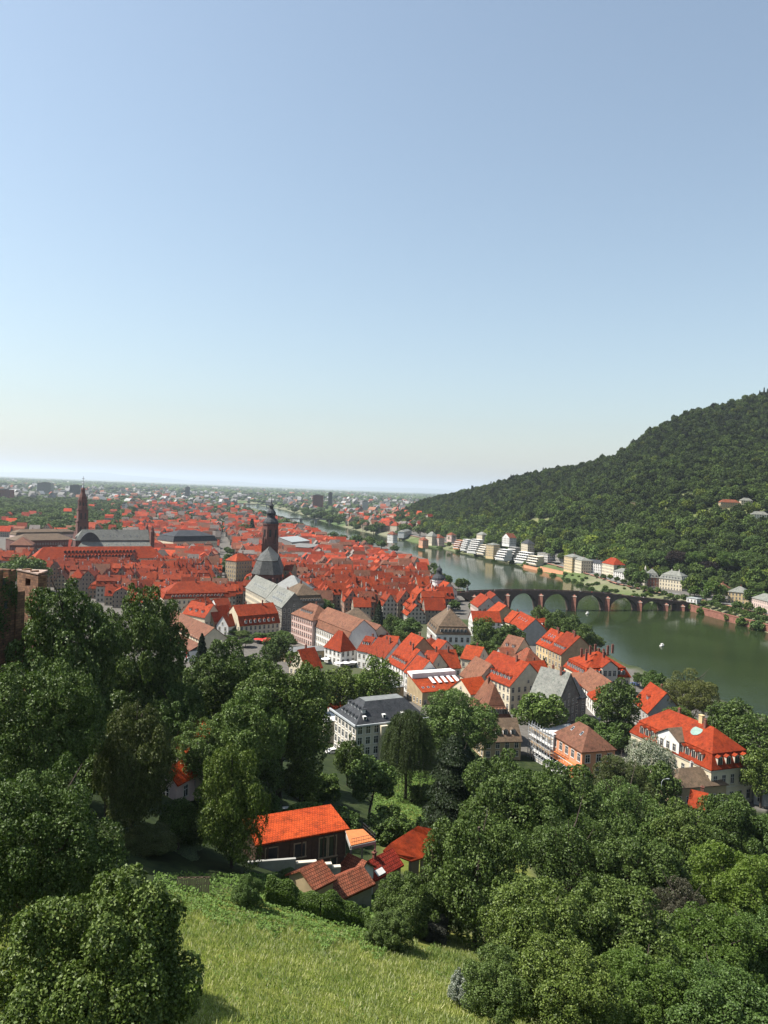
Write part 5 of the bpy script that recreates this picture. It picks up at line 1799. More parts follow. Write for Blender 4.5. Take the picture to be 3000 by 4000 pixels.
# ------------------------------------------------------------------ the old bridge
BA, BB = PZ(1980, 2386, 0)[:2], PZ(2662, 2386, 0)[:2]
bd = (BB - BA) / np.hypot(*(BB - BA)); bn = np.array([-bd[1], bd[0]])
def on_bridge(px, py):
    """point of the bridge's upstream face seen at a photo pixel: (distance along it, height)"""
    d = ray(px, py)
    t = (BA @ bn) / (d[:2] @ bn)
    p = CAM + d * t
    return float((p[:2] - BA) @ bd), float(p[2])
def bridge():
    dk = sorted(on_bridge(x, y) for x, y in [(1760, 2318), (1847, 2311), (1988, 2306), (2110, 2307), (2240, 2311), (2368, 2317), (2509, 2335), (2663, 2350), (2720, 2356)])
    dx, dz = [a for a, _ in dk], [c - 1.1 for _, c in dk]
    deck = lambda s: float(np.interp(s, dx, dz))
    piers = [on_bridge(x, 2384)[0] for x in (1722, 1850, 1980, 2110, 2240, 2371, 2497, 2600, 2664)]
    t = thing('old_bridge', 'old red sandstone bridge with low arches and pointed piers across the river', 'bridge', (BA[0], BA[1], 0), math.atan2(bd[1], bd[0]))
    W = 8.0
    for i in range(len(piers) - 1):
        a, c = piers[i] + 2.6, piers[i + 1] - 2.6
        b = MB()
        n = 18
        P = []
        for k in range(n + 1):
            s = a + (c - a) * k / n
            u = 2 * k / n - 1
            top = deck((a + c) / 2) - 1.25
            P.append((s, .6 + (top - .6) * math.sqrt(max(0, 1 - u * u)) ** .9))
        for k in range(n):
            (s0, z0), (s1, z1) = P[k], P[k + 1]
            b.poly([(s0, 0, z0), (s1, 0, z1), (s1, 0, deck(s1)), (s0, 0, deck(s0))])
            b.poly([(s1, W, z1), (s0, W, z0), (s0, W, deck(s0)), (s1, W, deck(s1))])
            b.poly([(s0, W, z0), (s1, W, z1), (s1, 0, z1), (s0, 0, z0)])
            b.poly([(s0, 0, deck(s0)), (s1, 0, deck(s1)), (s1, W, deck(s1)), (s0, W, deck(s0))])
            # arch ring, standing a little proud
            u0, u1 = .55, .55
            b.poly([(s0, -.12, z0), (s1, -.12, z1), (s1, -.12, z1 + u1), (s0, -.12, z0 + u0)])
            b.poly([(s0, -.12, z0 + u0), (s1, -.12, z1 + u1), (s1, 0, z1 + u1), (s0, 0, z0 + u0)])
            b.poly([(s0, 0, z0), (s1, 0, z1), (s1, -.12, z1), (s0, -.12, z0)])
        link('arch', b.mesh('arch', ['bridge']), t)
    pm = None
    for i, s in enumerate(piers):
        b = MB()
        zt = deck(s)
        e = 0 if 0 < i < len(piers) - 1 else 3
        b.box(-2.6 - e, 2.6 + e, 0, W, -4, zt)
        zc = zt - 2.6
        for z0, z1, k in ((-4, zc, 1.0),):
            f = [(-2.3, -.002), (0, -3.6), (2.3, -.002)]
            b.poly([(f[0][0], f[0][1], z0), (f[1][0], f[1][1], z0), (f[1][0], f[1][1], z1), (f[0][0], f[0][1], z1)], 1)
            b.poly([(f[1][0], f[1][1], z0), (f[2][0], f[2][1], z0), (f[2][0], f[2][1], z1), (f[1][0], f[1][1], z1)], 1)
        b.slab([(-2.6, -.01, zc), (0, -4.0, zc), (2.6, -.01, zc)], .3, 2)
        b.poly([(-2.3, -.01, zc + .01), (0, -3.6, zc + .01), (0, -.01, zc + 1.7)], 1); b.poly([(0, -3.6, zc + .01), (2.3, -.01, zc + .01), (0, -.01, zc + 1.7)], 1)
        link('pier', b.mesh('pier', ['bridge', 'embank', 'trim']), t, (s, 0, 0))
    s = piers[0] - 20
    while s < piers[-1] + 14:
        b = MB()
        L_ = 9.0
        for y in (0, W):
            k = .35
            for (z0, z1, ex) in ((0, 1.0, 0), (1.003, 1.16, .08)):
                y0, y1 = (y - .15 - ex, y + k - .15 + ex) if y == 0 else (y - k + .15 - ex, y + .15 + ex)
                p = [(s, y0), (s + L_ - .004, y0), (s + L_ - .004, y1), (s, y1)]
                zz = [deck(x) for x, _ in p]
                b.poly([(*q, z + z1) for q, z in zip(p, zz)])
                for j in range(4):
                    m = (j + 1) % 4
                    b.poly([(*p[j], zz[j] + z0 + .002), (*p[m], zz[m] + z0 + .002), (*p[m], zz[m] + z1), (*p[j], zz[j] + z1)])
        b.box(s, s + L_ - .004, .2, W - .2, deck(s) - .3, deck(s) + .02)
        link('parapet', b.mesh('parapet', ['bridge']), t)
        s += L_
    return deck, piers
deck, piers = bridge()
def bp(s, y, z):
    p = BA + bd * s + bn * y
    return (p[0], p[1], z)
BRZ = math.atan2(bd[1], bd[0])
# statue on the bridge and the gate tower at its town end
def statue(s, label):
    b = MB()
    b.box(-1.2, 1.2, -1.2, 1.2, 0, 1.4); b.box(-.8, .8, -.8, .8, 1.4, 3.2); b.box(-1, 1, -1, 1, 3.2, 3.5)
    b.lathe([(.55, 3.5), (.5, 4.4), (.62, 5.1), (.3, 5.6), (.2, 5.8), (.3, 6.05), (.22, 6.35), (.02, 6.45)], 8)
    b.bar((.45, 0, 5.2), (1.0, -.2, 5.7), .16, .16)
    return tag(link('statue', b.mesh('statue', ['lead']), None, bp(s, 6.9, deck(s) + .05), BRZ), label, 'statue')
statue(on_bridge(1837, 2300)[0], 'dark statue on a tall plinth near the town end of the old bridge')
def gate_tower():
    s, _ = on_bridge(1716, 2300)
    p = bp(s, 2, 6)
    t = thing('gate_tower', 'white round bridge gate tower with dark curved helm and lantern', 'tower', p, BRZ)
    _, zt = on_bridge(1716, 2204)
    k = zt - 6
    b = MB(); b.lathe([(5.4, -4), (5.2, k * .56), (5.7, k * .565), (5.7, k * .60)], 16)
    link('wall', b.mesh('wall', ['white']), t)
    b = MB(); b.lathe([(5.9, k * .60), (5.4, k * .66), (4.0, k * .71), (2.6, k * .74), (2.2, k * .76), (2.2, k * .83), (2.6, k * .84), (1.8, k * .89), (.6, k * .92), (.25, k * .95), (.05, k)], 14)
    link('helm', b.mesh('helm', ['slate']), t)
    for a in (-2.2, -1.57, -.9):
        for zz in (k * .2, k * .42):
            link('window', window_mesh(.8, 1.5, 'redtrim', 0), t, (5.26 * math.cos(a), 5.26 * math.sin(a), zz), a + math.pi / 2)
gate_tower()
house('bridge_house', 'red roofed house with tall white gables beside the bridge gate tower', 'house', (1676, 2296, 1722, 2312), 10, 14, 7, 'gx', 'bright', 'pink', rows=2, dorm=[('N', 3, .3)], chim=1)
# tiny walkers on the bridge: one figure, copied
def walker_mesh(top, legs, seed):
    q = random.Random(seed)
    b = MB()
    st = q.uniform(.1, .2)
    for s in (-1, 1):
        b.lathe([(.075, 0), (.06, .1), (.075, .45), (.095, .82)], 6, s * .1, s * st, 0)
    b.lathe([(.17, .78), (.19, .9), (.15, 1.08), (.21, 1.38), (.12, 1.46), (.06, 1.5)], 8, 0, 0, 1, sq=.65)
    for s in (-1, 1):
        b.tube((s * .22, 0, 1.38), (s * .27, -s * st * .8, .85), .06, .045, 6, 1)
    b.lathe([(.05, 1.48), (.09, 1.54), (.105, 1.62), (.09, 1.70), (.02, 1.76)], 8, 0, 0, 2)
    return b.mesh('person', [legs, top, 'skin'])
M['skin'] = plain('skin', (.5, .3, .22), .6, .1)
M['blue_cloth'] = plain('cloth_blue', (.08, .12, .25), .85, .1)
wm = [walker_mesh(*a) for a in (('white_cloth', 'darkmetal', 1), ('red_cloth', 'blue_cloth', 2), ('blue_cloth', 'timberl', 3), ('darkmetal', 'blue_cloth', 4))]
cl = ('pale top', 'red top', 'blue top', 'black top')
for i in range(34):
    s = piers[0] + (piers[-1] - piers[0]) * (i + .5 + rnd.uniform(-.4, .4)) / 34
    k = rnd.randrange(4)
    tag(link('person', wm[k], None, bp(s, rnd.choice((1.2, 2.5, 4, 5.8)), deck(s) + .03), rnd.uniform(0, 6.28)),
        'person in a %s walking across the old bridge' % cl[k], 'person', 'people crossing the old bridge')

# boats and buoys
def boat(px, py, label, L=5.0):
    p = PZ(px, py, 0)
    t = thing('boat', label, 'boat', (p[0], p[1], -.05), rnd.uniform(-.5, .5) + .8)
    b = MB()
    st = [(-L / 2, .8, .7), (0, .95, .7), (L * .3, .7, .8), (L / 2, .05, .95)]
    for i in range(3):
        (x0, w0, h0), (x1, w1, h1) = st[i], st[i + 1]
        for s in (-1, 1):
            b.poly([(x0, s * w0 * .6, -.3), (x1, s * w1 * .6, -.3), (x1, s * w1, h1), (x0, s * w0, h0)][::s])
        b.poly([(x0, -w0, h0), (x1, -w1, h1), (x1, w1, h1), (x0, w0, h0)])
    b.poly([(-L / 2, -.48, -.3), (-L / 2, .48, -.3), (-L / 2, .8, .7), (-L / 2, -.8, .7)])
    link('hull', b.mesh('hull', ['white']), t)
    b = MB(); b.box(-L * .2, L * .15, -.55, .55, .7, 1.7); b.box(-L * .22, L * .18, -.62, .62, 1.7, 1.8)
    link('cabin', b.mesh('cabin', ['white']), t)
boat(2295, 2398, 'small white motor boat below the second bridge arch from the bank', 3.0)
boat(2586, 2524, 'lone small white motor boat in the middle of the dark river', 4.0)

# ------------------------------------------------------------------ north bank: embankment, road, villas
def embank():
    pts = [(2664, 2352), (2760, 2378), (2860, 2404), (2960, 2428), (3080, 2462)]
    P = [PZ(x, y, 5.9) for x, y in pts]
    o = P[0]
    t = thing('embankment_wall', 'long red sandstone embankment wall beyond the north end of the bridge', 'wall', (o[0], o[1], 0))
    b, c = MB(), MB()
    for i in range(len(P) - 1):
        p, q = P[i] - o, P[i + 1] - o
        d = (q - p)[:2]; d = d / np.hypot(*d); n = np.array([-d[1], d[0]])
        if n[1] < 0:
            n = -n
        a = [p[:2], q[:2], q[:2] + n * 2.0, p[:2] + n * 2.0]
        for j in range(4):
            l = (j + 1) % 4
            b.poly([(*a[j], -1), (*a[l], -1), (*a[l], 5.2), (*a[j], 5.2)])
        b.poly([(*x, 5.2) for x in a])
        a = [p[:2] - n * .3, q[:2] - n * .3, q[:2] + n * .5, p[:2] + n * .5]
        for j in range(4):
            l = (j + 1) % 4
            c.poly([(*a[j], 5.204), (*a[l], 5.204), (*a[l], 6.1), (*a[j], 6.1)])
        c.poly([(*x, 6.1) for x in a])
    link('masonry', b.mesh('masonry', ['embank']), t)
    link('parapet', c.mesh('parapet', ['embank']), t)
embank()
# riverside road on the north bank, a strip lying 4 mm and more above the ground
def strip(name, offs, mat, dz, rng_=(0, 40)):
    b = MB()
    P = NB[1:]
    n = len(P)
    for i in range(n - 8):
        p, q = P[i], P[i + 1]
        m = 6
        for k in range(m):
            a, c = p + (q - p) * k / m, p + (q - p) * (k + 1) / m
            d = (q - p) / np.hypot(*(q - p)); nn = np.array([d[1], -d[0]])
            if nn[1] < 0:
                nn = -nn
            pts = [a + nn * offs[0], c + nn * offs[0], c + nn * offs[1], a + nn * offs[1]]
            zs = [gz1(*x) + dz for x in pts]
            zs = [max(zs)] * 4
            b.poly([(*x, z) for x, z in zip(pts, zs)])
    return structure(link(name, b.mesh(name, [mat])))
strip('road', (36, 44), 'concd', .05)
strip('path', (30, 33), 'redtrim', .08)

NBK = 'villas on the north bank'
def nb(name, label, E, he, w, hr, typ, roof, wall, **kw):
    kw.setdefault('zb', 6.5)
    kw.setdefault('rows', max(1, int(he / 3.1)))
    kw.setdefault('group', None)
    kw.setdefault('win', 'NR')
    return house(name, label, kw.pop('cat', 'villa'), E, he, w, hr, typ, roof, wall, **kw)
nb('villa', 'big white villa with grey mansard roof and many dormers across the river', (2576, 2258, 2664, 2269), 11, 15, 8, 'man', 'slate2', 'cream', dorm=[('N', 6, .12), ('R', 3, .12)], chim=2, h1f=.5, chimmat='chimw')
def turret_villa():
    r_, L, z = nb('villa', 'red brick villa with slate roof and slender corner turret across the river', (2524, 2255, 2574, 2258), 10, 13, 8.5, 'man', 'slate2', 'brick', dorm=[('N', 3, .12)], chim=1, h1f=.5)
    b = MB(); b.lathe([(1.9, -2), (1.8, 13), (2.2, 13.2), (2.2, 14), (1.4, 16.5), (.9, 18), (1.0, 19), (.1, 22)], 10, -L / 2 - 1, 0)
    link('turret', b.mesh('turret', ['trim']), r_)
turret_villa()
nb('villa', 'white villa with bright red hipped roof across the river', (2352, 2197, 2398, 2206), 15, 14, 6.5, 'hip', 'bright', 'cream', chim=1)
nb('villa', 'low white villa with dark grey roof right of the red roofed villa', (2396, 2230, 2452, 2238), 9.5, 12, 3.5, 'hip', 'slate2', 'white', chim=1)
nb('villa', 'grey roofed white house beside the yellow pair across the river', (2276, 2193, 2349, 2202), 13, 14, 3, 'hip', 'slate', 'white', chim=1)
nb('villa', 'tall yellow house with flat hipped roof across the river', (2204, 2171, 2236, 2177), 17, 14, 3, 'hip', 'slate2', 'yellow', chim=1)
nb('villa', 'cream house with stacked balconies next to the yellow one', (2237, 2182, 2272, 2190), 15, 14, 3, 'hip', 'slate2', 'cream', chim=1)
nb('villa', 'yellow villa with low grey pyramid roof near the right edge', (2844, 2310, 2925, 2318), 10.5, 15, 4.5, 'hip', 'slate2', 'yellow', chim=1)
nb('villa', 'pink villa behind the embankment trees at the right edge', (2938, 2334, 3010, 2352), 10, 13, 4.5, 'hip', 'slate2', 'pink', chim=1)
nb('villa', 'low pink and white garden house among trees above the embankment', (2738, 2298, 2780, 2303), 5, 9, 2.5, 'hip', 'pan', 'white', chim=0)
nb('pavilion', 'small pale kiosk with flat roof at the north end of the bridge', (2682, 2334, 2722, 2340), 4, 8, .4, 'flat', 'zinc', 'white', chim=0, cat='kiosk')
nb('tower_house', 'narrow yellow orange tower house on the north bank', (1899, 2126, 1928, 2129), 17, 14, 2.5, 'hip', 'slate2', 'yellow', chim=0, cat='house')
nb('hillside_house', 'white house with red gabled roof standing in the hillside trees', (1962, 2098, 1990, 2101), 10, 14, 6, 'gy', 'pan', 'white', chim=1, zb=22)
nb('villa', 'pale pink old villa at the far end of the white terraces', (1690, 2098, 1715, 2101), 11, 12, 5, 'hip', 'pan', 'pink', chim=1)
nb('villa', 'small apricot house by the water at the far end of the north bank', (1636, 2107, 1652, 2110), 10, 10, 4, 'hip', 'pan', 'apricot', chim=0)
nb('villa', 'grey stone villa with steep roof beside the pale pink one', (1664, 2092, 1688, 2095), 13, 12, 7, 'hip', 'slate2', 'cream', chim=1)
nb('villa', 'white villa standing where the river bends', (1513, 2086, 1536, 2088), 12, 12, 5, 'hip', 'pan', 'white', chim=0)
nb('villa', 'house with red pyramid roof where the river bends', (1524, 2052, 1550, 2054), 13, 14, 8, 'hip', 'red', 'cream', chim=0)
nb('villa', 'tall white house with red roof at the foot of the far hillside', (1602, 2036, 1622, 2038), 12, 14, 9, 'hip', 'pan', 'pink', chim=0, zb=14)
nb('villa', 'long white house below the far hillside trees', (1578, 2078, 1608, 2072), 9, 12, 3, 'hip', 'slate2', 'white', chim=0)
nb('villa', 'small cream house with dark roof left of the brick turret villa', (2468, 2246, 2500, 2250), 8, 11, 4, 'hip', 'slate', 'cream', chim=1)
nb('villa', 'white cube villa among trees right of the big grey mansard villa', (2716, 2282, 2742, 2285), 8, 10, 3, 'hip', 'slate2', 'white', chim=1)
nb('villa', 'cream villa with brown roof half hidden behind garden trees', (2790, 2292, 2822, 2297), 8, 11, 4, 'hip', 'brown', 'cream', chim=1)
nb('villa', 'upper white house with slate roof above the red roofed villa', (2372, 2158, 2402, 2162), 9, 11, 4, 'hip', 'slate', 'white', chim=1, zb=16)
nb('villa', 'upper cream house with grey roof behind the grey roofed white house', (2296, 2150, 2328, 2155), 9, 11, 4, 'hip', 'slate2', 'cream', chim=1, zb=14)
nb('villa', 'pale house with brown roof behind the yellow pair', (2216, 2132, 2246, 2136), 9, 11, 4, 'hip', 'brown', 'cream', chim=1, zb=14)
nb('villa', 'white gabled house behind the dark glazed block', (2122, 2120, 2146, 2123), 10, 11, 5, 'hip', 'pan', 'white', chim=1, zb=16)
nb('villa', 'cream house with slate roof behind the broad stepped flats', (2036, 2120, 2062, 2124), 10, 11, 5, 'hip', 'slate', 'cream', chim=1, zb=18)
nb('villa', 'small pink house under the trees at the foot of the lower hill', (1745, 2088, 1764, 2090), 9, 11, 4, 'hip', 'pan', 'pink', chim=0, zb=12)
nb('villa', 'tall cream house with slate roof where the stepped flats end', (1862, 2086, 1884, 2089), 11, 11, 4, 'hip', 'slate2', 'cream', chim=0, zb=16)
def stepped(label, E, storeys, w, setback, bal='white', wall='white', gap=3.1):
    """terraced flats: each storey set back from the one below, with a balcony parapet in front"""
    A, B, z = place_edge(E, 3.1, 6.5)
    d = B - A; L = float(np.hypot(*d)); d /= L
    n = np.array([-d[1], d[0]])
    mid = (A + B) / 2
    c = mid + n * (w / 2)
    FOOT.append((c[0], c[1], d[0], d[1], L / 2, w / 2))
    t = thing('apartment_block', label, 'apartment block', (mid[0], mid[1], z), math.atan2(d[1], d[0]))
    for k in range(storeys):
        b = MB()
        y = k * setback
        x0, x1 = -L / 2 + (k % 2) * 1.2, L / 2 - ((k + 1) % 2) * 1.2
        z0 = k * gap
        b.box(x0, x1, y + 1.6, w + setback * storeys * .6, z0 - (3 if k == 0 else .0), z0 + gap - .3)
        b.box(x0 - .4, x1 + .4, y, w + setback * storeys * .6 + .3, z0 + gap - .297, z0 + gap)
        link('storey', b.mesh('storey', [wall]), t)
        b = MB(); b.box(x0, x1, y - .12, y, z0 - .1, z0 + 1.0)
        link('balcony', b.mesh('balcony', [bal]), t)
        m = max(2, int((x1 - x0) / 3.4))
        for i in range(m):
            link('window', window_mesh(2.0, 2.0, 'darkmetal', 0), t, (x0 + (x1 - x0) * (i + .5) / m, y + 1.6, z0 + .35))
    return t
stepped('apricot terrace flats nearest the river bend on the far bank', (1768, 2131, 1792, 2134), 4, 10, 1.6, wall='apricot')
stepped('slim white stepped block right of the apricot flats', (1796, 2136, 1818, 2139), 5, 10, 1.3)
stepped('tall white stepped flats in the middle of the far bank', (1822, 2145, 1858, 2149), 6, 11, 1.8)
stepped('lower white stepped flats leaning on the tall ones', (1860, 2151, 1888, 2155), 4, 11, 2.2, wall='cream')
stepped('broad white stepped flats right of the yellow tower house', (1932, 2170, 1968, 2175), 4, 11, 2.0)
stepped('taller white flats set back above the broad ones', (1972, 2170, 2004, 2174), 5, 11, 1.4, wall='conc')
stepped('white stepped flats with long balconies above the salmon wall', (2008, 2181, 2050, 2187), 4, 11, 2.2)
stepped('low white stepped flats left of the dark glazed block', (2054, 2188, 2094, 2194), 3, 11, 1.8, wall='cream')
nb('apartment_block', 'white modern block with dark glass strips and flat roof', (2100, 2158, 2140, 2164), 13, 14, .5, 'flat', 'concd', 'white', chim=0, cat='apartment block', wsize=(1.8, 1.8))
nb('apartment_block', 'grey modern block with dark flat roof beside the yellow house', (2143, 2164, 2200, 2172), 12, 14, .5, 'flat', 'concd', 'conc', chim=0, cat='apartment block', wsize=(1.8, 1.8))
wall_run('garden_terrace', 'salmon coloured terrace wall below the stepped flats', [(2040, 2222), (2110, 2232), (2200, 2246)], 3.5, .8, 'apricot', 'apricot')
# walls and houses up on the wooded slope
def hill_house(px, py, w, h, label, roof='pan', wall='cream'):
    p = PG(px, py)
    z = p[2]
    house('hillside_house', label, 'house', None, h, 9, 3.5, 'hip', roof, wall, rows=2, chim=1, world=((p[0] - w / 2, p[1]), (p[0] + w / 2, p[1] - 2), z))

# ------------------------------------------------------------------ trees one can tell apart, nearest first
T = tree_px
D_, Md, Lt, Ol, Pn = 'lf_dark', 'lf_mid', 'lf_light', 'lf_olive', 'lf_pine'
# left foreground
T(375, 3385, 830, 1.02, 'bush/' + D_, 'huge leafy maple filling the bottom left corner beside the meadow', var=1, lod=3)
T(165, 2945, 620, 1.45, 'broad/' + D_, 'tall broad dark tree above the corner maple at the left edge', var=0)
T(170, 2565, 430, 1.6, 'broad/' + D_, 'rounded dark green tree below the castle ruin', var=2)
T(285, 2245, 430, 1.7, 'tall/' + D_, 'tallest dark green tree right beside the castle ruin', var=0)
T(565, 2285, 340, 1.9, 'tall/' + D_, 'tall dark green tree left of the brown banner hall', var=1)
T(530, 2730, 310, 1.75, 'column/' + Ol, 'olive green tree with layered boughs in front of the cream cottage', var=0, Y=92)
T(918, 2905, 290, 1.8, 'column/' + D_, 'dark tree overlapping the left end of the orange roof', var=2, Y=93)
T(1105, 2560, 400, 1.5, 'broad/' + D_, 'large dark round tree left of the slate institute', var=1)
T(880, 2500, 330, 1.5, 'broad/' + D_, 'full green tree standing below the market square', var=0)
T(790, 2470, 105, 2.6, 'cone/' + Pn, 'dark pointed conifer at the corner of the brown hall')
T(690, 2660, 260, 1.4, 'broad/' + Md, 'lighter green tree between the tall pair and the central trees', var=2)
T(980, 2700, 330, 1.5, 'broad/' + Md, 'mid green tree in the hollow left of the largest round tree', var=1)
T(1215, 2600, 180, 1.5, 'broad/' + D_, 'dark tree below the small orange house on the slope', var=0)
T(1335, 2612, 200, 1.4, 'broad/' + D_, 'dark shaded tree under the white umbrellas', var=2, Y=268)
T(1428, 2628, 160, 1.15, 'round/' + Lt, 'bright green round tree above the slate institute', var=0)
T(1480, 2560, 190, 1.5, 'loose/' + Md, 'tree hiding the foot of the white row houses', var=1)
T(1455, 2950, 195, 1.35, 'round/' + Md, 'round bushy tree in front of the slate institute', var=1)
T(1365, 2870, 120, 1.7, 'tall/' + D_, 'narrow dark tree at the corner of the slate institute')
T(1600, 2760, 215, 1.75, 'willow/lf_willow', 'weeping willow with hanging branches over the slate institute', lod=2, var=0)
T(1800, 2695, 320, 1.1, 'broad/' + Md, 'broad bright tree between willow and low mansard house', var=0)
T(1785, 2840, 270, 2.1, 'yew/' + Pn, 'tall dark needled tree standing before the willow', lod=2, var=0)
T(2110, 2700, 205, 1.15, 'round/' + Md, 'round tree in front of the dark stone house', var=2)
T(2415, 2655, 190, 1.35, 'broad/' + D_, 'dark tree in front of the riverside mansion', var=1)
T(2410, 2810, 190, .6, 'bush/' + Md, 'low mass of bushes between apricot villa and garden tree', name='bush', cat='bush', trunk='stem')
T(2300, 2790, 90, .8, 'bush/' + Md, 'small green bush by the stone wing', name='bush', cat='bush', trunk='stem')
T(2555, 2620, 105, 1.3, 'round/' + Md, 'green round tree on the river bank right of the mansion', var=0)
T(2700, 2622, 240, 1.0, 'loose/' + Ol, 'pale olive riverside willow with airy crown', lod=2, var=1)
T(2650, 2760, 140, 1.0, 'broad/' + D_, 'dark tree below the pale riverside willow')
T(2860, 2735, 220, 1.25, 'broad/' + D_, 'dark riverside tree behind the yellow mansion', var=0)
T(2960, 2790, 230, 1.3, 'broad/' + D_, 'dark tree at the right edge behind the mansion', var=2)
T(2985, 2930, 180, 1.3, 'broad/' + D_, 'tree at the right edge close to the mansion corner', var=1)
T(2545, 2865, 200, 1.5, 'loose/' + 'lf_blossom', 'white flowering tree against the mansion front', lod=2, var=2)
T(2420, 2950, 260, 1.25, 'loose/' + Ol, 'feathery olive tree right of the apricot villa', lod=2, var=0)
T(2570, 2985, 190, 1.25, 'broad/' + D_, 'dark tree beside the mansion annex', var=0)
# right foreground wood
for a in ((2020, 2950, 450, 1.3, 'broad/' + D_, 'largest dark crown at the left edge of the right wood', 1),
          (2190, 2985, 420, 1.3, 'broad/' + D_, 'crown reaching up to the apricot villa', 0),
          (2440, 3040, 360, 1.3, 'loose/' + Md, 'yellowish crown left of the small orange shed roof', 1),
          (2640, 3130, 330, 1.3, 'broad/' + D_, 'dark crown right below the small orange shed roof', 2),
          (2860, 3105, 340, 1.3, 'broad/' + D_, 'crown below the mansion corner', 0),
          (2990, 3180, 280, 1.4, 'broad/' + Md, 'crown cut by the right edge below the grey shed', 1),
          (2230, 3170, 400, 1.3, 'loose/' + D_, 'loose crown in the middle of the right wood', 2),
          (2480, 3210, 420, 1.25, 'broad/' + D_, 'wide dark crown behind the grey twiggy tree', 1),
          (2900, 3300, 420, 1.2, 'broad/' + Lt, 'bright green crown at the right edge', 2),
          (1870, 3170, 420, 1.3, 'column/' + D_, 'dark crown overhanging the bushes by the sheds', 0),
          (2100, 3440, 430, 1.2, 'broad/' + D_, 'dark crown above the white flowering shrub', 2),
          (2420, 3450, 470, 1.2, 'broad/' + D_, 'wide dark crown above the light green group', 0),
          (2670, 3440, 300, 1.4, 'loose/lf_grey', 'grey brown twiggy tree with sparse leaves', 1),
          (2790, 3550, 420, 1.2, 'broad/' + Lt, 'sunlit yellow green crown in the right wood', 1),
          (2960, 3560, 380, 1.3, 'broad/' + Md, 'crown at the right edge above the bottom corner', 0),
          (1960, 3720, 330, 1.1, 'broad/' + D_, 'low dark crown beside the white flowering shrub', 1),
          (2210, 3690, 430, 1.1, 'broad/' + D_, 'crown behind the small pale bush', 2),
          (2520, 3720, 400, 1.1, 'broad/' + Lt, 'light green crown near the bottom edge', 0),
          (2830, 3770, 470, 1.1, 'broad/' + Md, 'crown in the bottom right corner', 2),
          (2330, 3850, 240, 1.0, 'broad/' + D_, 'small dark crown above the shaded bottom edge', 0)):
    T(a[0], a[1], a[2], a[3], a[4], a[5], var=a[6], group='trees of the right hand wood')
T(2310, 3945, 190, .7, 'bush/' + Lt, 'small pale green bush at the bottom edge below the wood', name='bush', cat='bush', lod=2, trunk='stem')
T(1822, 3765, 140, .9, 'bush/lf_blossom', 'white flowering shrub at the meadow edge', Y=64, name='shrub', cat='shrub', lod=2, trunk='stem')
T(1600, 3400, 260, .95, 'bush/' + D_, 'dark shrub hiding the right end of the long shed', name='shrub', cat='shrub', lod=2, trunk='stem')
T(1705, 3460, 190, 1.0, 'bush/' + Md, 'shrub between long shed and the right wood', name='shrub', cat='shrub', lod=2, trunk='stem')
T(1690, 3560, 150, .8, 'bush/lf_grey', 'greyish shrub at the right corner of the meadow', name='shrub', cat='shrub', lod=2, trunk='stem')
T(1520, 3550, 190, .8, 'bush/' + D_, 'dark shrub at the end of the clipped hedge', name='shrub', cat='shrub', lod=2, trunk='stem')
T(585, 3225, 230, 1.1, 'bush/' + Ol, 'pale olive shrub in the shade below the olive tree', Y=88, name='shrub', cat='shrub', lod=2, trunk='stem')
T(970, 3410, 130, 1.1, 'bush/' + Md, 'young tree at the left end of the hedge', name='shrub', cat='shrub', lod=2, trunk='stem')
T(1135, 3385, 110, .75, 'bush/' + D_, 'dark bush growing against the stepped garden wall', name='bush', cat='bush', lod=2, trunk='stem')
for a in ((1190, 3130, 200, 'behind the orange roof ridge'), (1330, 3150, 170, 'behind the right end of the orange roof'), (1520, 3150, 190, 'in shade above the fan shaped roof'),
          (1660, 3060, 120, 'on the sunny bank below the needled tree'), (1250, 3010, 170, 'in deep shade left of the round bushy tree'), (1010, 3080, 180, 'behind the dark tree by the orange roof'), (1690, 3170, 130, 'at the edge of the sunny bank above the fan shaped roof')):
    T(a[0], a[1], a[2], .75, 'bush/' + rnd.choice((Md, D_, Md)), 'leafy bush ' + a[3], name='bush', cat='bush', trunk='stem')
# undergrowth of the shaded castle slope on the left
k = 0
UG = ['under the corner maple', 'behind the wooden fence', 'beneath the tall tree pair', 'beside the cream cottage', 'in the shaded hollow', 'on the slope below the ruin', 'under the terrace wall', 'between the left hand trees']
for (x, y, w, *yy) in ((60, 3330, 240), (330, 3300, 230), (700, 3330, 180, 92), (760, 3200, 200, 97), (250, 2800, 260), (420, 2900, 240), (480, 2640, 240), (60, 2470, 200), (20, 2680, 220), (640, 2740, 200, 152),
                  (800, 2800, 260), (1000, 2930, 230), (760, 2700, 230, 158), (900, 2640, 220), (1080, 2480, 130), (650, 2580, 180), (30, 2900, 200), (1180, 2780, 230), (1010, 2560, 180), (320, 2680, 240), (1180, 2960, 180), (700, 3120, 170)):
    T(x, y, w, 1.25, 'broad/' + (D_, Md, D_)[k % 3], 'leafy tree filling the gap ' + UG[k % 8], Y=yy[0] if yy else None, group='understorey trees of the castle slope')
    k += 1
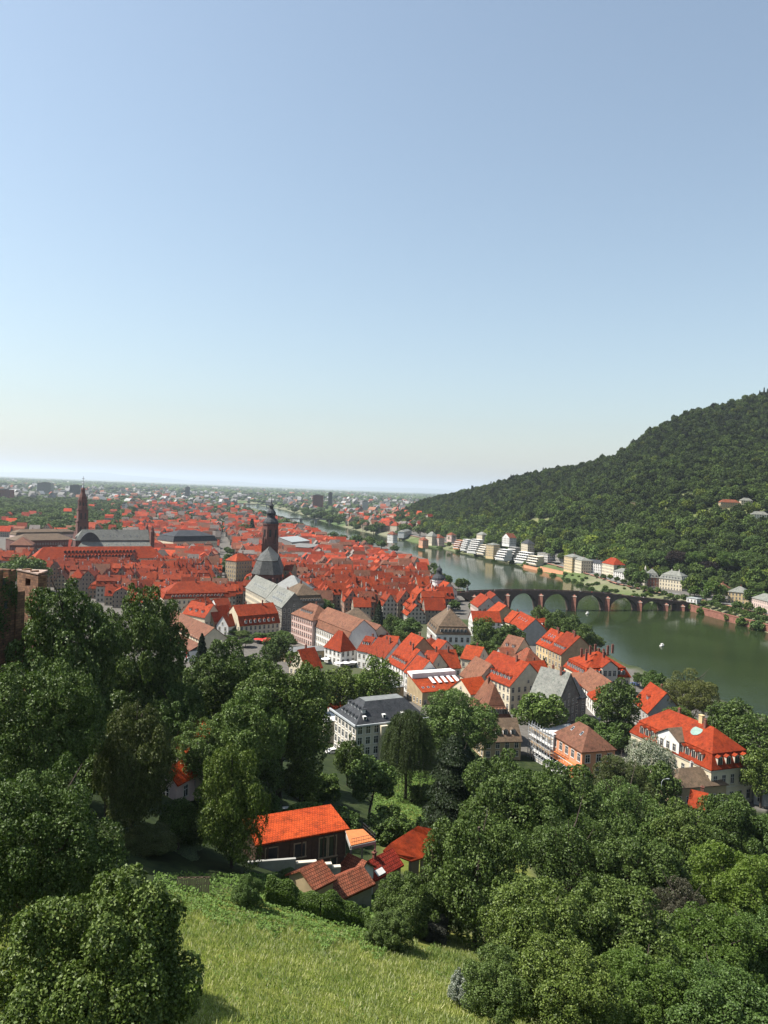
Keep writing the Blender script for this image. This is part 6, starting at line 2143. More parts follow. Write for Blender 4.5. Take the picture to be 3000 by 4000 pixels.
# town, square and garden trees
for a in ((1482, 2342, 62, 2.1, 'cone/' + Pn, 'dark pointed conifer in the palace garden'), (1595, 2414, 110, .95, 'round/' + Md, 'round green tree left of the brown manor'),
          (1532, 2400, 70, 1.3, 'broad/' + D_, 'dark tree between conifer and round garden tree'), (1255, 2335, 100, .9, 'round/' + Md, 'tree behind the tall palace front'),
          (1892, 2408, 95, 1.45, 'tall/' + Md, 'tall tree in front of the white gabled house'), (1992, 2438, 120, 1.0, 'round/' + D_, 'dark round tree left of the bare grey gable'),
          (1880, 2500, 120, .75, 'bush/' + D_, 'garden bushes right of the brown manor'), (1930, 2505, 90, .8, 'bush/' + Md, 'garden bush by the brown garden gable'),
          (1562, 2462, 90, 1.1, 'broad/' + D_, 'garden tree in front of the pointed conifer'), (1628, 2478, 80, 1.0, 'round/' + Md, 'garden tree at the left front of the brown manor'), (1510, 2440, 80, 1.1, 'broad/' + D_, 'dark tree at the end of the palace wing'),
          (1868, 2545, 90, .9, 'broad/' + D_, 'dark garden tree below the white gabled house'), (1955, 2470, 80, 1.1, 'broad/' + Md, 'tree between the white gable and the bare grey gable'), (1790, 2520, 80, .8, 'broad/' + D_, 'tree in front of the shaded manor side'),
          (2500, 2628, 60, 1.0, 'round/' + D_, 'small tree on the quay beside the riverside mansion'), (2205, 2420, 80, 1.2, 'broad/' + D_, 'dark tree filling the gap in the riverside row'), (2330, 2480, 70, 1.0, 'broad/' + D_, 'low dark tree on the bank behind the mansion chimneys'),
          (2112, 2368, 80, 1.3, 'broad/' + D_, 'first of the dark riverside trees from the bridge'), (2172, 2385, 100, 1.3, 'broad/' + D_, 'second dark riverside tree from the bridge'),
          (2232, 2405, 95, 1.35, 'broad/' + D_, 'third dark riverside tree from the bridge'), (2285, 2438, 90, 1.3, 'broad/' + D_, 'last dark riverside tree above the mansion'),
          (2128, 2566, 26, 3.6, 'column/' + Pn, 'black slender cypress among the red roofs'), (95, 2165, 180, .85, 'broad/' + Md, 'green tree just behind the castle ruin'),
          (165, 2166, 60, 1.1, 'round/' + D_, 'small dark tree at the corner of the long seminary'), (255, 2102, 70, .9, 'round/' + Lt, 'bright green tree at the foot of the slender church tower'),
          (985, 2026, 36, 1.9, 'cone/' + Pn, 'dark pointed tree behind the roofs left of the church spire'), (955, 2045, 55, .9, 'broad/' + D_, 'dark round trees left of the church spire'),
          (1660, 2205, 50, 1.0, 'round/' + Md, 'small tree by the river left of the gate tower'), (1260, 2300, 46, .9, 'round/' + Md, 'tree tucked between the grey roofs'),
          (1080, 2500, 70, .5, 'bush/' + D_, 'dark purple leaved bush below the square')):
    nm = 'bush' if a[4].startswith('bush') else 'tree'
    T(*a, name=nm, cat=nm, trunk='stem' if nm == 'bush' else 'trunk')
tr = ['clipped plane tree on the market square ' + s for s in ('nearest the white gable', 'under the wide red house', 'behind the red umbrella', 'at the town hall corner', 'beside the palace steps', 'by the brown annex', 'in the front row left', 'in the front row right', 'near the stone gable foot', 'at the palace corner')]
for i, (x, y) in enumerate(((905, 2452), (950, 2462), (1010, 2470), (1065, 2468), (1105, 2462), (900, 2480), (960, 2490), (1085, 2490), (1120, 2474), (1132, 2492))):
    T(x, y, 62, .62, 'round/' + (Md, D_)[i % 2], tr[i], group='clipped trees on the square', lod=1)

# people's umbrellas and cars on the squares
def umbrella(px, py, w, mat, label, grp):
    z = 8.0
    for _ in range(4):
        p = PZ(px, py, z + 2.7); z = gz1(p[0], p[1])
    t = thing('umbrella', label, 'umbrella', (p[0], p[1], z), rnd.uniform(0, 1), grp)
    b = MB(); b.tube((0, 0, 0), (0, 0, 2.9), .04, .04, 6); b.box(-.35, .35, -.35, .35, 0, .12)
    link('pole', b.mesh('pole', ['steel']), t)
    b = MB(); b.lathe([(w, 2.25), (w, 2.45), (w * .5, 2.75), (.05, 3.05)], 8)
    link('canopy', b.mesh('canopy', [mat]), t)
for i, (x, y) in enumerate(((1010, 2494), (1026, 2490), (1042, 2493), (1054, 2489), (1036, 2499))):
    umbrella(x, y, 2.6, 'red_cloth', 'red umbrella on the market square ' + ('at the left end', 'behind the left one', 'in the middle', 'at the right end', 'in front of the others')[i], 'red umbrellas on the square')
for i, (x, y) in enumerate(((1323, 2587), (1352, 2586), (1379, 2583), (1272, 2571), (1291, 2566), (1345, 2562), (1368, 2561))):
    umbrella(x, y, 2.3, 'white_cloth', 'white umbrella in the dark beer garden ' + ('front left', 'front middle', 'front right', 'under the orange house', 'second under the orange house', 'back middle', 'back right')[i], 'white umbrellas below the pavilion')
def car(px, py, mat, label, rz):
    p = PG(px, py)
    t = thing('parked_car', label, 'car', tuple(p), rz)
    b = MB()
    prof = [(-2.1, .35), (-2.15, .75), (-1.9, 1.0), (-1.3, 1.02), (-.7, 1.45), (.9, 1.48), (1.7, 1.02), (2.1, .9), (2.12, .35)]
    for s in (-1, 1):
        b.poly([(x, s * (.85 if z > 1.1 else .88), z) for x, z in prof][::-s])
    for i in range(len(prof) - 1):
        (x0, z0), (x1, z1) = prof[i], prof[i + 1]
        y0, y1 = (.85 if z0 > 1.1 else .88), (.85 if z1 > 1.1 else .88)
        b.poly([(x0, -y0, z0), (x1, -y1, z1), (x1, y1, z1), (x0, y0, z0)][::-1])
    link('body', b.mesh('body', [mat]), t)
    b = MB()
    for s in (-1, 1):
        b.poly([(-1.15, s * .885, 1.06), (1.45, s * .885, 1.06), (.85, s * .872, 1.42), (-.65, s * .872, 1.42)][::-s])
    b.poly([(1.62, -.7, 1.08), (1.62, .7, 1.08), (.97, .7, 1.465), (.97, -.7, 1.465)]); b.poly([(-1.26, .7, 1.06), (-1.26, -.7, 1.06), (-.75, -.7, 1.43), (-.75, .7, 1.43)])
    link('windows', b.mesh('windows', ['glass']), t)
    for x in (-1.35, 1.35):
        for s in (-1, 1):
            b = MB(); b.tube((x, s * .72, .33), (x, s * .92, .33), .33, .33, 12)
            link('wheel', b.mesh('wheel', ['darkmetal']), t)
car(1298, 2944, 'white', 'white parked car left of the slate institute', .5)
car(1330, 2930, 'white', 'second white parked car by the institute, nearer the wall', .4)
car(1532, 2985, 'blue_cloth', 'blue parked car under the weeping willow', 1.1)
car(2478, 2678, 'blue_cloth', 'dark blue car on the riverside road beside the mansion', -.9)
# garden table behind the orange roof
def bench():
    p = PG(1120, 3172)
    t = thing('garden_table', 'garden table with pale cloth and benches on the lawn behind the orange roof', 'table', tuple(p), .3)
    b = MB(); b.box(-1.4, 1.4, -.5, .5, .72, .78)
    link('tabletop', b.mesh('tabletop', ['white_cloth']), t)
    b = MB()
    for x in (-1.2, 1.2):
        b.box(x - .05, x + .05, -.4, .4, 0, .72)
    link('trestle', b.mesh('trestle', ['timber']), t)
bench()
# north bank trees: a row of small planes along the embankment, bushes on the grass
for i in range(26):
    f = i / 25
    x = 2330 + f * 660
    y = np.interp(x, [2330, 2450, 2600, 2700, 2800, 2990], [2256, 2290, 2326, 2346, 2368, 2420])
    z = 8.0
    for _ in range(3):
        p = PZ(x, y, z); z = max(7.0, gz1(p[0], p[1]))
    tree_at(p[0], p[1], 6.5 + (i * 3 % 4) * .5, 6.0 + (i * 5 % 3) * .6, 'round/' + (Md, D_, Md)[i % 3], 'small round plane tree in the row along the far embankment', name='plane_tree', lod=0, group='plane trees along the far embankment')
NBB = [(2215, 2268, 26), (2262, 2284, 30), (2310, 2300, 22), (2365, 2310, 34), (2420, 2330, 24), (2480, 2336, 36), (2560, 2350, 24), (2705, 2372, 44), (2750, 2390, 50), (2800, 2400, 40), (2850, 2412, 50), (2905, 2430, 56), (2960, 2446, 60),
       (2160, 2246, 24), (2110, 2228, 22), (2058, 2205, 36), (2000, 2196, 22), (1930, 2180, 20), (1860, 2166, 18), (1790, 2152, 20), (1720, 2140, 18), (1650, 2122, 24)]
for i, (x, y, w) in enumerate(NBB):
    p = PG(x, y + w * .35)
    W = w / F * p[1] * 1.1
    tree_at(p[0], p[1], W * .7, W, 'bush/' + (Md, D_, Lt)[i % 3], 'leafy bush on the grassy north bank by the water', name='bush', lod=0, group='bushes on the north bank', cat='bush', trunk='stem')
FB = [(1640, 2062, 66), (1580, 2058, 60), (1480, 2050, 60), (1420, 2038, 50), (1560, 2080, 50), (1460, 2066, 46), (1500, 2022, 40), (1380, 2045, 40), (1320, 2030, 40), (1640, 2030, 60), (1700, 2046, 60), (1740, 2062, 50),
      (1230, 2012, 46), (1200, 2002, 40), (1290, 2018, 50), (1340, 2012, 46), (1150, 1988, 36), (1110, 2034, 60), (1070, 2040, 40), (1390, 2100, 60), (1440, 2108, 60), (1490, 2120, 50), (1540, 2138, 44), (1300, 2085, 50), (1340, 2095, 40), (1195, 1992, 40), (1260, 2003, 46)]
for i, (x, y, w) in enumerate(FB):
    p = PG(x, y + w * .5)
    W = w / F * p[1] * .9
    tree_at(p[0], p[1], W * .75, W, 'broad/' + (D_, Md, D_, Md)[i % 4], 'dark leafy tree along the river in the distance', lod=0, group='trees along the river in the distance')
# foot of the wooded hill
HF = [(2050, 2080, 60), (2110, 2085, 56), (2160, 2100, 60), (2210, 2110, 66), (2260, 2120, 70), (2310, 2130, 76), (2360, 2120, 80), (2420, 2120, 80), (2470, 2140, 90), (2520, 2150, 90), (2580, 2150, 100), (2650, 2150, 100), (2720, 2150, 100),
      (2770, 2190, 80), (2560, 2110, 90), (2680, 2110, 90), (2790, 2130, 100), (2850, 2150, 110), (2920, 2150, 110), (2980, 2170, 110), (2950, 2090, 100), (2860, 2080, 90), (2440, 2080, 80), (2340, 2075, 80), (2240, 2070, 70), (2150, 2060, 60),
      (1990, 2060, 56), (1930, 2050, 56), (1870, 2060, 50), (1820, 2055, 50), (1770, 2040, 50), (2080, 2120, 40), (2480, 2200, 70), (2800, 2250, 70), (2880, 2260, 70), (2960, 2270, 80), (2720, 2240, 60), (2600, 2060, 80), (2740, 2060, 80), (2500, 2060, 80), (1960, 2020, 50), (2070, 2030, 54), (1890, 2012, 46)]
for i, (x, y, w) in enumerate(HF):
    p, W, Hh = solve_tree(x, y, w * .85, .95)
    kd = ('broad/' + Md, 'broad/' + D_, 'broad/' + Lt, 'broad/' + Md, 'broad/' + D_)[i % 5]
    lb = 'big leafy tree at the foot of the wooded hill'
    if (x, y) in ((2770, 2190), (2650, 2150)):
        kd, lb = 'broad/lf_copper', 'dark copper beech behind the white mansard villa, ' + ('the larger one' if x == 2770 else 'the smaller one')
    tree_at(p[0], p[1], Hh, W * 1.1, kd, lb, lod=1 if w > 64 else 0, group=None if 'copper' in kd else 'trees at the foot of the hill')

# trees in the villa gardens on the north bank
for i, (x, y, w) in enumerate(((2150, 2150, 40), (2195, 2160, 34), (2272, 2178, 36), (2335, 2190, 40), (2425, 2205, 44), (2470, 2215, 60), (2505, 2225, 60), (2545, 2222, 40), (2600, 2226, 40), (2700, 2250, 70), (2745, 2262, 60), (2790, 2270, 70), (2825, 2285, 50),
                               (2935, 2300, 60), (2985, 2310, 60), (2715, 2290, 50), (2760, 2305, 40), (2810, 2320, 44), (2055, 2170, 30), (1985, 2140, 34), (1940, 2130, 30), (1888, 2120, 30), (1815, 2095, 34), (1765, 2085, 30), (1725, 2078, 30), (1680, 2066, 30), (2460, 2238, 36), (2490, 2250, 36), (2880, 2345, 40), (2925, 2352, 40), (2970, 2368, 44), (2400, 2178, 50), (2310, 2160, 50), (2245, 2150, 44))):
    p, W, Hh = solve_tree(x, y, w, 1.15)
    tree_at(p[0], p[1], Hh, W * 1.1, 'broad/' + (Md, D_, Md, Lt)[i % 4], 'leafy garden tree among the villas on the far bank', lod=0, group='garden trees on the far bank')

q_ = random.Random(31)
for i in range(34):
    x = q_.uniform(2180, 2640)
    f = q_.uniform(.12, .9)
    y = np.interp(x, [2180, 2300, 2450, 2640], [2262, 2306, 2345, 2378]) * f + np.interp(x, [2180, 2300, 2450, 2640], [2226, 2256, 2296, 2336]) * (1 - f)
    p = PG(x, y)
    W = q_.uniform(3.0, 6.5)
    tree_at(p[0], p[1], W * .6, W, 'bush/' + q_.choice((Md, D_, Lt)), 'leafy bush on the grassy north bank by the water', name='bush', lod=0, group='bushes on the north bank', cat='bush', trunk='stem')

# ------------------------------------------------------------------ the wooded hill: thousands of crowns as one wood
def icos(sub):
    import bmesh
    bm = bmesh.new()
    bmesh.ops.create_icosphere(bm, subdivisions=sub, radius=1.0)
    V = np.array([v.co[:] for v in bm.verts]); Fc = np.array([[v.index for v in f.verts] for f in bm.faces])
    bm.free()
    return V, Fc
def crown_blobs(sub, k, seed):
    r = np.random.default_rng(seed)
    V0, Fc = icos(sub)
    out = []
    for i in range(k):
        V = V0.copy()
        for j in range(7):
            d = r.normal(0, 1, 3); d /= np.linalg.norm(d)
            V *= (1 + r.uniform(.12, .30) * np.clip((V0 @ d - .55) / .45, 0, 1) - .05)[:, None]
        V *= (1 + r.normal(0, .07, len(V)))[:, None]
        V[:, 2] *= .85
        out.append(V)
    return out, Fc
def scatter_mesh(name, P, S, blobs, Fc, mat, tint=None, seed=1, per_leaf=None):
    r = np.random.default_rng(seed)
    n = len(P)
    nv = len(blobs[0])
    B = np.array(blobs)[r.integers(0, len(blobs), n)]
    a = r.uniform(0, 6.283, n)
    c, s = np.cos(a)[:, None], np.sin(a)[:, None]
    X = B[:, :, 0] * c - B[:, :, 1] * s; Y = B[:, :, 0] * s + B[:, :, 1] * c
    V = np.stack([X, Y, B[:, :, 2]], 2) * S[:, None, :] + P[:, None, :]
    Fa = Fc[None] + (np.arange(n) * nv)[:, None, None]
    return np_mesh(name, V.reshape(-1, 3), Fa.reshape(-1, Fc.shape[1]), [mat], tint=None if tint is None else np.repeat(tint, nv, 0))
r = np.random.default_rng(21)
# jittered grid over the slope that can be seen
def hill_points(step, ylo, yhi, seed):
    r = np.random.default_rng(seed)
    gx, gy = np.meshgrid(np.arange(0, 1500, step), np.arange(ylo, yhi, step))
    x = gx.ravel() + r.uniform(-.45, .45, gx.size) * step; y = gy.ravel() + r.uniform(-.45, .45, gx.size) * step
    t = x / y
    yr = np.interp(t, _rt, _ry)
    off = np.interp(t, [0.0, .05, .13, .22, .25, .29, .33, .37, .42, .5], [420, 260, 125, 95, 130, 172, 140, 118, 130, 145])
    yf = np.interp(t, _nt, _ny) + off
    m = (t > .012) & (t < .60) & (y > yf + 4) & (y < yr + 130) & (seg_dist(x, y, NB) < 3000)
    x, y, yf = x[m], y[m], yf[m]
    z = gz(x, y)
    m = z > 9.5
    return x[m], y[m], z[m], yf[m]
def clear_mask(x, y):
    m = np.ones(len(x), bool)
    for c, rad in CLEARINGS:
        m &= np.hypot(x - c[0], y - c[1]) > rad * .9
    for (tx, ty, tr) in TREES:
        if tx > 100 and ty > 600:
            m &= np.hypot(x - tx, y - ty) > tr * .8
    for (bx, by, vx, vy, bl, bw) in FOOT:
        if by > 600 and bx > 20:
            m &= (np.abs((x - bx) * vx + (y - by) * vy) > bl + 4) | (np.abs(-(x - bx) * vy + (y - by) * vx) > bw + 4)
    return m
x, y, z, yf = hill_points(9.8, 700, 2400, 3)
m = clear_mask(x, y)
x, y, z, yf = x[m], y[m], z[m], yf[m]
patch = np.sin(x * .011 + 2 * np.sin(y * .006)) * np.sin(y * .013 + 1.5 * np.sin(x * .009))
up = np.clip((y - yf) / 500, 0, 1)
sz = r.uniform(3.6, 7.6, len(x)) * (1.12 - .25 * up) * (1 + .25 * patch * (1 - up))
P = np.stack([x, y, z + sz * r.uniform(.8, 1.9, len(x))], 1)
S = np.stack([sz, sz, sz * r.uniform(.8, 1.35, len(x))], 1)
base = np.array([.050, .075, .017])
tint = base[None] * (r.uniform(.45, 1.6, len(x)) * (1.35 - .55 * up + .3 * patch * (1 - .6 * up)))[:, None]
yel = r.uniform(0, 1, len(x)) < .16 * (1 - .6 * up)
tint[yel] *= np.array([1.6, 1.35, .9])
drk = r.uniform(0, 1, len(x)) < .10
tint[drk] *= np.array([.55, .55, .7])
M['wood'] = tinted('wood_leaves', .75)
M['lf_wood'] = foliage('wood_crowns', [(.55, .6, .55), (.85, .88, .85), (1.1, 1.1, 1.05), (1.45, 1.35, 1.2)], .7, .15, .3, None, True)
WOODC = None
def instanced(name, P, S, tint, seed):
    """one wood: crowns set on points by geometry nodes"""
    global WOODC
    if WOODC is None:
        WOODC = bpy.data.collections.new('wood_crowns')
        for i in range(6):
            V_, Fq_ = crown_broad(900 + i, 1500, .15, 16 + 2 * i, 1.0, .3, .12, (.30, .48), -.5)
            me = np_mesh('wood_crown', V_, Fq_, ['lf_wood'])
            WOODC.objects.link(bpy.data.objects.new('wood_crown', me))
    r = np.random.default_rng(seed)
    n = len(P)
    me = bpy.data.meshes.new(name)
    me.vertices.add(n); me.vertices.foreach_set('co', P.astype(np.float32).ravel())
    for nm, tp, v, key in (('sc', 'FLOAT_VECTOR', S, 'vector'), ('rot', 'FLOAT_VECTOR', np.stack([np.zeros(n), np.zeros(n), r.uniform(0, 6.28, n)], 1), 'vector'), ('pick', 'INT', r.integers(0, 6, n), 'value'), ('tint', 'FLOAT_COLOR', np.hstack([tint, np.ones((n, 1))]), 'color')):
        at = me.attributes.new(nm, tp, 'POINT')
        at.data.foreach_set(key, v.astype(np.int32 if tp == 'INT' else np.float32).ravel())
    g = bpy.data.node_groups.new(name, 'GeometryNodeTree')
    g.interface.new_socket('Geometry', in_out='INPUT', socket_type='NodeSocketGeometry')
    g.interface.new_socket('Geometry', in_out='OUTPUT', socket_type='NodeSocketGeometry')
    gi, go = g.nodes.new('NodeGroupInput'), g.nodes.new('NodeGroupOutput')
    ip, ci = g.nodes.new('GeometryNodeInstanceOnPoints'), g.nodes.new('GeometryNodeCollectionInfo')
    ci.inputs['Collection'].default_value = WOODC
    ci.inputs['Separate Children'].default_value = True
    ci.inputs['Reset Children'].default_value = True
    ip.inputs['Pick Instance'].default_value = True
    L = g.links.new
    L(gi.outputs[0], ip.inputs['Points']); L(ci.outputs[0], ip.inputs['Instance'])
    for nm, tp, s_ in (('sc', 'FLOAT_VECTOR', 'Scale'), ('rot', 'FLOAT_VECTOR', 'Rotation'), ('pick', 'INT', 'Instance Index')):
        na = g.nodes.new('GeometryNodeInputNamedAttribute')
        na.data_type = tp
        na.inputs['Name'].default_value = nm
        o_ = [o for o in na.outputs if o.enabled and o.name == 'Attribute'][0]
        L(o_, ip.inputs[s_])
    L(ip.outputs[0], go.inputs[0])
    o = structure(link(name, me), 'stuff')
    md = o.modifiers.new('crowns', 'NODES')
    md.node_group = g
    return o
instanced('forest', P, S, tint, 5)
print('forest', len(P))
# a few conifers that break the skyline
for i, (px, py, w, ht) in enumerate(((1845, 1893, 9, 24), (2122, 1826, 10, 20), (1996, 1853, 10, 18), (2985, 1520, 14, 26), (2968, 1530, 12, 22), (2998, 1520, 12, 22), (1918, 1880, 9, 16))):
    d = ray(px, py)
    yr = np.interp(d[0] / d[1], _rt, _ry)
    p = CAM + d * ((yr - 10) / d[1])
    g = gz1(p[0], p[1])
    tree_at(p[0], p[1], max(ht, p[2] - g), max(7, w / F * yr), ('cone/' if i else 'column/') + Pn, ('slender dark cypress alone on the low end of the hill crest', 'lone dark conifer tip on the middle of the hill crest', 'small conifer on the lower hill crest', 'tallest conifer on the hilltop at the right edge', 'conifer left of the tallest on the hilltop', 'conifer cut by the right edge on the hilltop', 'little conifer above the low end of the crest')[i], lod=0)
# terrace walls and houses half way up the slope
hill_house(2850, 1985, 24, 7, 'ochre house with pale terrace on the right half of the wooded slope', 'pan', 'ochre')
hill_house(2915, 1976, 14, 6, 'small pale house right of the ochre one on the slope', 'slate2', 'cream')
hill_house(2968, 2028, 20, 5, 'white garden house near the right edge of the slope', 'slate2', 'white')
def slope_wall(px, py, L, h, label):
    p = PG(px, py)
    g = p[2]
    b = MB(); b.box(-L / 2, L / 2, -.4, .4, -6, h); b.box(-L / 2, L / 2, -.6, .6, h + .002, h + .3)
    t = thing('terrace_wall', label, 'wall', (p[0], p[1], g), -.25)
    link('masonry', b.mesh('masonry', ['ochre']), t)
slope_wall(2385, 1905, 16, 5, 'long pale terrace wall high on the middle of the slope')
slope_wall(2490, 1978, 20, 4.5, 'pale terrace wall along the hillside walk')
slope_wall(1945, 1985, 18, 9, 'short pale wall low on the left part of the slope')
slope_wall(2440, 2080, 16, 8, 'small pale wall above the villas in the wood')

# ------------------------------------------------------------------ old town houses
SU = np.array([-.2035, .979]); SV = np.array([.979, .2035])   # along the main street, across it
PROTO = []
def proto_house(i):
    q = random.Random(100 + i)
    L = q.uniform(9.5, 17); w = q.uniform(9.5, 13); he = q.uniform(6.5, 10.5); hr = q.uniform(5.2, 7.8)
    typ = ('gx', 'gx', 'gx', 'mang', 'gx', 'hip', 'gx', 'man')[i % 8]
    roof = ('red', 'red', 'bright', 'red', 'brown', 'red', 'red', 'bright', 'pan', 'red')[i % 10]
    R, W = roof_and_walls(L, w, he, hr, typ)
    return dict(L=L, w=w, he=he, hr=hr, typ=typ, roof=roof, R=R, W=W, rm=R.mesh('roof', [roof, roof]), wmsh=W.mesh('wall', ['wallwin']), nd=q.choice((0, 2, 3, 4)), nc=q.choice((1, 1, 2, 3)), q=q)
PROTO = [proto_house(i) for i in range(40)]
EDGE_N = [(-50, 2225), (120, 2245), (200, 2290), (400, 2345), (560, 2420), (690, 2400), (900, 2400), (960, 2400), (1040, 2380), (1100, 2385), (1280, 2395), (1440, 2420), (1560, 2428), (1650, 2440), (1850, 2440), (1960, 2420)]
cand = []
rowi = 0
u = 360.0
hr_ = random.Random(12)
while u < 3000:
    depth = 12.0 if u < 1500 else 15
    v = -420.0
    while v < 700:
        p = PROTO[hr_.randrange(40)]
        turn = hr_.random() < .30
        lv, lu = (p['L'], p['w']) if not turn else (p['w'], p['L'])
        if u > 1500:
            lv *= 1.3
        c = SU * (u + hr_.uniform(-1.5, 1.5)) + SV * (v + lv / 2)
        v += lv + (hr_.choice((.15, .15, .15, .15, .3, 3.5, 7)) if u < 1500 else hr_.choice((.3, 4, 10, 18)))
        cand.append((u, c, p, turn))
    rowi += 1
    u += depth + hr_.choice((.2, .4, .8, .8, 2.0, 6.0))
xs = np.array([c[1][0] for c in cand]); ys = np.array([c[1][1] for c in cand])
zs = gz(xs, ys)
dS = np.where(inside(xs, ys, RIVER), -1, 1) * seg_dist(xs, ys, SB)
dN = seg_dist(xs, ys, NB)
PXY = np.array([proj((a, b_, c)) for a, b_, c in zip(xs, ys, zs)])
street = np.array([PZ(905, 2330, 8)[:2], PZ(868, 2050, 8)[:2]])
dst = seg_dist(xs, ys, street)
near_n = []
def in_river_view(c, z, h):
    """would a house this high stand between the terrace and the open water?"""
    qx, qy = proj((c[0], c[1], z + h))
    if not (885 < qx < 1760) or c[1] < 500:
        return False
    return np.interp(qx, [q[0] for q in N_BANK[::-1]], [q[1] for q in N_BANK[::-1]]) + 2 < qy < np.interp(qx, [q[0] for q in S_BANK[::-1]], [q[1] for q in S_BANK[::-1]]) - 6
for i, (u, c, p, turn) in enumerate(cand):
    px, py = PXY[i]
    if not (-120 < px < 2000) or dS[i] < 22 or dN[i] < dS[i] or zs[i] > 22:
        continue
    if py > np.interp(px, [e[0] for e in EDGE_N], [e[1] for e in EDGE_N]):
        continue
    if dst[i] < (12 if u < 1200 else 6):
        continue
    if (px > 1745 and py > 2285) or (px > 1590 and py > 2240 and dS[i] < 40):
        continue
    if px > 880 and in_river_view(c, zs[i], 14 if u < 1500 else 17):
        continue
    if u > 430 and hr_.random() < .05:
        continue
    ang = math.atan2(SV[1], SV[0]) + (math.pi / 2 if turn else 0) + hr_.uniform(-.05, .05)
    ux, uy = math.cos(ang), math.sin(ang)
    sc_ = 1.0 if u < 1500 else 1.3
    if overlaps(c[0], c[1], ux, uy, p['L'] / 2 * sc_, p['w'] / 2 * sc_, -.6):
        continue
    if any(abs(c[0] - tx) < tr * .7 and abs(c[1] - ty) < tr * .7 for tx, ty, tr in TREES if ty < 1500):
        continue
    near_n.append((u, c, p, ang, zs[i], px, py))
print('town houses', len(near_n))
near_n.sort(key=lambda a: a[1][1])
ONE = near_n[:290]
MANY = near_n[290:]
LM = [('the tall church tower', (1050, 2180)), ('the grey town hall', (1080, 2330)), ('the long dormered red building', (770, 2300)), ('the long seminary roof', (400, 2160)), ('the brown manor', (1740, 2420)),
      ('the bridge gate tower', (1715, 2230)), ('the palace', (1250, 2420)), ('the slate hall with the turret', (760, 2090)), ('the main street', (890, 2230)), ('the pointed garden conifer', (1482, 2390)), ('the timbered gable by the bridge', (1930, 2390))]
count = {}
RN = {'red': 'red', 'bright': 'bright red', 'brown': 'brown', 'pan': 'rusty brown'}
ORD = ['nearest', 'second', 'third', 'fourth', 'fifth', 'sixth', 'seventh', 'eighth', 'ninth', 'tenth', 'eleventh', 'twelfth', 'thirteenth', 'fourteenth', 'fifteenth', 'sixteenth', 'seventeenth', 'eighteenth', 'nineteenth', 'twentieth']
lab = {}
for k, (u, c, p, ang, z, px, py) in enumerate(ONE):
    d = [(px - a[1][0]) ** 2 + (1.6 * (py - a[1][1])) ** 2 for a in LM]
    j = int(np.argmin(d))
    dx, dy = px - LM[j][1][0], py - LM[j][1][1]
    rel = ('right of' if dx > 0 else 'left of') if abs(dx) > 1.5 * abs(dy) else ('below' if dy > 0 else 'beyond')
    lab.setdefault((j, rel, RN[p['roof']], {'gx': 'gabled', 'mang': 'mansard', 'man': 'mansard', 'hip': 'hipped'}[p['typ']]), []).append((d[j], k))
label = {}
for (j, rel, rc, rt), l in lab.items():
    for n_, (_, k) in enumerate(sorted(l)):
        o = ORD[n_] if n_ < 20 else 'farther'
        label[k] = '%s roofed %s house, %s such %s %s' % (rc, rt, o + ' ' if False else o, rel, LM[j][0])
for k, (u, c, p, ang, z, px, py) in enumerate(ONE):
    q = p['q']
    sc_ = (1, 1, hr_.uniform(.86, 1.12))
    org = c - np.array([-math.sin(ang), math.cos(ang)]) * p['w'] / 2
    t = thing('town_house', label[k], 'house', (org[0], org[1], z), ang, 'houses of the old town', sc_)
    ro = link('roof', p['rm'], t)
    link('wall', p['wmsh'], t)
    sl = p['hr'] / (p['w'] / 2)
    if p['typ'] in ('gx', 'mang') and p['nd'] and hr_.random() < .8:
        for i in range(p['nd']):
            f = .22 if p['typ'] == 'gx' else .12
            s2 = sl if p['typ'] == 'gx' else 2.4
            for sd in ('N', 'B'):
                x = -p['L'] / 2 + p['L'] * (i + .5) / p['nd']
                y, rz = (p['w'] / 2 * f, 0) if sd == 'N' else (p['w'] - p['w'] / 2 * f, math.pi)
                if abs(ang) > 1 and sd == 'B' or sd == 'N':
                    link('dormer', dormer_mesh(s2, p['roof'], 'chim'), t, (x, y, p['he'] + p['hr'] * f + .1), rz)
    for i in range(p['nc']):
        link('chimney', chimney_mesh(1.2 + .6 * ((i + k) % 3), ('chim', 'chim', 'chimw')[(i + k) % 3]), ro, (p['L'] * ((i + .5) / p['nc'] - .5) * .7, p['w'] / 2 + (-1) ** i * .8, p['he'] + p['hr'] - .4))
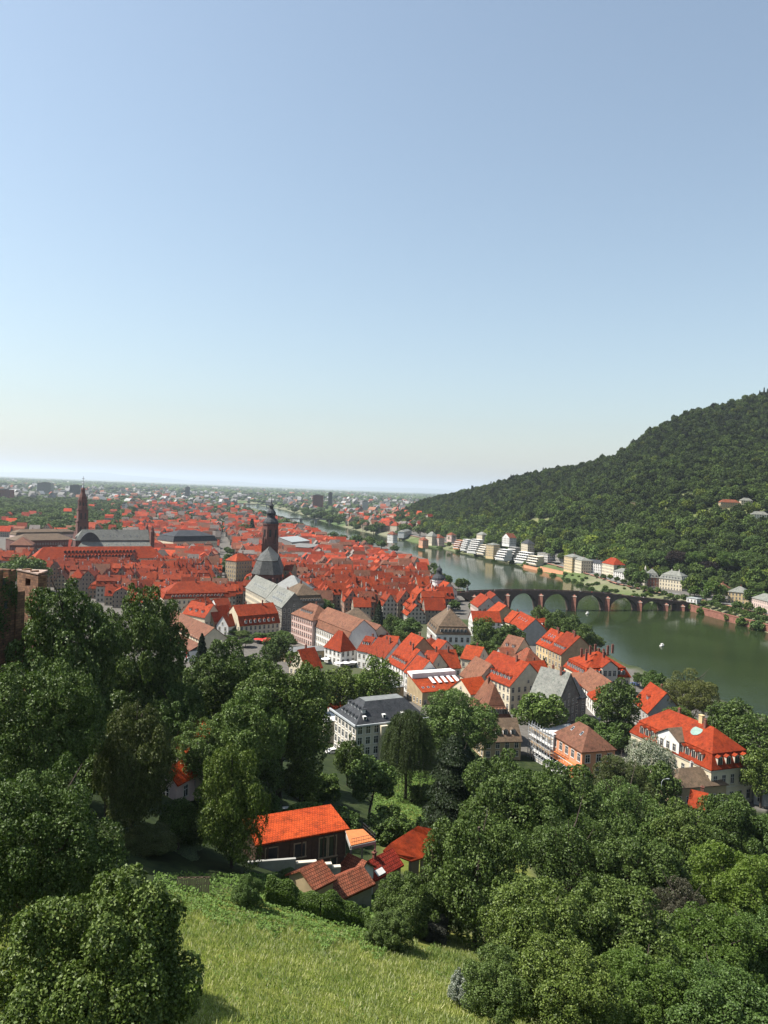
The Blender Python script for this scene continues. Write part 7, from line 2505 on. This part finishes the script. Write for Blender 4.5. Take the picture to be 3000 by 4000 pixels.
# the rest of the old town, too many to count, as one mass
def stuff_houses(name, items, roofs, walls, seed, zsc=(.8, 1.1), sxy=1.0):
    r = random.Random(seed)
    Vs, Fs, T_, Rf, uvs = [], [], [], [], []
    Va, Fa, Ta, Ia, Ua = [], [], [], [], []
    k = 0
    data = {}
    for pi, p in enumerate(PROTO):
        me = []
        for mesh_, isroof in ((p['rm'], 1), (p['wmsh'], 0)):
            nv = len(mesh_.vertices)
            V = np.empty(nv * 3, np.float32); mesh_.vertices.foreach_get('co', V)
            uv = np.empty(len(mesh_.loops) * 2, np.float32); mesh_.uv_layers[0].data.foreach_get('uv', uv)
            me.append((V.reshape(-1, 3), [tuple(f.vertices) for f in mesh_.polygons], uv.reshape(-1, 2), isroof))
        data[id(p)] = me
    V_all, F_all, M_all, U_all, T_all = [], [], [], [], []
    base = 0
    for (c, p, ang, z) in items:
        ca, sa = math.cos(ang), math.sin(ang)
        zs_ = r.uniform(*zsc)
        rt = np.array(r.choice(roofs)) * r.uniform(.65, 1.45)
        wt = np.array(r.choice(walls)) * r.uniform(.8, 1.15)
        org = c - np.array([-sa, ca]) * p['w'] / 2 * sxy
        for V, Fc, uv, isr in data[id(p)]:
            W = np.empty_like(V)
            W[:, 0] = (V[:, 0] * ca - V[:, 1] * sa) * sxy + org[0]
            W[:, 1] = (V[:, 0] * sa + V[:, 1] * ca) * sxy + org[1]
            W[:, 2] = V[:, 2] * zs_ + z
            V_all.append(W)
            F_all += [tuple(i + base for i in f) for f in Fc]
            M_all += [0 if isr else 1] * len(Fc)
            U_all.append(uv)
            T_all.append(np.tile(rt if isr else wt, (len(V), 1)))
            base += len(V)
    me = bpy.data.meshes.new(name)
    me.from_pydata(np.vstack(V_all).tolist(), [], F_all)
    me.materials.append(M['fartile']); me.materials.append(M['farwall'])
    me.polygons.foreach_set('material_index', M_all)
    ul = me.uv_layers.new(name='UVMap'); ul.data.foreach_set('uv', np.vstack(U_all).ravel())
    a = me.attributes.new('tint', 'FLOAT_COLOR', 'POINT')
    T_ = np.vstack(T_all)
    a.data.foreach_set('color', np.hstack([T_, np.ones((len(T_), 1))]).astype(np.float32).ravel())
    return structure(link(name, me), 'stuff')
REDS = [(.40, .055, .022), (.33, .055, .026), (.44, .075, .03), (.27, .05, .03), (.22, .09, .055), (.34, .07, .035), (.19, .10, .07), (.20, .17, .15)]
WALLS = [(.62, .55, .44), (.55, .42, .30), (.68, .65, .6), (.5, .42, .35), (.6, .5, .34)]
# keep the far old town red, thin it out with distance
keep = [a for a in MANY if a[0] < 1500 or hr_.random() < (.62 if a[0] < 2000 else .25)]
keep = [a for a in keep if not ((a[5] < 480 and a[0] > 900 and hr_.random() < .88) or (a[0] > 1500 and hr_.random() < .35) or (a[5] < 330 and a[0] > 760 and hr_.random() < .5))]
stuff_houses('old_town_houses', [(a[1], a[2], a[3], a[4]) for a in keep], REDS, WALLS, 3)
# beyond: Neuenheim side and the plain
r2 = random.Random(8)
def far_houses(n, reg, roofs, name, seed, sxy, zsc, river_pad=18):
    q = np.random.default_rng(seed)
    x0, x1, y0, y1 = reg
    px = q.uniform(x0, x1, n); py = y0 + (y1 - y0) * q.uniform(0, 1, n)
    P = []
    pts = np.array([PZ(a, b_, 7.2)[:2] for a, b_ in zip(px, py)])
    dd = np.minimum(seg_dist(pts[:, 0], pts[:, 1], SB), seg_dist(pts[:, 0], pts[:, 1], NB))
    ins = inside(pts[:, 0], pts[:, 1], RIVER)
    g = gz(pts[:, 0], pts[:, 1])
    for i in range(n):
        if ins[i] or dd[i] < river_pad or g[i] > 26:
            continue
        P.append((pts[i], PROTO[q.integers(0, 40)], q.uniform(0, 3.14), g[i]))
    return stuff_houses(name, P, roofs, WALLS, seed, zsc, sxy)
def hz(x):   # photo row of the plain's horizon
    return 1862 + .0397 * x
far_houses(230, (1330, 1680, 2004, 2078), REDS + [(.3, .16, .11), (.22, .2, .18)], 'distant_houses', 4, 1.1, (.9, 1.3))
MIX = [(.30, .09, .055), (.25, .23, .21), (.18, .17, .16), (.34, .33, .31), (.42, .41, .4), (.28, .13, .085), (.2, .19, .19)]
def far_band(n, x0, x1, lo, hi, seed, sxy, zsc):
    q = np.random.default_rng(seed)
    P = []
    x = q.uniform(x0, x1, n); d = lo * (hi / lo) ** q.uniform(0, 1, n)
    pts = np.array([PZ(a, hz(a) + b_, 7.2)[:2] for a, b_ in zip(x, d)])
    ins = inside(pts[:, 0], pts[:, 1], RIVER)
    dd = np.minimum(seg_dist(pts[:, 0], pts[:, 1], SB), seg_dist(pts[:, 0], pts[:, 1], NB))
    g = gz(pts[:, 0], pts[:, 1])
    for i in range(n):
        if not ins[i] and dd[i] > 30 and g[i] < 20 and not in_river_view(pts[i], g[i], 16):
            P.append((pts[i], PROTO[q.integers(0, 40)], q.uniform(0, 3.14), g[i]))
    return P
stuff_houses('distant_houses', far_band(520, -60, 1700, 34, 90, 5, 1.5, 1), MIX, [(.46, .42, .35), (.4, .32, .25), (.5, .48, .45), (.36, .31, .27)], 5, (.9, 1.8), 1.7)
stuff_houses('distant_houses', far_band(620, -60, 1760, 9, 36, 6, 3, 1), MIX, [(.36, .34, .31), (.3, .28, .26), (.45, .44, .42), (.25, .24, .23), (.6, .59, .57)], 6, (.8, 1.7), 2.6)
# trees of the plain
def far_trees(n, x0, x1, lo, hi, seed, smin, smax, name='distant_trees', sub=1):
    q = np.random.default_rng(seed)
    x = q.uniform(x0, x1, n); d = lo * (hi / lo) ** q.uniform(0, 1, n)
    pts = np.array([PZ(a, hz(a) + b_, 7.2)[:2] for a, b_ in zip(x, d)])
    ins = inside(pts[:, 0], pts[:, 1], RIVER)
    dd = np.minimum(seg_dist(pts[:, 0], pts[:, 1], SB), seg_dist(pts[:, 0], pts[:, 1], NB))
    g = gz(pts[:, 0], pts[:, 1])
    m = ~ins & (dd > 14) & (g < 30)
    for (bx, by, vx, vy, bl, bw) in FOOT:
        if by > 500:
            m &= np.hypot(pts[:, 0] - bx, pts[:, 1] - by) > bl + smax
    m &= ~np.array([bool(k_) and in_river_view(p_, g_, smax * .9) for k_, p_, g_ in zip(m, pts, g)])
    pts, g = pts[m], g[m]
    s = q.uniform(smin, smax, len(pts))
    bl_, f_ = crown_blobs(2 if sub == 2 else 1, 6, seed)
    P = np.stack([pts[:, 0], pts[:, 1], g + s * .55], 1)
    S = np.stack([s * q.uniform(.9, 1.7, len(s)), s * q.uniform(.9, 1.7, len(s)), s * q.uniform(.7, 1.0, len(s))], 1)
    tt = np.array([.062, .090, .026])[None] * q.uniform(.6, 1.6, len(s))[:, None]
    if sub == 2:
        instanced(name, P, S, tt, seed)
    else:
        structure(link(name, scatter_mesh(name, P, S, bl_, f_, 'wood', tt, seed)), 'stuff')
far_trees(1300, -60, 520, 80, 215, 41, 5, 10, sub=2)
far_trees(650, 480, 1250, 75, 200, 42, 4, 7.5, sub=2)
far_trees(420, 1230, 1720, 60, 150, 43, 5, 9, sub=2)
far_trees(3400, -80, 1760, 30, 92, 44, 6, 13)
far_trees(5600, -80, 1780, 6, 36, 45, 11, 28)
far_trees(500, 1000, 1480, 60, 135, 46, 2.2, 4.0, sub=2)
# trees in the courtyards between the old roofs
def yard_trees():
    q = random.Random(5)
    n = 0
    for _ in range(4000):
        px = q.uniform(0, 1900); py = q.uniform(2120, 2420)
        if py > np.interp(px, [e[0] for e in EDGE_N], [e[1] for e in EDGE_N]) - 10:
            continue
        p = PZ(px, py, 7.5)
        if seg_dist(np.array([p[0]]), np.array([p[1]]), SB)[0] < 12 or inside(np.array([p[0]]), np.array([p[1]]), RIVER)[0]:
            continue
        if overlaps(p[0], p[1], 1, 0, 2.2, 2.2) or any(abs(c[0] - p[0]) < 8 and abs(c[1] - p[1]) < 8 for (u_, c, *_) in near_n if u_ < 1100):
            continue
        tree_at(p[0], p[1], q.uniform(8, 13), q.uniform(7, 11), 'round/' + q.choice((Md, D_)), 'small leafy courtyard tree between the red roofs', lod=0, group='courtyard trees in the old town')
        n += 1
        if n >= 45:
            break
    print('yard', n)
yard_trees()
# tall blocks out on the plain
def block(px0, px1, pytop, Y, mat, label, dp=18):
    a, c = PY(px0, pytop, Y), PY(px1, pytop, Y)
    w = c[0] - a[0]
    hgt = (a[2] + c[2]) / 2 - 7
    m = (a + c) / 2
    t = thing('tower_block', label, 'tower block', (m[0], m[1], 7), 0)
    b = MB(); b.box(-w / 2, w / 2, 0, dp, -1, hgt)
    wl = link('wall', b.mesh('wall', [mat]), t)
    b = MB()
    n = max(3, int(hgt / 3.6))
    for i in range(n):
        b.box(-w / 2 + .6, w / 2 - .6, -.25, -.002, hgt * (i + .35) / n, hgt * (i + .75) / n)
    link('window_bands', b.mesh('window_bands', ['glass']), t)
    b = MB(); b.box(-w * .25, w * .2, dp * .3, dp * .8, hgt + .002, hgt + 3.2); b.box(-w / 2 - .3, w / 2 + .3, -.3, dp + .3, hgt - .6, hgt + .001)
    link('roof', b.mesh('roof', ['concd']), t)
block(145, 200, 1886, 3600, 'conc', 'broad grey tower block on the plain at far left', 30)
block(273, 312, 1895, 3300, 'concd', 'dark grey tower block left of the slender church tower', 26)
block(724, 740, 1902, 4300, 'concd', 'slim dark tower block on the plain left of the bridges')
block(1222, 1262, 1934, 3000, 'brick', 'brown brick blocks beyond the second river bridge', 26)
block(1283, 1298, 1924, 3300, 'concd', 'tallest slim dark tower beyond the brown blocks')
block(1415, 1438, 1958, 2900, 'white', 'pale tower block on the plain before the hill', 20)
block(476, 490, 1966, 1900, 'white', 'narrow white block between the two church towers', 14)
block(-20, 40, 1912, 2600, 'brick', 'long brick block at the left edge of the plain', 30)
# modern river bridges
def flat_bridge(x0, y0, x1, y1, zd, piers_, label, th=1.6, wd=12):
    A, B = PZ(x0, y0, zd), PZ(x1, y1, zd)
    d = (B - A)[:2]; L = np.hypot(*d)
    t = thing('road_bridge', label, 'bridge', (A[0], A[1], 0), math.atan2(d[1], d[0]))
    b = MB(); b.box(0, L, 0, wd, zd - th, zd)
    link('deck', b.mesh('deck', ['conc']), t)
    b = MB()
    for y in (-.003, wd + .003):
        b.box(0, L, y - .15, y + .15, zd - th * .6, zd + 1.1)
    link('railing', b.mesh('railing', ['concd']), t)
    for i in range(piers_):
        b = MB(); x = L * (i + 1) / (piers_ + 1); b.box(x - 2, x + 2, 1, wd - 1, -4, zd - th + .1)
        link('pier', b.mesh('pier', ['conc']), t)
flat_bridge(1120, 2026, 1350, 2030, 10, 3, 'flat pale road bridge across the river behind the church spire')
flat_bridge(905, 1966, 1075, 1972, 11, 4, 'farthest low road bridge where the river leaves the town', 2.0)

# ------------------------------------------------------------------ hills on the horizon and the air
def far_hills():
    n = 60
    V, Fq = [], []
    for i in range(n + 1):
        x = -1500 + 5200 * i / n
        Yd = 60000
        p = PY(x, hz(x) - 5, Yd)
        hgt = 330 + 150 * math.sin(i * .37) + 80 * math.sin(i * .9 + 1) + 45 * math.sin(i * 2.1)
        hgt *= max(.1, min(1, (3300 - x) / 2600))
        V += [(p[0], Yd - 4000, 0), (p[0], Yd, max(30, hgt)), (p[0], Yd + 5000, 0)]
    for i in range(n):
        a = 3 * i
        Fq += [(a, a + 3, a + 4, a + 1), (a + 1, a + 4, a + 5, a + 2)]
    structure(link('hills', np_mesh('hills', np.array(V), np.array(Fq), ['wood_far'], smooth=True)))
M['wood_far'] = plain('far_wood', (.05, .075, .04), .95, .2, .001)
far_hills()
def haze():
    b = MB()
    b.box(-80000, 80000, -5000, 90000, -8, 720)
    m = bpy.data.materials.new('haze')
    m.use_nodes = True
    t = m.node_tree
    for n_ in list(t.nodes):
        t.nodes.remove(n_)
    o = t.nodes.new('ShaderNodeOutputMaterial')
    v = t.nodes.new('ShaderNodeVolumePrincipled')
    v.inputs['Color'].default_value = (.80, .90, 1.0, 1)
    v.inputs['Density'].default_value = HAZE
    v.inputs['Anisotropy'].default_value = .25
    t.links.new(v.outputs[0], o.inputs['Volume'])
    ob = structure(link('haze', b.mesh('haze', [m])), 'stuff')
HAZE = 3.8e-5
haze()
